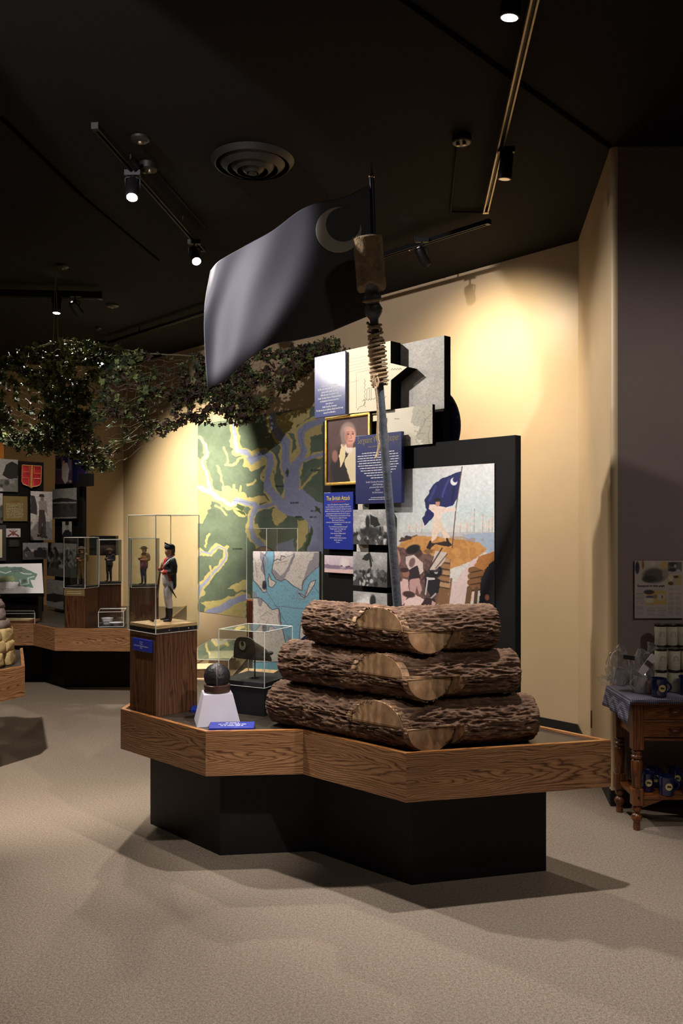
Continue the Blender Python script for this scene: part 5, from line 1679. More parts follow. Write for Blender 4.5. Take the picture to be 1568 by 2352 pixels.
ck = [Vector(p) for p in (at_z(530, 1556, .652), at_z(607, 1552, .692), at_z(643, 1532, .722), at_z(569, 1528, .69))]
ck = [p + Vector((0, -0.10, 0)) for p in ck]
cr_ = thing('book_cradle', 'sloping maple book cradle behind the leather cap', 'cradle', (ck[0] + ck[2]) / 2 * 1.0)
MB().slab(ck, (0, 0, -0.012)).obj('top', M_PLY, cr_)
for p in (ck[1].lerp(ck[2], .2), ck[1].lerp(ck[2], .8), ck[0].lerp(ck[3], .8)):
    cpt = p.lerp((ck[0] + ck[2]) / 2, .12)
    MB().box((cpt.x, cpt.y, (z0p + p.z) / 2 - 0.004), (0.014, 0.014, p.z - z0p - 0.004)).obj('leg', M_PLY, cr_)

# ------------------------------------------------------------------ rear pedestal case behind the harbour chart
q3 = square((-0.525, 5.80), 0.265, math.radians(38))
pd3 = thing('pedestal', 'red brown pedestal behind the harbour chart board', 'pedestal', q3[0] + Vector((0, 0, z0p)))
M_MAHOG = oak('red_brown_wood', S(104, 56, 38), S(84, 42, 30), S(52, 26, 20), 'Z', 1.2, 7.0, .38, 3.0)
poly_obj('body', q3, z0p, 1.0, M_MAHOG, pd3, 0.002)
poly_obj('top_board', shrink(q3, 1.01), 1.0, 1.012, M_EDGEWOOD, pd3)
case3 = thing('display_case', 'tall acrylic display case rising behind the harbour chart board', 'display case', q3[0] + Vector((0, 0, 1.012)))
acrylic_box(case3, q3, 1.012, 1.522)
c3 = sum(q3, Vector()) / 4
cd = thing('wooden_canteen', 'round brown wooden canteen in the acrylic case behind the chart board', 'canteen', (c3.x, c3.y, 1.012))
M_CANT = mat('canteen_wood', S(96, 74, 52), .5, var=.2)
cm = Matrix.Translation((c3.x - 0.06, c3.y, 1.31)) @ Matrix.Rotation(math.radians(90), 4, 'X')
MB().lathe([(.078, -.04), (.08, -.035), (.08, .035), (.078, .04)], 32).obj('barrel', M_CANT, cd, cm, smooth=True, angle=.6)
MB().lathe([(.082, -.03), (.082, -.02)], 32).obj('hoop', M_BLACKMETAL, cd, cm, smooth=True, angle=.6)
MB().lathe([(.082, .02), (.082, .03)], 32).obj('hoop', M_BLACKMETAL, cd, cm, smooth=True, angle=.6)
MB().tube([(c3.x - .06, c3.y, 1.012), (c3.x - .06, c3.y, 1.24)], .006, 10).obj('stand', M_BLACKMETAL, cd, smooth=True)

# ------------------------------------------------------------------ exhibits along the left wall
def fill_platform(name, label, outer, base, front_ids, alt=()):
    t = thing(name, label, 'platform', sum(outer, Vector()) / len(outer))
    inn = inset(outer, 0.02)
    MB().prism([(p.x, p.y) for p in base], 0, ZB + 0.02).obj('plinth', M_BLACK, t)
    MB().prism([(p.x, p.y) for p in inn], ZB, ZT - 0.012).obj('platform_top', M_TOP, t)
    n = len(outer)
    for i in front_ids:
        fascia(t, outer[i], outer[(i + 1) % n], inn[i], inn[(i + 1) % n], M_OAK2 if i in alt else M_OAK)
    return t
V2 = lambda x, y: Vector((x, y, 0))
fill_platform('display_platform', 'long oak-edged platform under the dark photo boards by the far wall',
              [V2(-4.8, 7.46), V2(-2.79, 7.5), V2(-2.487, 7.18), V2(-1.58, 7.13), V2(-1.72, 9.2), V2(-4.8, 9.6)],
              [V2(-4.6, 8.2), V2(-2.97, 8.2), V2(-2.645, 7.9), V2(-1.80, 7.88), V2(-1.9, 9.0), V2(-4.6, 9.4)], (0, 1, 2, 3), (1,))
fill_platform('display_platform', 'oak-edged platform corner under the rock pile', [V2(-2.96, 3.5), V2(-2.02, 5.28), V2(-2.33, 6.05), V2(-4.2, 5.8), V2(-4.2, 4.0)],
              [V2(-3.3, 3.75), V2(-2.42, 5.25), V2(-2.6, 5.75), V2(-4.0, 5.5), V2(-4.0, 4.1)], (0, 1), ())

def vrect(P0, n, xl, xr, yt, yb, ref='l'):
    x_ = xl if ref == 'l' else xr
    zt, zb = hit(x_, yt, P0, n).z, hit(x_, yb, P0, n).z
    a, b = hit(xl, HY, P0, n), hit(xr, HY, P0, n)
    return [Vector((p.x, p.y, z)) for p, z in ((a, zt), (b, zt), (a, zb), (b, zb))]
def vboard(name, label, cat, P0, n, xl, xr, yt, yb, th, body_m, paint=None, ref='l', stand=False, o=0.0, res=1.4, pm=None):
    P0 = Vector(P0) + n * o
    TL, TR, BL, BR = vrect(P0, n, xl, xr, yt, yb, ref)
    if stand: BL.z = BR.z = z0p
    r = (TR - TL).normalized()
    t = thing(name, label, cat, (BL + BR) / 2)
    MB().box((0, 0, 0), ((TR - TL).length, th, TL.z - BL.z)).obj('backing', body_m, t, frame((TL + BR) / 2 - n * (th / 2), math.atan2(r.y, r.x)))
    if paint is not None: sheet('print', TL, TR, BL, paint, t, res=res, off=0.001, m=pm)
    return t
LP = at(0, HY, 8.35); LN = Vector((0.74, -0.67, 0)).normalized()
RP = at(150, HY, 8.75); RN = nW
r5 = np.random.default_rng(3)
def bw(seed, sky=(176, 172, 170), ground=(92, 88, 86), hor=.5, blobs=16, fig=()):
    """grey photograph: pale sky, darker ground, dark shapes"""
    def f(c):
        x0, x1, y0, y1 = c.X.min(), c.X.max(), c.Y.min(), c.Y.max()
        W_, H_ = x1 - x0, y1 - y0
        c.C[:] = sky
        c._mix((c.Y > y0 + H_ * hor) * 1.0, ground)
        r = np.random.default_rng(seed)
        for k in range(blobs):
            g = r.choice([30, 44, 60, 150, 190])
            c.oval(x0 + W_ * r.uniform(0, 1), y0 + H_ * (hor + r.uniform(-.1, .4)), W_ * r.uniform(.03, .12), H_ * r.uniform(.03, .12), (g, g * .97, g * .96), .85, .5, r.uniform(-.6, .6))
        for g, pts in fig:
            c.poly([(x0 + W_ * u_, y0 + H_ * v_) for u_, v_ in pts], g, 1, .6)
        c.grain(3, .12, seed)
    return f
vboard('photo_board', 'tall black photo board with the red shield, by the far wall', 'board', LP, LN, -40, 100, 1054, 1440, 0.04, M_BLACKBOARD, stand=True)
house = bw(2, (168, 164, 162), (110, 108, 104), .62, 8, [((150, 146, 144), [(0, .1), (.42, .55), (.42, .95), (0, .95)]), ((60, 58, 56), [(0, .02), (.44, .56), (.36, .58), (0, .12)]), ((40, 39, 38), [(.5, .5), (.62, .2), (.8, .1), (1, .2), (1, .6), (.7, .62)]), ((36, 34, 34), [(.12, .5), (.24, .5), (.24, .7), (.12, .7)])])
vboard('photograph', 'grey photograph of a gabled house on the black photo board', 'picture', LP, LN, -30, 41, 1056, 1130, 0.012, M_BLACKBOARD, house, 'r', o=.014)
vboard('photograph', 'grey photograph sliver under the gabled house photograph', 'picture', LP, LN, -40, 6, 1133, 1202, 0.012, M_BLACKBOARD, bw(4), 'r', o=.014)
def p_gold(c):
    c.C[:] = (122, 104, 62)
    x0, x1, y0, y1 = c.X.min(), c.X.max(), c.Y.min(), c.Y.max()
    c.line([(x0 + 22, y0 + 13), (x1 - 20, y0 + 13)], 2.5, (120, 74, 56), .8)
    c.textlines(x0 + 7, x1 - 6, y0 + 18, y1 - 6, 2.6, (190, 178, 150), .7)
vboard('text_panel', 'dull gold text panel on the black photo board', 'panel', LP, LN, 7, 63, 1139, 1197, 0.012, M_BLACKBOARD, p_gold, 'l', o=.014)
def p_cannons(c):
    c.C[:] = (208, 200, 206)
    x0, x1, y0, y1 = c.X.min(), c.X.max(), c.Y.min(), c.Y.max()
    c.line([(x0 + 5, y1 - 3), (x1 - 8, y0 + 5)], [4, 2], (110, 66, 54)); c.line([(x1 - 5, y1 - 3), (x0 + 8, y0 + 5)], [4, 2], (110, 66, 54))
    c.oval((x0 + x1) / 2, (y0 + y1) / 2 + 1, 4, 5, (140, 74, 54))
    c.textlines(x0 + 10, x1 - 10, y0 + 2, y0 + 6, 2.4, (130, 120, 124), .7)
vboard('emblem_card', 'white card with crossed brown cannons', 'label', LP, LN, 14, 47, 1214, 1234, 0.008, M_BLACKBOARD, p_cannons, 'l', o=.01)
def p_plaque(c):
    c.C[:] = (44, 40, 38); x0, x1, y0, y1 = c.X.min(), c.X.max(), c.Y.min(), c.Y.max()
    c.textlines(x0 + 3, x1 - 3, y0 + 3, y1 - 2, 2.6, (92, 86, 76), .6)
vboard('small_plaque', 'tiny dark plaque below the crossed cannons card', 'label', LP, LN, 20, 44, 1240, 1256, 0.006, M_BLACKBOARD, p_plaque, 'l', o=.008)
# red shield, a real cut-out with gold cross lines
def lp(x, y, o=.02): return hit(x, y, LP + LN * o, LN)
sh = thing('shield_emblem', 'red shield emblem with gold cross bands', 'emblem', lp(72, 1121))
out_ = [(51, 1068), (95, 1071), (94, 1108), (91, 1114), (84, 1117), (77, 1117), (72, 1121), (67, 1117), (58, 1114), (53, 1112), (50, 1106)]
MB().slab([lp(*p) for p in out_], -LN * .02).obj('shield', mat('shield_red', S(196, 36, 52), .5), sh)
M_SGOLD = mat('shield_gold', S(206, 150, 84), .5)
ring = [lp(x, y, .021) for x, y in out_]
for a, b in zip(ring, ring[1:] + ring[:1]):
    MB().tube([a, b], .0045, 5).obj('gold_edge', M_SGOLD, sh)
for pl_, w in (([(72.5, 1070), (71.5, 1119)], .011), ([(67, 1071), (66.5, 1084), (53, 1084)], .003), ([(78.5, 1072), (78, 1087), (93, 1088)], .003), ([(52, 1097), (66, 1098), (66, 1115)], .003), ([(93, 1099), (78, 1099), (77, 1115)], .003)):
    MB().tube([lp(x, y, .021) for x, y in pl_], w, 5).obj('gold_band', M_SGOLD, sh)
man = bw(8, (200, 192, 188), (128, 122, 120), .62, 10, [((60, 56, 58), [(0, .08), (.2, .1), (.3, .3), (.3, .48), (0, .45)]), ((150, 142, 138), [(.36, .2), (.72, .2), (.8, .5), (.66, .42), (.62, .38), (.4, .38)]), ((70, 62, 60), [(.4, .38), (.64, .38), (.7, .62), (.7, .9), (.6, .9), (.55, .62), (.44, .86), (.36, .86), (.36, .6)]),
          ((140, 120, 112), [(.46, .12), (.6, .12), (.6, .2), (.46, .2)]), ((46, 42, 42), [(.38, .12), (.42, .06), (.6, .06), (.66, .12)]), ((50, 46, 46), [(.3, .88), (.5, .88), (.5, .93), (.3, .93)]), ((50, 46, 46), [(.58, .9), (.78, .92), (.78, .96), (.58, .95)])])
vboard('photograph', 'tall grey photograph of a man in a hat standing outdoors', 'picture', LP, LN, 70, 120, 1128, 1241, 0.012, M_BLACKBOARD, man, 'l', o=.03)
vboard('photograph', 'wide dim photograph of tents and a truck', 'picture', LP, LN, 52, 110, 1247, 1286, 0.012, M_BLACKBOARD, bw(12, (140, 136, 142), (84, 80, 82), .45, 16, [((60, 56, 60), [(.05, .5), (.18, .2), (.32, .5)]), ((40, 38, 40), [(.45, .45), (.95, .42), (.95, .85), (.45, .85)])]), 'l', o=.02)
vboard('framed_document', 'cream document in a dark grey frame near the crossed cannons card', 'picture', LP, LN, -40, 14, 1206, 1288, 0.03, mat('dark_grey_frame', S(62, 58, 56), .5), None, 'r', o=.031)
vboard('document_sheet', 'cream paper sheet inside the dark grey frame', 'document', LP, LN, -32, 5, 1216, 1281, 0.004, M_CREAM, None, 'r', o=.0355)
# orange board at the edge
vboard('orange_panel', 'bright orange panel above the black photo board', 'panel', LP, LN, -60, 9, 1010, 1058, 0.03, mat('orange_board', S(206, 128, 40), .5), None, 'r', o=-.05)
# tilted site plan reader
def p_plan(c):
    c.C[:] = (226, 222, 224)
    c.poly([(-10, 1302), (48, 1302), (86, 1318), (80, 1332), (70, 1332), (76, 1350), (40, 1346), (44, 1336), (-10, 1338)], (112, 140, 124), 1, 1.5)
    c.poly([(-10, 1325), (30, 1322), (34, 1334), (-10, 1336)], (148, 160, 118), 1, 2)
    c.line([(-5, 1312), (12, 1317), (24, 1312), (40, 1310), (54, 1318), (72, 1318)], 2.2, (206, 216, 222), 1, 1)
    c.line([(46, 1332), (48, 1344), (66, 1340), (64, 1328), (78, 1324)], 2.4, (196, 212, 214), 1)
    c.oval(56, 1334, 5, 4, (96, 90, 96)); c.line([(12, 1320), (12, 1352)], 1.4, (150, 140, 140), .8)
    c.poly([(24, 1306), (50, 1304), (52, 1314), (28, 1314)], (94, 112, 108), .8, 2)
    c.textlines(2, 34, 1352, 1358, 3, (140, 134, 140), .6)
pt0, pt1, pt2 = at(-30, 1296, 7.98), at(96, 1294, 7.9), at(-30, 1364, 7.72)
t = thing('tilted_plan_reader', 'tilted white reader board with a green site plan of the fort', 'board', (pt2 + at(100, 1440, 7.7)) / 2 * 1.0)
sheet('plan_print', pt0, pt1, pt2, p_plan, t, res=1.4, off=.001)
MB().slab([pt0, pt1, pt1 + (pt2 - pt0), pt2], (0.0, 0.02, -0.03)).obj('backing', M_BLACKBOARD, t)
b0, b1 = at(-20, 1360, 7.85), at(88, 1360, 7.85)
MB().slab([b0, b1, Vector((b1.x, b1.y, z0p)), Vector((b0.x, b0.y, z0p))], (0.0, 0.1, 0)).obj('support', M_BLACKBOARD, t)
# right hand cluster, boards parallel to the map wall
vboard('photo_board', 'narrow black photo board between the red shield board and the brown wall', 'board', RP, RN, 126, 190, 1110, 1440, 0.04, M_BLACKBOARD, stand=True)
vboard('navy_board', 'dark navy board behind the purple officer picture', 'board', RP, RN, 165, 195, 1044, 1110, 0.03, M_DISC, None, 'r', o=-.005)
vboard('black_block', 'small black block beside the dark navy board', 'panel', RP, RN, 180, 205, 1087, 1116, 0.05, M_BLACKBOARD, None, 'r', o=.047)
pur = bw(18, (96, 84, 112), (74, 48, 76), .55, 4, [((24, 22, 30), [(.05, .2), (.35, .15), (.4, .5), (.05, .5)]), ((176, 170, 160), [(.42, .35), (.7, .3), (.85, .5), (.75, .9), (.6, .98), (.4, .8)]), ((30, 34, 66), [(.45, .1), (.8, .05), (.75, .3), (.5, .32)]), ((190, 140, 120), [(.45, .25), (.58, .25), (.56, .36), (.45, .36)])])
vboard('colour_picture', 'purple picture of a figure in pale clothes under the small navy disc', 'picture', RP, RN, 127, 165, 1046, 1113, 0.014, M_BLACKBOARD, pur, 'l', o=.03)
dsk = hit(154, 1042, RP + RN * .01, RN)
t = thing('round_panel', 'small navy disc above the purple picture', 'panel', dsk - UP * .1)
MB().slab([dsk + rW * (.085 * math.cos(a)) + UP * (.085 * math.sin(a)) for a in [2 * math.pi * k / 40 for k in range(40)]], -RN * .02).obj('disc', M_DISC, t)
zb2_ = hit(190, 1110, RP, RN).z - .002
MB().box((0, 0, 0), (.03, .02, dsk.z - .05 - zb2_)).obj('post', M_BLACKBOARD, t, frame(Vector((dsk.x, dsk.y, (dsk.z - .05 + zb2_) / 2)) - RN * .02, math.atan2(rW.y, rW.x)))
vboard('photograph', 'grey panorama photograph of a low fort on the narrow black board', 'picture', RP, RN, 121, 176, 1124, 1192, 0.014, M_BLACKBOARD, bw(22, (148, 146, 144), (62, 60, 60), .42, 6, [((44, 43, 43), [(0, .38), (.3, .33), (.6, .33), (1, .4), (1, .46), (0, .46)]), ((160, 158, 156), [(0, .47), (1, .45), (1, .49), (0, .51)]), ((150, 148, 146), [(0, .95), (1, .93), (1, .97), (0, .99)])]), 'l', o=.03)
vboard('photograph', 'tiny grey photograph of an officer in a peaked cap', 'picture', RP, RN, 143, 165, 1198, 1240, 0.014, M_BLACKBOARD, bw(24, (190, 186, 180), (92, 90, 90), .7, 2, [((30, 29, 30), [(.3, .0), (.7, .0), (.68, .2), (.35, .2)]), ((150, 146, 142), [(.38, .2), (.64, .2), (.62, .4), (.4, .4)]), ((40, 40, 42), [(.0, .7), (.3, .45), (.7, .45), (1, .7), (1, 1), (0, 1)])]), 'l', o=.02)
vboard('photograph', 'grey crowd photograph behind the brown uniformed figurine case', 'picture', RP, RN, 108, 145, 1246, 1322, 0.012, M_BLACKBOARD, bw(30, (150, 146, 140), (100, 96, 92), .3, 40), 'l', o=.10)
vboard('photograph', 'grey crowd photograph seen through the brown figurine case', 'picture', RP, RN, 146, 176, 1248, 1325, 0.012, M_BLACKBOARD, bw(31, (150, 148, 150), (92, 90, 92), .3, 34), 'l', o=.10)
vboard('photograph', 'grey photograph of pale haze over dark shapes, low beside the brown pedestal', 'picture', RP, RN, 107, 146, 1330, 1394, 0.012, M_BLACKBOARD, bw(33, (176, 170, 164), (150, 146, 142), .9, 4, [((60, 57, 55), [(0, .5), (.4, .46), (1, .52), (1, .72), (.5, .76), (0, .7)])]), 'l', o=.12)
vboard('black_block', 'wide black block hung behind the far acrylic cases', 'panel', at(236, HY, 8.6), Vector((0.05, -1, 0)).normalized(), 205, 266, 1231, 1276, 0.12, M_BLACKBOARD, None)

# far pedestals with cases
def far_case(px, d, s, ang, zb, zt, lab_p, lab_c, wood):
    p = at(px, HY, d)
    q = square((p.x, p.y), s, math.radians(ang))
    t = thing('pedestal', lab_p, 'pedestal', q[0] + Vector((0, 0, z0p)))
    poly_obj('body', q, z0p, zb, wood, t)
    c = thing('display_case', lab_c, 'display case', q[0] + Vector((0, 0, zb)))
    poly_obj('base_board', q, zb, zb + .016, M_BLACK, c)
    acrylic_box(c, shrink(q, 1.04), zb, zt, edge=.0036)
    return q
M_OAKF = M_OAKV
qa = far_case(195, 7.27, .205, 74, .99, 1.436, 'oak pedestal with a gold label under the brown uniformed figurine', 'acrylic case with the brown uniformed figurine', M_OAKF)
qb = far_case(229, 7.95, .20, 22, .976, 1.404, 'oak pedestal beyond the brown uniformed figurine, under a nearly empty case', 'acrylic case with the dark small figurine', M_OAKF)
qd = far_case(303, 7.55, .24, 20, .975, 1.424, 'oak pedestal seen through the tall soldier case', 'acrylic case seen through the tall soldier case', M_OAKF)
a, b = qa[3], qa[0]
nn = Vector(((b - a).y, -(b - a).x, 0)).normalized()
lt, rb = hit(147, 1353, a + nn * .003, nn), hit(194, 1369, a + nn * .003, nn)
t = thing('case_label', 'dull gold label on the pedestal of the brown uniformed figurine', 'label', rb)
MB().slab([lt, Vector((rb.x, rb.y, lt.z)), rb, Vector((lt.x, lt.y, rb.z))], -nn * .004).obj('plate', mat('gold_label', S(132, 112, 72), .5), t)
for zz in (.35, .62):
    z = lt.z + (rb.z - lt.z) * zz
    MB().tube([Vector((lt.x, lt.y, z)).lerp(Vector((rb.x, rb.y, z)), .15) + nn * .0005, Vector((lt.x, lt.y, z)).lerp(Vector((rb.x, rb.y, z)), .85) + nn * .0005], .0018, 4).obj('printed_line', M_CREAM, t)
def far_figure(label, q, zb, h, pal, rot, tric):
    c = sum(q, Vector()) / 4
    t = thing('soldier_figurine', label, 'figurine', (c.x, c.y, zb + .016))
    soldier(t, Matrix.Translation((c.x, c.y, zb + .017)) @ Matrix.Rotation(math.radians(rot), 4, 'Z') @ Matrix.Scale(h, 4), pal, False, tric)
KH = S(116, 92, 56)
far_figure('figurine in brown uniform and broad hat inside the far acrylic case', qa, .99, .36, (KH, KH, KH, S(60, 44, 32), S(196, 140, 110), S(60, 44, 34)), 60, False)
far_figure('dark small figurine in the case beyond the brown one', qb, .976, .34, (S(44, 42, 46), S(60, 52, 50), S(60, 58, 60), S(30, 30, 32), S(150, 110, 90), S(40, 32, 28)), 60, False)
TN = S(176, 140, 92)
far_figure('tan and blue figurine seen through the tall soldier case', qd, .975, .37, (TN, TN, S(90, 100, 130), S(40, 36, 34), S(196, 140, 110), S(40, 36, 34)), 40, False)

# low cases with small objects
def low_case(label, q, h):
    t = thing('low_display_case', label, 'display case', q[0] + Vector((0, 0, z0p)))
    MB().prism([(p.x, p.y) for p in q], z0p, z0p + .008).obj('base_board', M_BLACK, t)
    acrylic_box(t, q, z0p + .008, z0p + h, edge=.0036)
qe = [at(226, HY, 7.30), at(284, HY, 7.34), at(290, HY, 7.62), at(230, HY, 7.6)]
qe = [Vector((p.x, p.y, 0)) for p in qe]
low_case('low acrylic case with a white bowl and plate', qe, .14)
M_CHINA = mat('white_china', S(214, 210, 220), .3, coat=.4, var=.03)
c = at(246, HY, 7.51)
t = thing('bowl', 'white flat-sided bowl in the far low case', 'bowl', (c.x, c.y, z0p + .008))
MB().lathe([(.040, 0), (.044, .004), (.050, .05), (.056, .054), (.056, .058), (.050, .058), (.046, .05), (.040, .01), (.002, .008)], 28, (c.x, c.y, z0p + .008)).obj('bowl_body', M_CHINA, t, smooth=True, angle=.8)
c = at(267, HY, 7.43)
t = thing('plate', 'white plate beside the bowl in the far low case', 'plate', (c.x, c.y, z0p + .008))
MB().lathe([(.03, 0), (.035, .012), (.062, .024), (.064, .027), (.058, .026), (.034, .016), (.002, .014)], 28, (c.x, c.y, z0p + .008)).obj('plate_body', M_CHINA, t, smooth=True, angle=.8)
qf = [Vector((p.x, p.y, 0)) for p in (at(-10, HY, 7.54), at(80, HY, 7.55), at(78, HY, 7.80), at(-10, HY, 7.80))]
low_case('low acrylic case with open papers behind the rock pile', qf, .1)
c = at(46, HY, 7.67)
t = thing('open_papers', 'pale open papers in the low case behind the rock pile', 'document', (c.x, c.y, z0p + .008))
MB().box((c.x, c.y, z0p + .02), (.30, .2, .02)).obj('folder', mat('red_brown_folder', S(120, 66, 40), .6), t)
MB().box((c.x - .02, c.y + .01, z0p + .034), (.26, .15, .008)).obj('sheets', M_PAPER, t)

# ------------------------------------------------------------------ rock pile at the left edge
def rock_mesh(seed, blocky=0.0):
    bm = bmesh.new()
    bmesh.ops.create_icosphere(bm, subdivisions=3, radius=1.0)
    for v in bm.verts:
        p = v.co.normalized()
        if blocky: p = Vector([math.copysign(abs(k) ** (1 - blocky), k) for k in p])
        v.co = p * (1 + .16 * mnoise.noise(p * 1.6 + Vector((seed, 0, 0))) + .06 * mnoise.noise(p * 5 + Vector((0, seed, 0))))
    for f in bm.faces: f.smooth = True
    me = bpy.data.meshes.new('rock'); bm.to_mesh(me); bm.free()
    return me
M_ROCKA = mat('grey_violet_rock', S(120, 106, 102), .85, var=.35, vscale=9, bmp=.6, bscale=20)
M_ROCKB = mat('yellow_rock', S(186, 162, 112), .85, var=.3, vscale=9, bmp=.6, bscale=20)
pile = thing('rock_pile', 'stack of grey and yellow rocks on the oak-edged platform corner', 'rock pile', (-2.435, 5.37, ZT - .012))
ms = {}
for k in range(4):
    for y_, m_ in ((0, M_ROCKA), (1, M_ROCKB)):
        me = rock_mesh(k * 3.3 + y_ * 20, .55 if y_ else .25); me.materials.append(m_); ms[(k, y_)] = me
layers = [(0.045, .285, 1), (.12, .275, 1), (.19, .26, 1), (.26, .235, 0), (.325, .215, 0), (.385, .195, 0), (.44, .165, 0), (.49, .135, 0)]
rr5 = random.Random(5)
for z, R, yl in layers:
    n = max(4, int(2 * math.pi * R / .15))
    for k in range(n):
        a = 2 * math.pi * (k + rr5.random() * .3) / n
        c = Vector((-2.435 + R * .76 * math.cos(a), 5.37 + R * .76 * math.sin(a), ZT - .008 + z))
        o = bpy.data.objects.new('rock', ms[(rr5.randrange(4), yl)])
        s_ = (.085, .075, .046 if yl else .045)
        link(o, pile, Matrix.Translation(c) @ Matrix.Rotation(a, 4, 'Z') @ Matrix.Diagonal((s_[0], s_[1] * rr5.uniform(.9, 1.2), s_[2] * rr5.uniform(.9, 1.15), 1)))
MB().lathe([(.24, 0), (.22, .2), (.16, .4), (.08, .5)], 20, (-2.435, 5.37, ZT - .012)).obj('rock_core', M_ROCKA, pile, smooth=True)
o = bpy.data.objects.new('rock', ms[(1, 0)]); link(o, pile, Matrix.Translation((-2.435, 5.37, ZT + .52)) @ Matrix.Diagonal((.11, .1, .05, 1)))

# ------------------------------------------------------------------ gift table by the taupe wall
M_TW = oak('honey_brown_table_wood', S(132, 78, 40), S(108, 60, 30), S(70, 38, 20), 'X', 1.4, 3.0, .3, 6.0)
M_TWL = oak('turned_leg_wood', S(128, 76, 42), S(104, 58, 32), S(66, 36, 20), 'Z', 1.4, 6.0, .3, 3.0)
tx0, tx1 = 1.465, 2.35
ty0, ty1 = 4.17, 4.50
TZ = 0.672
tb = thing('console_table', 'brown wooden console table with drawers, turned legs and a low shelf', 'table', ((tx0 + tx1) / 2, (ty0 + ty1) / 2, 0))
MB().box(((tx0 + tx1) / 2, (ty0 + ty1) / 2, TZ - .012), (tx1 - tx0 + .04, ty1 - ty0 + .05, .022)).obj('top', M_TW, tb, bevel=.003)
lx = (tx0 + .035, tx1 - .035); ly = (ty0 + .035, ty1 - .035)
prof = [(.0, .0), (.017, .0), (.018, .025), (.016, .04), (.026, .055), (.028, .065), (.022, .078), (.012, .086), (.022, .100), (.025, .112), (.020, .122), (.014, .128)]
prof2 = [(.024, .215), (.026, .222), (.022, .232), (.024, .24), (.027, .30), (.028, .345), (.024, .355), (.019, .36), (.027, .366), (.028, .376), (.022, .382), (.024, .392), (.027, .398), (.020, .404), (.02, .41)]
for x in lx:
    for y in ly:
        lg = MB().lathe(prof[1:], 20, (x, y, 0)).obj('leg', M_TWL, tb, smooth=True, angle=.8)
        MB().box((x, y, .170), (.056, .056, .090)).obj('leg_block', M_TWL, lg, bevel=.008)
        MB().lathe(prof2, 20, (x, y, 0)).obj('turned_shaft', M_TWL, lg, smooth=True, angle=.8)
        MB().box((x, y, (.41 + TZ - .023) / 2), (.056, .056, TZ - .023 - .41)).obj('leg_post', M_TWL, lg, bevel=.003)
xm, yf = (lx[0] + lx[1]) / 2, ly[0]
Lx = lx[1] - lx[0] - .056
for k, (za, zb2) in enumerate(((.565, .645), (.475, .548))):
    dr = MB().box((xm, yf - .012, (za + zb2) / 2), (Lx, .03, zb2 - za)).obj('drawer', M_TW, tb, bevel=.003)
    for hx in (xm - .22, xm + .22):
        mb = MB()
        mb.tube([(hx - .03, yf - .028, (za + zb2) / 2 + .008), (hx - .022, yf - .045, (za + zb2) / 2), (hx + .022, yf - .045, (za + zb2) / 2), (hx + .03, yf - .028, (za + zb2) / 2 + .008)], .007, 8)
        mb.obj('handle', mat('worn_bronze_handle', S(96, 64, 50), .3, .5) if k == 0 and hx < xm else bpy.data.materials['worn_bronze_handle'], dr, smooth=True)
MB().box((xm, yf - .004, .5565), (Lx, .05, .012)).obj('drawer_rail', M_TW, tb, bevel=.003)
MB().box((xm, yf - .006, .464), (Lx, .055, .012)).obj('drawer_rail', M_TW, tb, bevel=.003)
for x in lx: MB().box((x, (ly[0] + ly[1]) / 2, .56), (.02, ly[1] - ly[0] - .05, .17)).obj('side_panel', M_TW, tb)
MB().box((xm, ly[1], .56), (Lx, .02, .17)).obj('back_panel', M_TW, tb)
SHZ = .175
MB().box((xm, (ly[0] + ly[1]) / 2, SHZ - .011), (lx[1] - lx[0] + .02, ly[1] - ly[0] + .03, .02)).obj('shelf', M_TW, tb, bevel=.004)
for x, s in ((lx[0] + .07, 1), (lx[1] - .07, -1)):
    MB().slab([(x - s * .045, ly[0] - .012, SHZ - .021), (x + s * .06, ly[0] - .012, SHZ - .021), (x - s * .045, ly[0] - .012, SHZ - .06)], (0, .016, 0)).obj('bracket', M_TW, tb)
MB().lathe([(.006, 0), (.006, .004)], 10, (0, 0, 0)).obj('peg', M_BLACKMETAL, tb, taxis(Vector((lx[0], ly[0] - .028, .17)), Vector((0, -1, 0))))

# cloth with the corner hanging over
def cloth_mat():
    m, nt, bs = nodes_of('navy_check_cloth')
    v = coords(nt)
    w1 = add(nt, 'ShaderNodeTexWave', bands_direction='X'); w1.inputs['Scale'].default_value = 30
    w2 = add(nt, 'ShaderNodeTexWave', bands_direction='Y'); w2.inputs['Scale'].default_value = 30
    w3 = add(nt, 'ShaderNodeTexWave', bands_direction='Z'); w3.inputs['Scale'].default_value = 30
    for w in (w1, w2, w3): nt.links.new(v, w.inputs['Vector'])
    a1 = add(nt, 'ShaderNodeMath', operation='ADD'); nt.links.new(w1.outputs['Fac'], a1.inputs[0]); nt.links.new(w2.outputs['Fac'], a1.inputs[1])
    a2 = add(nt, 'ShaderNodeMath', operation='ADD'); nt.links.new(a1.outputs[0], a2.inputs[0]); nt.links.new(w3.outputs['Fac'], a2.inputs[1])
    a3 = add(nt, 'ShaderNodeMath', operation='MULTIPLY'); a3.inputs[1].default_value = .333; nt.links.new(a2.outputs[0], a3.inputs[0])
    nt.links.new(ramp(nt, a3.outputs[0], [(.3, S(62, 60, 82)), (.52, S(84, 82, 106)), (.7, S(150, 146, 162))]), bs.inputs['Base Color'])
    bs.inputs['Roughness'].default_value = .9
    return m
M_CLOTH = cloth_mat()
cl = thing('table_cloth', 'navy checked cloth over the console table with one corner hanging', 'tablecloth', ((tx0 + tx1) / 2, (ty0 + ty1) / 2, TZ))
x0c, x1c, y0c, y1c = tx0 - .022, tx1 + .02, ty0 - .027, ty1
NX, NY = 60, 34
P = []
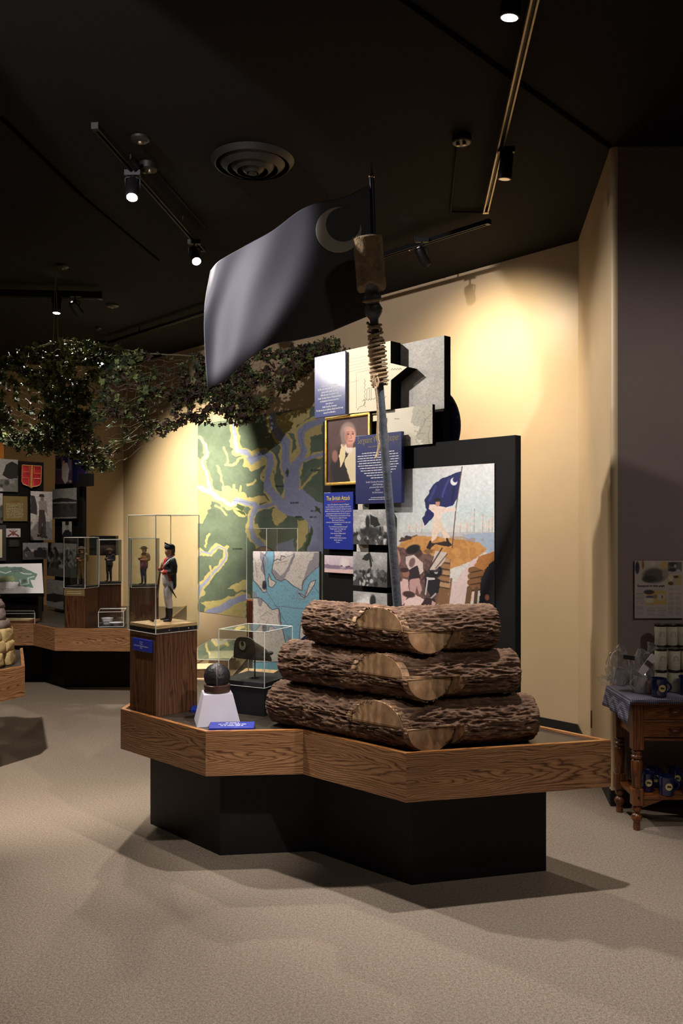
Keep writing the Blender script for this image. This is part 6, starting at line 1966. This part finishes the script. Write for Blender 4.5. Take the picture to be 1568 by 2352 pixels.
for i in range(NX + 1):
    row = []
    for j in range(NY + 1):
        u_ = -.10 + (x1c - x0c + .10) * i / NX; v_ = -.018 + (y1c - y0c + .018) * j / NY
        # overhang on the left, deepest at the front corner
        ov = max(0, -u_)
        x = x0c + max(u_, 0) - .006 * min(1, ov / .02) - .10 * (max(0, ov - .02)) * 2.2
        fr = max(0, -v_)
        y = y0c + max(v_, 0) - .004 * min(1, fr / .006)
        corner = max(0, 1 - j / 14)
        z = TZ + .002 - ov * (1.0 + .25 * corner) - fr + .003 * math.sin(i * .9) * (fr > 0)
        x += .012 * math.sin(j * .55) * ov * 6
        y -= corner * ov * .18
        row.append(Vector((x, y, z)))
    P.append(row)
mb = MB(); mb.grid(P)
o = mb.obj('cloth', M_CLOTH, cl, smooth=True)
md = o.modifiers.new('thickness', 'SOLIDIFY'); md.thickness = .002; md.offset = 1
CZ = TZ + .0045

# mugs
M_MUG = mat('cobalt_glaze', S(22, 30, 74), .12, var=.06, coat=.6)
M_MUGB = mat('cream_badge', S(206, 186, 128), .5, var=.05)
M_MUGD = mat('badge_dark', S(44, 38, 40), .6)
def make_mug(label, loc, rot):
    t = thing('mug', label, 'mug', loc, 0)
    x, y, z = loc
    mb = MB()
    mb.lathe([(.030, 0), (.036, .001), (.038, .006), (.0375, .05), (.0385, .088), (.040, .093), (.0385, .0945), (.0355, .088), (.034, .02), (.030, .012), (.001, .011)], 32, loc)
    mb.obj('cup', M_MUG, t, smooth=True, angle=.9)
    hp = [Vector((.036 + .030 * math.sin(math.pi * k / 12) ** .8, 0, .018 + .058 * k / 12)) for k in range(13)]
    R_ = Matrix.Rotation(rot, 3, 'Z')
    MB().tube([R_ @ p + Vector(loc) for p in hp], .0055, 8).obj('handle', M_MUG, t, smooth=True)
    fa = -math.pi / 2 + rot * .5
    def sp(u_, v_, r=.0388): return Vector((x + r * math.cos(fa + u_ / .038), y + r * math.sin(fa + u_ / .038), z + .048 + v_))
    mb = MB()
    for k in range(24):
        a, b = 2 * math.pi * k / 24, 2 * math.pi * (k + 1) / 24
        for (r0, r1) in ((.0, .010), (.010, .0185)):
            mb.face([sp(r0 * math.cos(a), r0 * math.sin(a)), sp(r1 * math.cos(a), r1 * math.sin(a)), sp(r1 * math.cos(b), r1 * math.sin(b)), sp(r0 * math.cos(b), r0 * math.sin(b))] if r0 else [sp(0, 0), sp(r1 * math.cos(a), r1 * math.sin(a)), sp(r1 * math.cos(b), r1 * math.sin(b))])
    mb.obj('badge', M_MUGB, t)
    mb = MB()
    fl2 = [(-.009, .006), (-.004, .007), (.002, .005), (.010, .003), (.010, -.006), (.003, -.004), (-.004, -.003), (-.008, -.004)]
    mb.face([sp(a, b, .0393) for a, b in fl2])
    mb.face([sp(a, b, .0393) for a, b in ((-.0095, .008), (-.0085, .008), (-.0085, -.010), (-.0095, -.010))])
    mb.obj('badge_flag', M_MUGD, t)
    return t
mug = make_mug('dark blue mug with a flag badge on the checked cloth, next to the wrapped bundle', tuple(at_z(1513, 1600, CZ)), 0.15)
p = at_z(1576, 1595, CZ); q_ = W[mug].to_translation()
dup(mug, p - q_, 0, 'dark blue mug on the checked cloth, further along from the wrapped bundle')
grp = 'dark blue mugs on the table shelf'
lab = 'dark blue mug with a round flag badge on the low table shelf'
for px, d, w_ in ((1484, 4.287, 'front row next to the turned leg'), (1530, 4.22, 'front row, second from the turned leg'), (1583, 4.22, 'front row, third from the turned leg'), (1500, 4.36, 'rear row next to the turned leg'), (1549, 4.36, 'rear row, second from the turned leg')):
    p = at(px, HY, d); p.z = SHZ
    dup(mug, p - q_, -.1, 'dark blue badge mug on the low shelf, ' + w_, grp)

# canisters in two rows
M_TIN = mat('ivory_canister', S(206, 198, 176), .4, var=.03)
M_LID = mat('brown_black_lid', S(40, 26, 24), .35, coat=.3)
M_LAB = mat('label_rose_grey', S(150, 130, 140), .6)
def make_can(label, loc, group):
    t = thing('canister', label, 'canister', loc, 0, group)
    MB().lathe([(.029, 0), (.030, .002), (.030, .098), (.029, .100)], 28, loc).obj('body', M_TIN, t, smooth=True, angle=.6)
    MB().lathe([(.0305, .099), (.0315, .101), (.0315, .109), (.030, .112), (.02, .113)], 28, loc).obj('lid', M_LID, t, smooth=True, angle=.6)
    x, y, z = loc
    def sp(u_, v_, r=.0302): return Vector((x + r * math.sin(u_ / .03), y - r * math.cos(u_ / .03), z + v_))
    mb = MB()
    arch = [(-.0125, .046), (-.0135, .060), (-.009, .069), (0, .073), (.009, .069), (.0135, .060), (.0125, .046), (-.0125, .046)]
    for a, b in zip(arch[:-1], arch[1:]): mb.tube([sp(*a), sp(*b)], .0014, 4)
    dome = [(.008 * math.cos(k * .5), .058 + .008 * math.sin(k * .5)) for k in range(13)]
    for a, b in zip(dome[:-1], dome[1:]): mb.tube([sp(*a), sp(*b)], .0009, 4)
    mb.obj('label_emblem', M_LAB, t)
    mb = MB()
    for v_, w in ((.090, .018), (.034, .014), (.020, .021), (.012, .019)):
        mb.tube([sp(-w, v_), sp(-w * .3, v_), sp(w * .3, v_), sp(w, v_)], .0006, 4)
    mb.obj('label_lines', M_LAB, t)
    return t
can0 = None
for row, (d, cols, nz, lab) in enumerate(((4.455, (1516, 1541.5, 1567, 1593), 3, 'ivory canister in the back stacks by the wall'), (4.345, (1517, 1547.5, 1576), 2, 'ivory canister in the front stacks behind the mugs'))):
    g = ('ivory canisters stacked in the back row', 'ivory canisters stacked in the front row')[row]
    for px in cols:
        for k in range(nz):
            p = at(px, HY, d); p.z = CZ + k * .1135
            lab = '%s ivory canister of the %s %s stack counted from the cellophane bundles' % ((('bottom', 'middle', 'top') if nz == 3 else ('bottom', 'top'))[k], ('first', 'second', 'third', 'fourth')[cols.index(px)], ('back', 'front')[row])
            if can0 is None:
                can0 = make_can(lab, tuple(p), g); cp0 = W[can0].to_translation()
            else:
                dup(can0, p - cp0, 0, lab, g)

# wrapped gift bundles
M_CELLO = acrylic('crinkled_cellophane', (0.95, 0.95, 0.96, 1), .06, 3.5)
_nt = M_CELLO.node_tree
_df = add(_nt, 'ShaderNodeBsdfDiffuse'); _df.inputs[0].default_value = (.8, .8, .82, 1)
_mx = add(_nt, 'ShaderNodeMixShader')
_out = [n for n in _nt.nodes if n.type == 'OUTPUT_MATERIAL'][0]
_src = _out.inputs[0].links[0].from_socket
_rg = ramp(_nt, noise_tex(_nt, coords(_nt), 38.0, 5, .7), [(.45, (.03,) * 3 + (1,)), (.66, (.24,) * 3 + (1,))])
_nt.links.new(_rg, _mx.inputs[0]); _nt.links.new(_src, _mx.inputs[1]); _nt.links.new(_df.outputs[0], _mx.inputs[2]); _nt.links.new(_mx.outputs[0], _out.inputs[0])
def cello(parent, c, r, seed, scale=(1, 1, 1)):
    bm = bmesh.new()
    bmesh.ops.create_icosphere(bm, subdivisions=4, radius=1)
    for v in bm.verts:
        p = v.co.normalized()
        k = 1 + .22 * mnoise.noise(p * 1.3 + Vector((seed, 0, 0))) + .15 * (1 - 2 * abs(mnoise.noise(p * 3.2 + Vector((0, seed, 0))))) + .07 * (1 - 2 * abs(mnoise.noise(p * 8 + Vector((0, 0, seed)))))
        z = p.z * k * r * scale[2]
        v.co = Vector((p.x * k * r * scale[0], p.y * k * r * scale[1], max(z, -r * scale[2] * .85)))
    me = bpy.data.meshes.new('cellophane'); bm.to_mesh(me); bm.free()
    me.materials.append(M_CELLO)
    link(bpy.data.objects.new('cellophane', me), parent, Matrix.Translation(c))
def tuft(parent, a, b, r0, r1, seed):
    d = b - a
    pts = []
    mb = MB()
    bm = mb.bm
    rings = []
    for i in range(7):
        f = i / 6
        ring = []
        rr = r0 + (r1 - r0) * f ** 1.5
        up_ = d.orthogonal().normalized(); bi = d.normalized().cross(up_)
        for k in range(18):
            aa = 2 * math.pi * k / 18
            q_ = rr * (1 + .35 * f * math.sin(aa * 5 + seed) + .2 * mnoise.noise(Vector((k, i, seed))))
            ring.append(bm.verts.new(a + d * (f + .08 * f * math.sin(aa * 3 + seed)) + (up_ * math.cos(aa) + bi * math.sin(aa)) * q_))
        rings.append(ring)
    for i in range(6):
        for k in range(18): bm.faces.new((rings[i][k], rings[i][(k + 1) % 18], rings[i + 1][(k + 1) % 18], rings[i + 1][k]))
    mb.obj('cellophane_tuft', M_CELLO, parent)
M_WHITE = mat('white_card', S(210, 204, 204), .6, var=.04)
gp = at(1470, HY, 4.30)
g1 = thing('wrapped_bundle', 'gift mug bundle in crinkled clear cellophane with a knotted top', 'gift bundle', (gp.x, gp.y, CZ))
cello(g1, Vector((gp.x + .012, gp.y, CZ + .10)), .095, 2.0, (.56, .6, 1.25))
tuft(g1, Vector((gp.x + .035, gp.y - .01, CZ + .20)), Vector((gp.x + .055, gp.y - .03, CZ + .255)), .008, .028, 1.0)
MB().lathe([(.032, 0), (.034, .004), (.034, .088), (.031, .088), (.030, .01), (.002, .008)], 26, (gp.x + .002, gp.y + .01, CZ + .001)).obj('white_mug', M_WHITE, g1, smooth=True, angle=.8)
hpts = [Vector((gp.x - .028 - .022 * math.sin(math.pi * k / 12), gp.y + .004, CZ + .016 + .058 * k / 12)) for k in range(13)]
MB().tube(hpts, .005, 8).obj('mug_handle', M_WHITE, g1, smooth=True)
MB().box((gp.x + .040, gp.y - .03, CZ + .035), (.04, .03, .06)).obj('spiced_packet', mat('rust_packet', S(150, 84, 52), .5, var=.3, vscale=60), g1, bevel=.004)
rm_ = Matrix.Rotation(math.radians(-38), 3, 'Y')
MB().box((gp.x + .018, gp.y - .055, CZ + .155), (.036, .006, .12), rm_.inverted() @ Matrix.Rotation(0, 3, 'Y') if False else Matrix.Rotation(math.radians(38), 3, 'Y')).obj('white_ribbon_card', M_WHITE, g1)
MB().box((gp.x + .022, gp.y - .060, CZ + .160), (.037, .006, .024), Matrix.Rotation(math.radians(38), 3, 'Y')).obj('brown_band', mat('brown_band', S(84, 66, 60), .5), g1)
g2p = gp + Vector((-.095, .06, 0))
g2 = thing('wrapped_bundle', 'second cellophane bundle with a dark ribbon, leaning over the table edge', 'gift bundle', (g2p.x, g2p.y, CZ))
cello(g2, Vector((g2p.x + .005, g2p.y, CZ + .115)), .088, 7.0, (.60, .65, 1.15))
tuft(g2, Vector((g2p.x - .055, g2p.y - .05, CZ + .075)), Vector((g2p.x - .105, g2p.y - .07, CZ + .062)), .010, .030, 3.0)
MB().box((g2p.x + .03, g2p.y - .075, CZ + .185), (.06, .006, .022), Matrix.Rotation(math.radians(8), 3, 'Y')).obj('dark_ribbon', mat('dark_ribbon', S(36, 36, 38), .5), g2)
MB().box((g2p.x + .005, g2p.y + .01, CZ + .075), (.055, .05, .09), Matrix.Rotation(math.radians(10), 3, 'Y')).obj('pale_box', mat('grey_lavender_box', S(150, 144, 152), .6), g2, bevel=.004)

# ------------------------------------------------------------------ newspaper page on the taupe wall
wy = 4.545
def wp_(px, py, y=wy): return at(px, py, y)
def p_news(c):
    c.C[:] = (190, 176, 172)
    c.grain(20, .03, 2)
    def photo(x0, y0, x1, y1, base, shapes):
        c.poly([(x0, y0), (x1, y0), (x1, y1), (x0, y1)], base)
        for col_, cx_, cy_, rx_, ry_ in shapes: c.oval(cx_, cy_, rx_, ry_, col_, .9, .4)
        m = ((c.X < x0) | (c.X > x1) | (c.Y < y0) | (c.Y > y1))
    photo(1460, 1291, 1531, 1336, (186, 176, 158), [((44, 42, 70), 1463, 1304, 5, 14), ((150, 90, 70), 1476, 1297, 3, 10), ((196, 160, 100), 1524, 1300, 9, 10), ((84, 78, 70), 1502, 1322, 26, 17), ((60, 56, 52), 1490, 1330, 16, 8), ((150, 140, 130), 1528, 1318, 8, 12), ((200, 190, 180), 1498, 1294, 7, 6)])
    photo(1533, 1291, 1565, 1312, (110, 104, 100), [((60, 56, 56), 1545, 1296, 9, 5), ((52, 50, 50), 1544, 1309, 9, 4), ((184, 176, 170), 1550, 1300, 3, 4), ((180, 172, 166), 1557, 1310, 5, 3)])
    photo(1533, 1321, 1565, 1344, (184, 158, 106), [((206, 196, 170), 1540, 1328, 6, 7), ((80, 60, 50), 1552, 1325, 6, 3), ((170, 160, 156), 1550, 1335, 6, 6), ((90, 60, 44), 1540, 1340, 6, 4)])
    photo(1483, 1357, 1530, 1389, (196, 164, 100), [((60, 52, 60), 1490, 1360, 12, 5), ((66, 74, 130), 1492, 1371, 9, 3), ((206, 200, 180), 1492, 1379, 10, 6), ((190, 184, 184), 1518, 1371, 9, 8), ((150, 60, 60), 1520, 1371, 2, 4), ((150, 120, 80), 1504, 1370, 5, 5)])
    for (x0, x1, y0, y1) in ((1460, 1481, 1362, 1388), (1460, 1481, 1392, 1414), (1484, 1506, 1395, 1414), (1509, 1531, 1395, 1414), (1534, 1548, 1362, 1414), (1551, 1565, 1362, 1414), (1462, 1530, 1354, 1356), (1535, 1564, 1351, 1357), (1534, 1564, 1314, 1318)):
        c.textlines(x0, x1, y0, y1, 2.0, (130, 118, 124), .6, 7)
nw = thing('newspaper_page', 'mounted newspaper page with photos and headline on the taupe wall', 'poster', wp_(1512, 1420))
TLn, TRn, BLn = wp_(1457, 1288), wp_(1569, 1288), wp_(1457, 1420)
MB().slab([TLn, TRn, TRn + (BLn - TLn), BLn], (0, .012, 0)).obj('backing', mat('dull_red_backing', S(140, 70, 74), .6), nw)
sheet('page_print', TLn, TRn, BLn, p_news, nw, res=1.6, off=.001)
text_part('headline', "Steeped in the past", M_BLACKINK, nw, wp_(1494.5, 1342.5, wy - .0018), (1, 0, 0), UP, width=(wp_(1526, 1340) - wp_(1463, 1340)).length, height=.018, bold=.025)
# thin brown upright handle strip on the return wall
hn = -side_n
a, b = hit(1358, 1632, PC + hn * .004, hn), hit(1358, 1672, PC + hn * .004, hn)
b.x, b.y = a.x, a.y
t = thing('wall_strip', 'thin brown upright strip low on the tan return wall', 'wall strip', b)
MB().tube([a, b], .006, 8).obj('strip', mat('brown_strip', S(120, 74, 44), .5), t, smooth=True)

# ------------------------------------------------------------------ ceiling: tracks, lamps, air diffuser, conduits
ZTR = 3.55
def track(label, a, b, m, w=.034, h=.03, zc=ZTR + .015):
    a, b = Vector((a[0], a[1], zc)), Vector((b[0], b[1], zc))
    d = b - a
    t = thing('light_track', label, 'light track', (a + b) / 2)
    mw = frame((a + b) / 2, math.atan2(d.y, d.x))
    L = d.length
    MB().box((0, -w * .38, 0), (L, w * .24, h)).obj('rail_side', m, t, mw)
    MB().box((0, w * .38, 0), (L, w * .24, h)).obj('rail_side', m, t, mw)
    MB().box((0, 0, h * .4), (L, w * .6, h * .2)).obj('rail_web', M_BLACKMETAL, t, mw)
    for s in (-1, 1): MB().box((s * L / 2, 0, 0), (.03, w * 1.1, h * 1.1)).obj('end_cap', m, t, mw)
    n = max(2, int(L / 1.2))
    for k in range(n):
        x = -L / 2 + L * (k + .5) / n
        MB().lathe([(.006, 0), (.006, CEIL - zc - h / 2 + .004)], 8, (x, 0, h / 2 - .002)).obj('hanger', M_BLACKMETAL, t, mw)
    return t
track('black light track over the left side, carrying two lit lamps', (-1.244, 4.19), (-1.013, 6.05), M_BLACKMETAL)
track('pale metal light track reaching towards the taupe wall', (0.70, 2.72), (0.926, 5.31), M_ALU)
track('long black light track running parallel to the map wall', (0.974, 5.51), (-2.57, 9.16), M_BLACKMETAL)
track('black light track over the far photo boards', (-3.6, 7.15), (-2.12, 7.28), M_BLACKMETAL, .05, .06)

M_LENS = mat('lit_lens', S(255, 244, 225), .3, emit=((1.0, .93, .82, 1), 60.0))
M_LENSOFF = mat('dark_lens', S(120, 100, 76), .2, coat=.5)
def lamp(label, pos, aim, power=None, cone=50, blend=.5, col=MILD, ztop=ZTR, radius=.035, hang=None):
    """track head: cylinder body, yoke, stem and lens; its light sits just in front of the lens"""
    pos, aim = Vector(pos), Vector(aim)
    d = (aim - pos).normalized()
    t = thing('track_lamp', label, 'track lamp', pos)
    q_ = taxis(pos, -d)
    L = .13
    MB().lathe([(.030, -.002), (.036, 0), (.038, .004), (.038, .04), (.036, .05), (.034, L), (.026, L + .012), (.012, L + .016)], 24, cap=False).obj('housing', M_BLACKMETAL, t, q_, smooth=True, angle=.7)
    MB().lathe([(.0305, -.001), (.0305, .003)], 24).obj('lens', M_LENS if power else M_LENSOFF, t, q_)
    mid = q_ @ Vector((0, 0, L * .6))
    sd_ = (q_.to_3x3() @ Vector((1, 0, 0))).normalized()
    topp = mid + Vector((0, 0, .065))
    MB().tube([mid + sd_ * .04, mid + sd_ * .042 + UP * .05, topp, mid - sd_ * .042 + UP * .05, mid - sd_ * .04], .005, 6).obj('yoke', M_BLACKMETAL, t, smooth=True)
    top_ = Vector((topp.x, topp.y, max(ztop, topp.z + .01)))
    if hang: top_ = Vector((hang[0], hang[1], ztop))
    MB().tube([topp, top_], .007, 8).obj('stem', M_BLACKMETAL, t, smooth=True)
    MB().box(tuple(top_), (.09, .032, .03)).obj('adapter', M_BLACKMETAL, t)
    if power:
        spot('lamp_light', pos + d * .012, aim, power, cone, blend, col, radius, t)
    return t
lamp('lit spot lamp hanging over the logs from the pale track', KEY['pos'], KEY['aim'], KEY['power'], KEY['cone'], KEY['blend'], KEY['col'], hang=(.723, 2.985))
lamp('lit spot lamp on the left track, beside the round air diffuser', (-1.183, 4.674, 3.40), (-0.95, 3.0, 0.0), 150, 75, .6, MILD)
lamp('lit spot lamp on the left track, at the end beside the flag', (-1.018, 5.81, 3.40), (0.1, 3.6, 0.5), 170, 70, .6, MILD)
lamp('lit spot lamp above the camouflage net, on a thin hanging stem', (-2.49, 7.23, 3.40), (-2.5, 6.9, 0.0), 170, 130, .6, MILD)
lamp('lit spot lamp shining through the camouflage net', (-2.62, 9.0, 3.30), (-2.6, 7.6, 1.6), 70, 90, .6, MILD)
lamp('unlit spot lamp hanging from the pale track over the boards', (0.872, 4.43, 3.40), (0.75, 4.60, 2.0))
lamp('spot lamp on the long black track turned to the bare tan wall', (0.60, 5.86, 3.385), (1.10, 6.5, 2.6), 170, 118, 1.0, WARM)
lamp('spot lamp beside the lit one over the far photo boards, turned to the wall map', (-2.30, 7.27, 3.40), on_wall(452, 1140), 1500, 52, 1.0, (1.0, .90, .70))
# lamps of the gallery ceiling outside the picture: position, aim, power, cone, blend, colour, radius
OFF = {'track_light_flag_offscreen': ((-1.75, 1.20, 3.42), None, 600, 36, .10, (1.0, .93, .96), .03),
       'track_light_far_left_offscreen': ((-5.6, 4.76, 3.46), (-0.06, 4.4, 2.3), 260, 26, .5, (1.0, .93, .84), .05),
       'track_light_behind_offscreen': ((0.3, 0.3, 3.45), (0.0, 1.2, 0.0), 50, 120, .7, MILD, .05),
       'track_light_front_right_offscreen': ((1.7, 0.6, 3.45), (-0.48, 3.62, 0.75), 420, 19, .6, MILD, .05),
       'track_light_left_floor_offscreen': ((-1.95, 3.3, 3.45), (-2.15, 5.7, 0.0), 650, 58, .6, MILD, .05),
       'track_light_left_boards_offscreen': ((-1.78, 3.98, 3.45), (0.25, 4.45, 1.62), 360, 76, .5, (1.0, .93, .86), .05),
       'track_light_gift_table_offscreen': ((2.7, 1.6, 3.45), (1.85, 4.4, 0.9), 70, 70, .7, MILD, .05)}
# the first lights the fly half of the flag: its cone ends across the cloth
k0 = 'track_light_flag_offscreen'
fp_ = Vector(OFF[k0][0]); bd = (at(694, 640, 3.72) - fp_).normalized()
half = math.radians(OFF[k0][3] / 2 * .965)
aimd = Matrix.Rotation(half, 3, Vector((0.34, 0.0, 1.0)).normalized()) @ bd
for nm, (p, a, pw, cn, bl, cl_, rd_) in OFF.items():
    spot(nm, p, Vector(a) if a else fp_ + aimd * 4, pw, cn, bl, cl_, rd_)

# air diffuser
dc_ = ceil_pt(580, 368)
df = thing('air_diffuser', 'round black ceiling air diffuser with nested rings', 'air diffuser', (dc_.x, dc_.y, CEIL))
M_DIF = mat('diffuser_black', S(26, 23, 21), .5, var=.08)
for (r0, r1, z0, z1) in ((.215, .238, -.002, -.030), (.150, .185, -.022, -.052), (.095, .128, -.034, -.064), (.040, .072, -.046, -.074)):
    MB().lathe([(r1, z0), (r0, z1), (r0 - .006, z1 - .002), (r1 - .012, z0 - .002)], 48, (dc_.x, dc_.y, CEIL), cap=False).obj('ring', M_DIF, df, smooth=True, angle=.5)
MB().lathe([(.024, -.050), (.026, -.078), (.010, -.084)], 32, (dc_.x, dc_.y, CEIL)).obj('hub', M_DIF, df, smooth=True, angle=.5)
MB().lathe([(.23, -.001), (.21, -.012)], 48, (dc_.x, dc_.y, CEIL)).obj('throat', M_SEAM, df)
MB().lathe([(.012, -.08), (.012, -.003)], 12, (dc_.x, dc_.y, CEIL)).obj('stem', M_DIF, df)

# junction boxes with conduits
def jbox(label, px, py, path, fem=True):
    c = ceil_pt(px, py)
    t = thing('junction_box', label, 'junction box', (c.x, c.y, CEIL))
    MB().lathe([(.052, .0), (.052, -.035), (.046, -.04), (.02, -.041)], 24, (c.x, c.y, CEIL)).obj('box', M_BLACKMETAL, t, smooth=True, angle=.6)
    MB().lathe([(.010, -.04), (.010, -.055)], 10, (c.x - .02, c.y, CEIL)).obj('connector', M_ALU, t)
    MB().lathe([(.010, -.04), (.010, -.055)], 10, (c.x + .012, c.y - .01, CEIL)).obj('connector', M_ALU, t)
    pts = [Vector((c.x, c.y, CEIL - .02))] + [ceil_pt(*p, CEIL - .012) for p in path]
    MB().tube(pts, .007, 8).obj('conduit', M_CEIL, t, smooth=True)
jbox('ceiling junction box beside the left track with its thin conduit', 340, 376, [(352, 388), (470, 522)])
jbox('ceiling junction box near the pale track with its thin conduit', 1060, 312, [(1050, 340), (1035, 486), (1118, 488)])
for lab, px, py, r in (('small dark ceiling sensor beside the left track', 322, 316, .05), ('small ceiling sprinkler plate near the long black track', 258, 700, .06), ('tiny ceiling sprinkler head near the net', 225, 752, .035), ('small dark ceiling plate over the far lamp stem', 143, 610, .05), ('pale ceiling fitting on the long black track near the flag', 940, 566, .035)):
    c = ceil_pt(px, py)
    t = thing('ceiling_fitting', lab, 'ceiling fitting', (c.x, c.y, CEIL))
    MB().lathe([(r, .0), (r, -.012), (r * .8, -.02), (r * .3, -.024)], 24, (c.x, c.y, CEIL)).obj('cover', M_DIF, t, smooth=True, angle=.6)
    MB().lathe([(r * .25, -.022), (r * .2, -.034)], 12, (c.x, c.y, CEIL)).obj('nozzle', M_ALU, t)

# ------------------------------------------------------------------ camouflage net slung from the ceiling
cx_ = [-80, 0, 80, 150, 230, 340, 450, 560, 660, 768]
ty_ = [852, 824, 797, 782, 792, 812, 818, 820, 806, 784]
by_ = [1015, 1015, 1025, 1045, 1078, 1015, 965, 965, 905, 806]
td_ = [6.7, 6.7, 6.8, 6.9, 7.1, 7.4, 7.55, 7.7, 7.75, 7.80]
bd_ = [7.4, 7.4, 7.4, 7.3, 7.2, 7.5, 7.7, 7.85, 7.9, 7.82]
def net_pt(u_, v_):
    """u 0..1 left to right, v 0..1 top to bottom"""
    x = np.interp(u_, np.linspace(0, 1, 10), cx_); y0 = np.interp(u_, np.linspace(0, 1, 10), ty_); y1 = np.interp(u_, np.linspace(0, 1, 10), by_)
    d0 = np.interp(u_, np.linspace(0, 1, 10), td_); d1 = np.interp(u_, np.linspace(0, 1, 10), bd_)
    y = y0 + (y1 - y0) * v_ + 9 * math.sin(u_ * 23 + v_ * 3) * v_
    d = d0 + (d1 - d0) * v_ - .35 * math.sin(math.pi * v_) + .12 * math.sin(u_ * 17 + v_ * 5)
    return at(x + 8 * math.sin(v_ * 7 + u_ * 11), y, d)
net = thing('camouflage_net', 'leafy green and brown camouflage net slung under the ceiling', 'net', net_pt(.35, 1.0))
M_CORD = mat('net_cord', S(118, 110, 84), .8, var=.2)
def net_line(pts, r, seg=4):
    return MB().tube(pts, r, seg)
NUc, NVc = 46, 13
mb = MB()
for i in range(NUc + 1):
    mb.tube([net_pt(i / NUc, j / 16) for j in range(17)], .0016, 3, cap=False)
for j in range(NVc + 1):
    mb.tube([net_pt(i / 92, j / NVc) + Vector((0, 0, .012 * math.sin(i * 1.57))) for i in range(93)], .0016, 3, cap=False)
# loose bright loops of cord
for k in range(26):
    u0, v0 = rng.uniform(.18, .5), rng.uniform(.2, .95)
    mb.tube([net_pt(min(1, u0 + .02 * s), min(1.05, v0 + .03 * math.sin(s * 1.3 + k))) + Vector((0, -.04, 0)) for s in range(7)], .003, 4, cap=False)
o = mb.obj('net_cords', M_CORD, net, smooth=True); o['kind'] = 'stuff'
MB().tube([net_pt(i / 60, 0) for i in range(61)], .006, 6).obj('edge_rope', M_CORD, net, smooth=True)
apex = net_pt(.30, 0)
for dx in (-.02, .02):
    MB().tube([apex + Vector((dx, 0, 0)), Vector((apex.x, apex.y, CEIL))], .003, 6).obj('hanging_wire', M_ALU, net)
# leaf scraps
def leaf_mesh(seed, m):
    r = random.Random(seed)
    bm = bmesh.new()
    n = 10
    c = bm.verts.new((0, 0, 0.012))
    vs_ = []
    for k in range(n):
        a = 2 * math.pi * k / n
        rr = (1.0 if k % 2 else .55) * r.uniform(.75, 1.15)
        vs_.append(bm.verts.new((rr * math.cos(a), rr * math.sin(a) * .8, r.uniform(-.35, .35))))
    for k in range(n): bm.faces.new((c, vs_[k], vs_[(k + 1) % n]))
    me = bpy.data.meshes.new('leaf_scrap'); bm.to_mesh(me); bm.free()
    me.materials.append(m)
    return me
LM = [mat('leaf_dark_green', S(52, 66, 40), .6, var=.2), mat('leaf_olive', S(92, 106, 58), .6, var=.2), mat('leaf_brown', S(74, 56, 46), .6, var=.2), mat('leaf_pale_green', S(140, 150, 96), .6, var=.2)]
lm = [leaf_mesh(k, LM[k % 4]) for k in range(12)]
def leaf_ok(p, kx):
    px = CX + F_PX * p.x / p.y; py = HY - F_PX * (p.z - HZ) / p.y
    for (x, y, rx, ry) in ((55, 925, 48, 42), (395, 872, 20, 34), (440, 868, 10, 22), (330, 845, 28, 24), (270, 985, 62, 26), (185, 850, 14, 22), (610, 900, 40, 18), (365, 940, 30, 28), (500, 960, 22, 14), (300, 900, 22, 30)):
        if ((px - x) / rx) ** 2 + ((py - y) / ry) ** 2 < 1: return rng.random() < .06
    f = mnoise.noise(Vector((px * .012, py * .014, 2.0))) + .5 * mnoise.noise(Vector((px * .035, py * .04, 7.0)))
    return f > -.22 or rng.random() < .12
cands = []
while len(cands) < 5200:
    u_ = rng.random(); v_ = rng.random() ** .9 * 1.02
    p = net_pt(u_, v_) + Vector((rng.uniform(-.03, .03), rng.uniform(-.09, .03), rng.uniform(-.03, .03)))
    if leaf_ok(p, 0): cands.append((p, u_, v_))
def lm_matrix(p):
    return Matrix.Translation(p) @ Matrix.Rotation(rng.uniform(0, 6.28), 4, 'Z') @ Matrix.Rotation(rng.uniform(.2, 1.5), 4, 'X') @ Matrix.Rotation(rng.uniform(0, 6.28), 4, 'Z') @ Matrix.Scale(rng.uniform(.024, .052), 4)
front = sorted(range(len(cands)), key=lambda k: cands[k][0].y + rng.random() * .4)
big = set(front[:300])
bms = {}
for k, (p, u_, v_) in enumerate(cands):
    w = .25 + .5 * (mnoise.noise(p * 2.5) + .3)
    kind = 2 if (u_ > .55 and rng.random() < .45) or rng.random() < w * .55 else (0 if rng.random() < .5 else (1 if rng.random() < .75 else 3))
    me = lm[kind + 4 * rng.randrange(3)]
    if k in big:
        link(bpy.data.objects.new('leaf_scrap', me), net, lm_matrix(p))
    else:
        b = bms.setdefault(kind, bmesh.new())
        n0 = len(b.verts)
        b.from_mesh(me)
        b.verts.ensure_lookup_table()
        bmesh.ops.transform(b, matrix=lm_matrix(p), verts=b.verts[n0:])
for kind, b in bms.items():
    me = bpy.data.meshes.new('leaf_scraps'); b.to_mesh(me); b.free()
    me.materials.append(LM[kind])
    o = link(bpy.data.objects.new('leaf_scraps', me), net); o['kind'] = 'stuff'
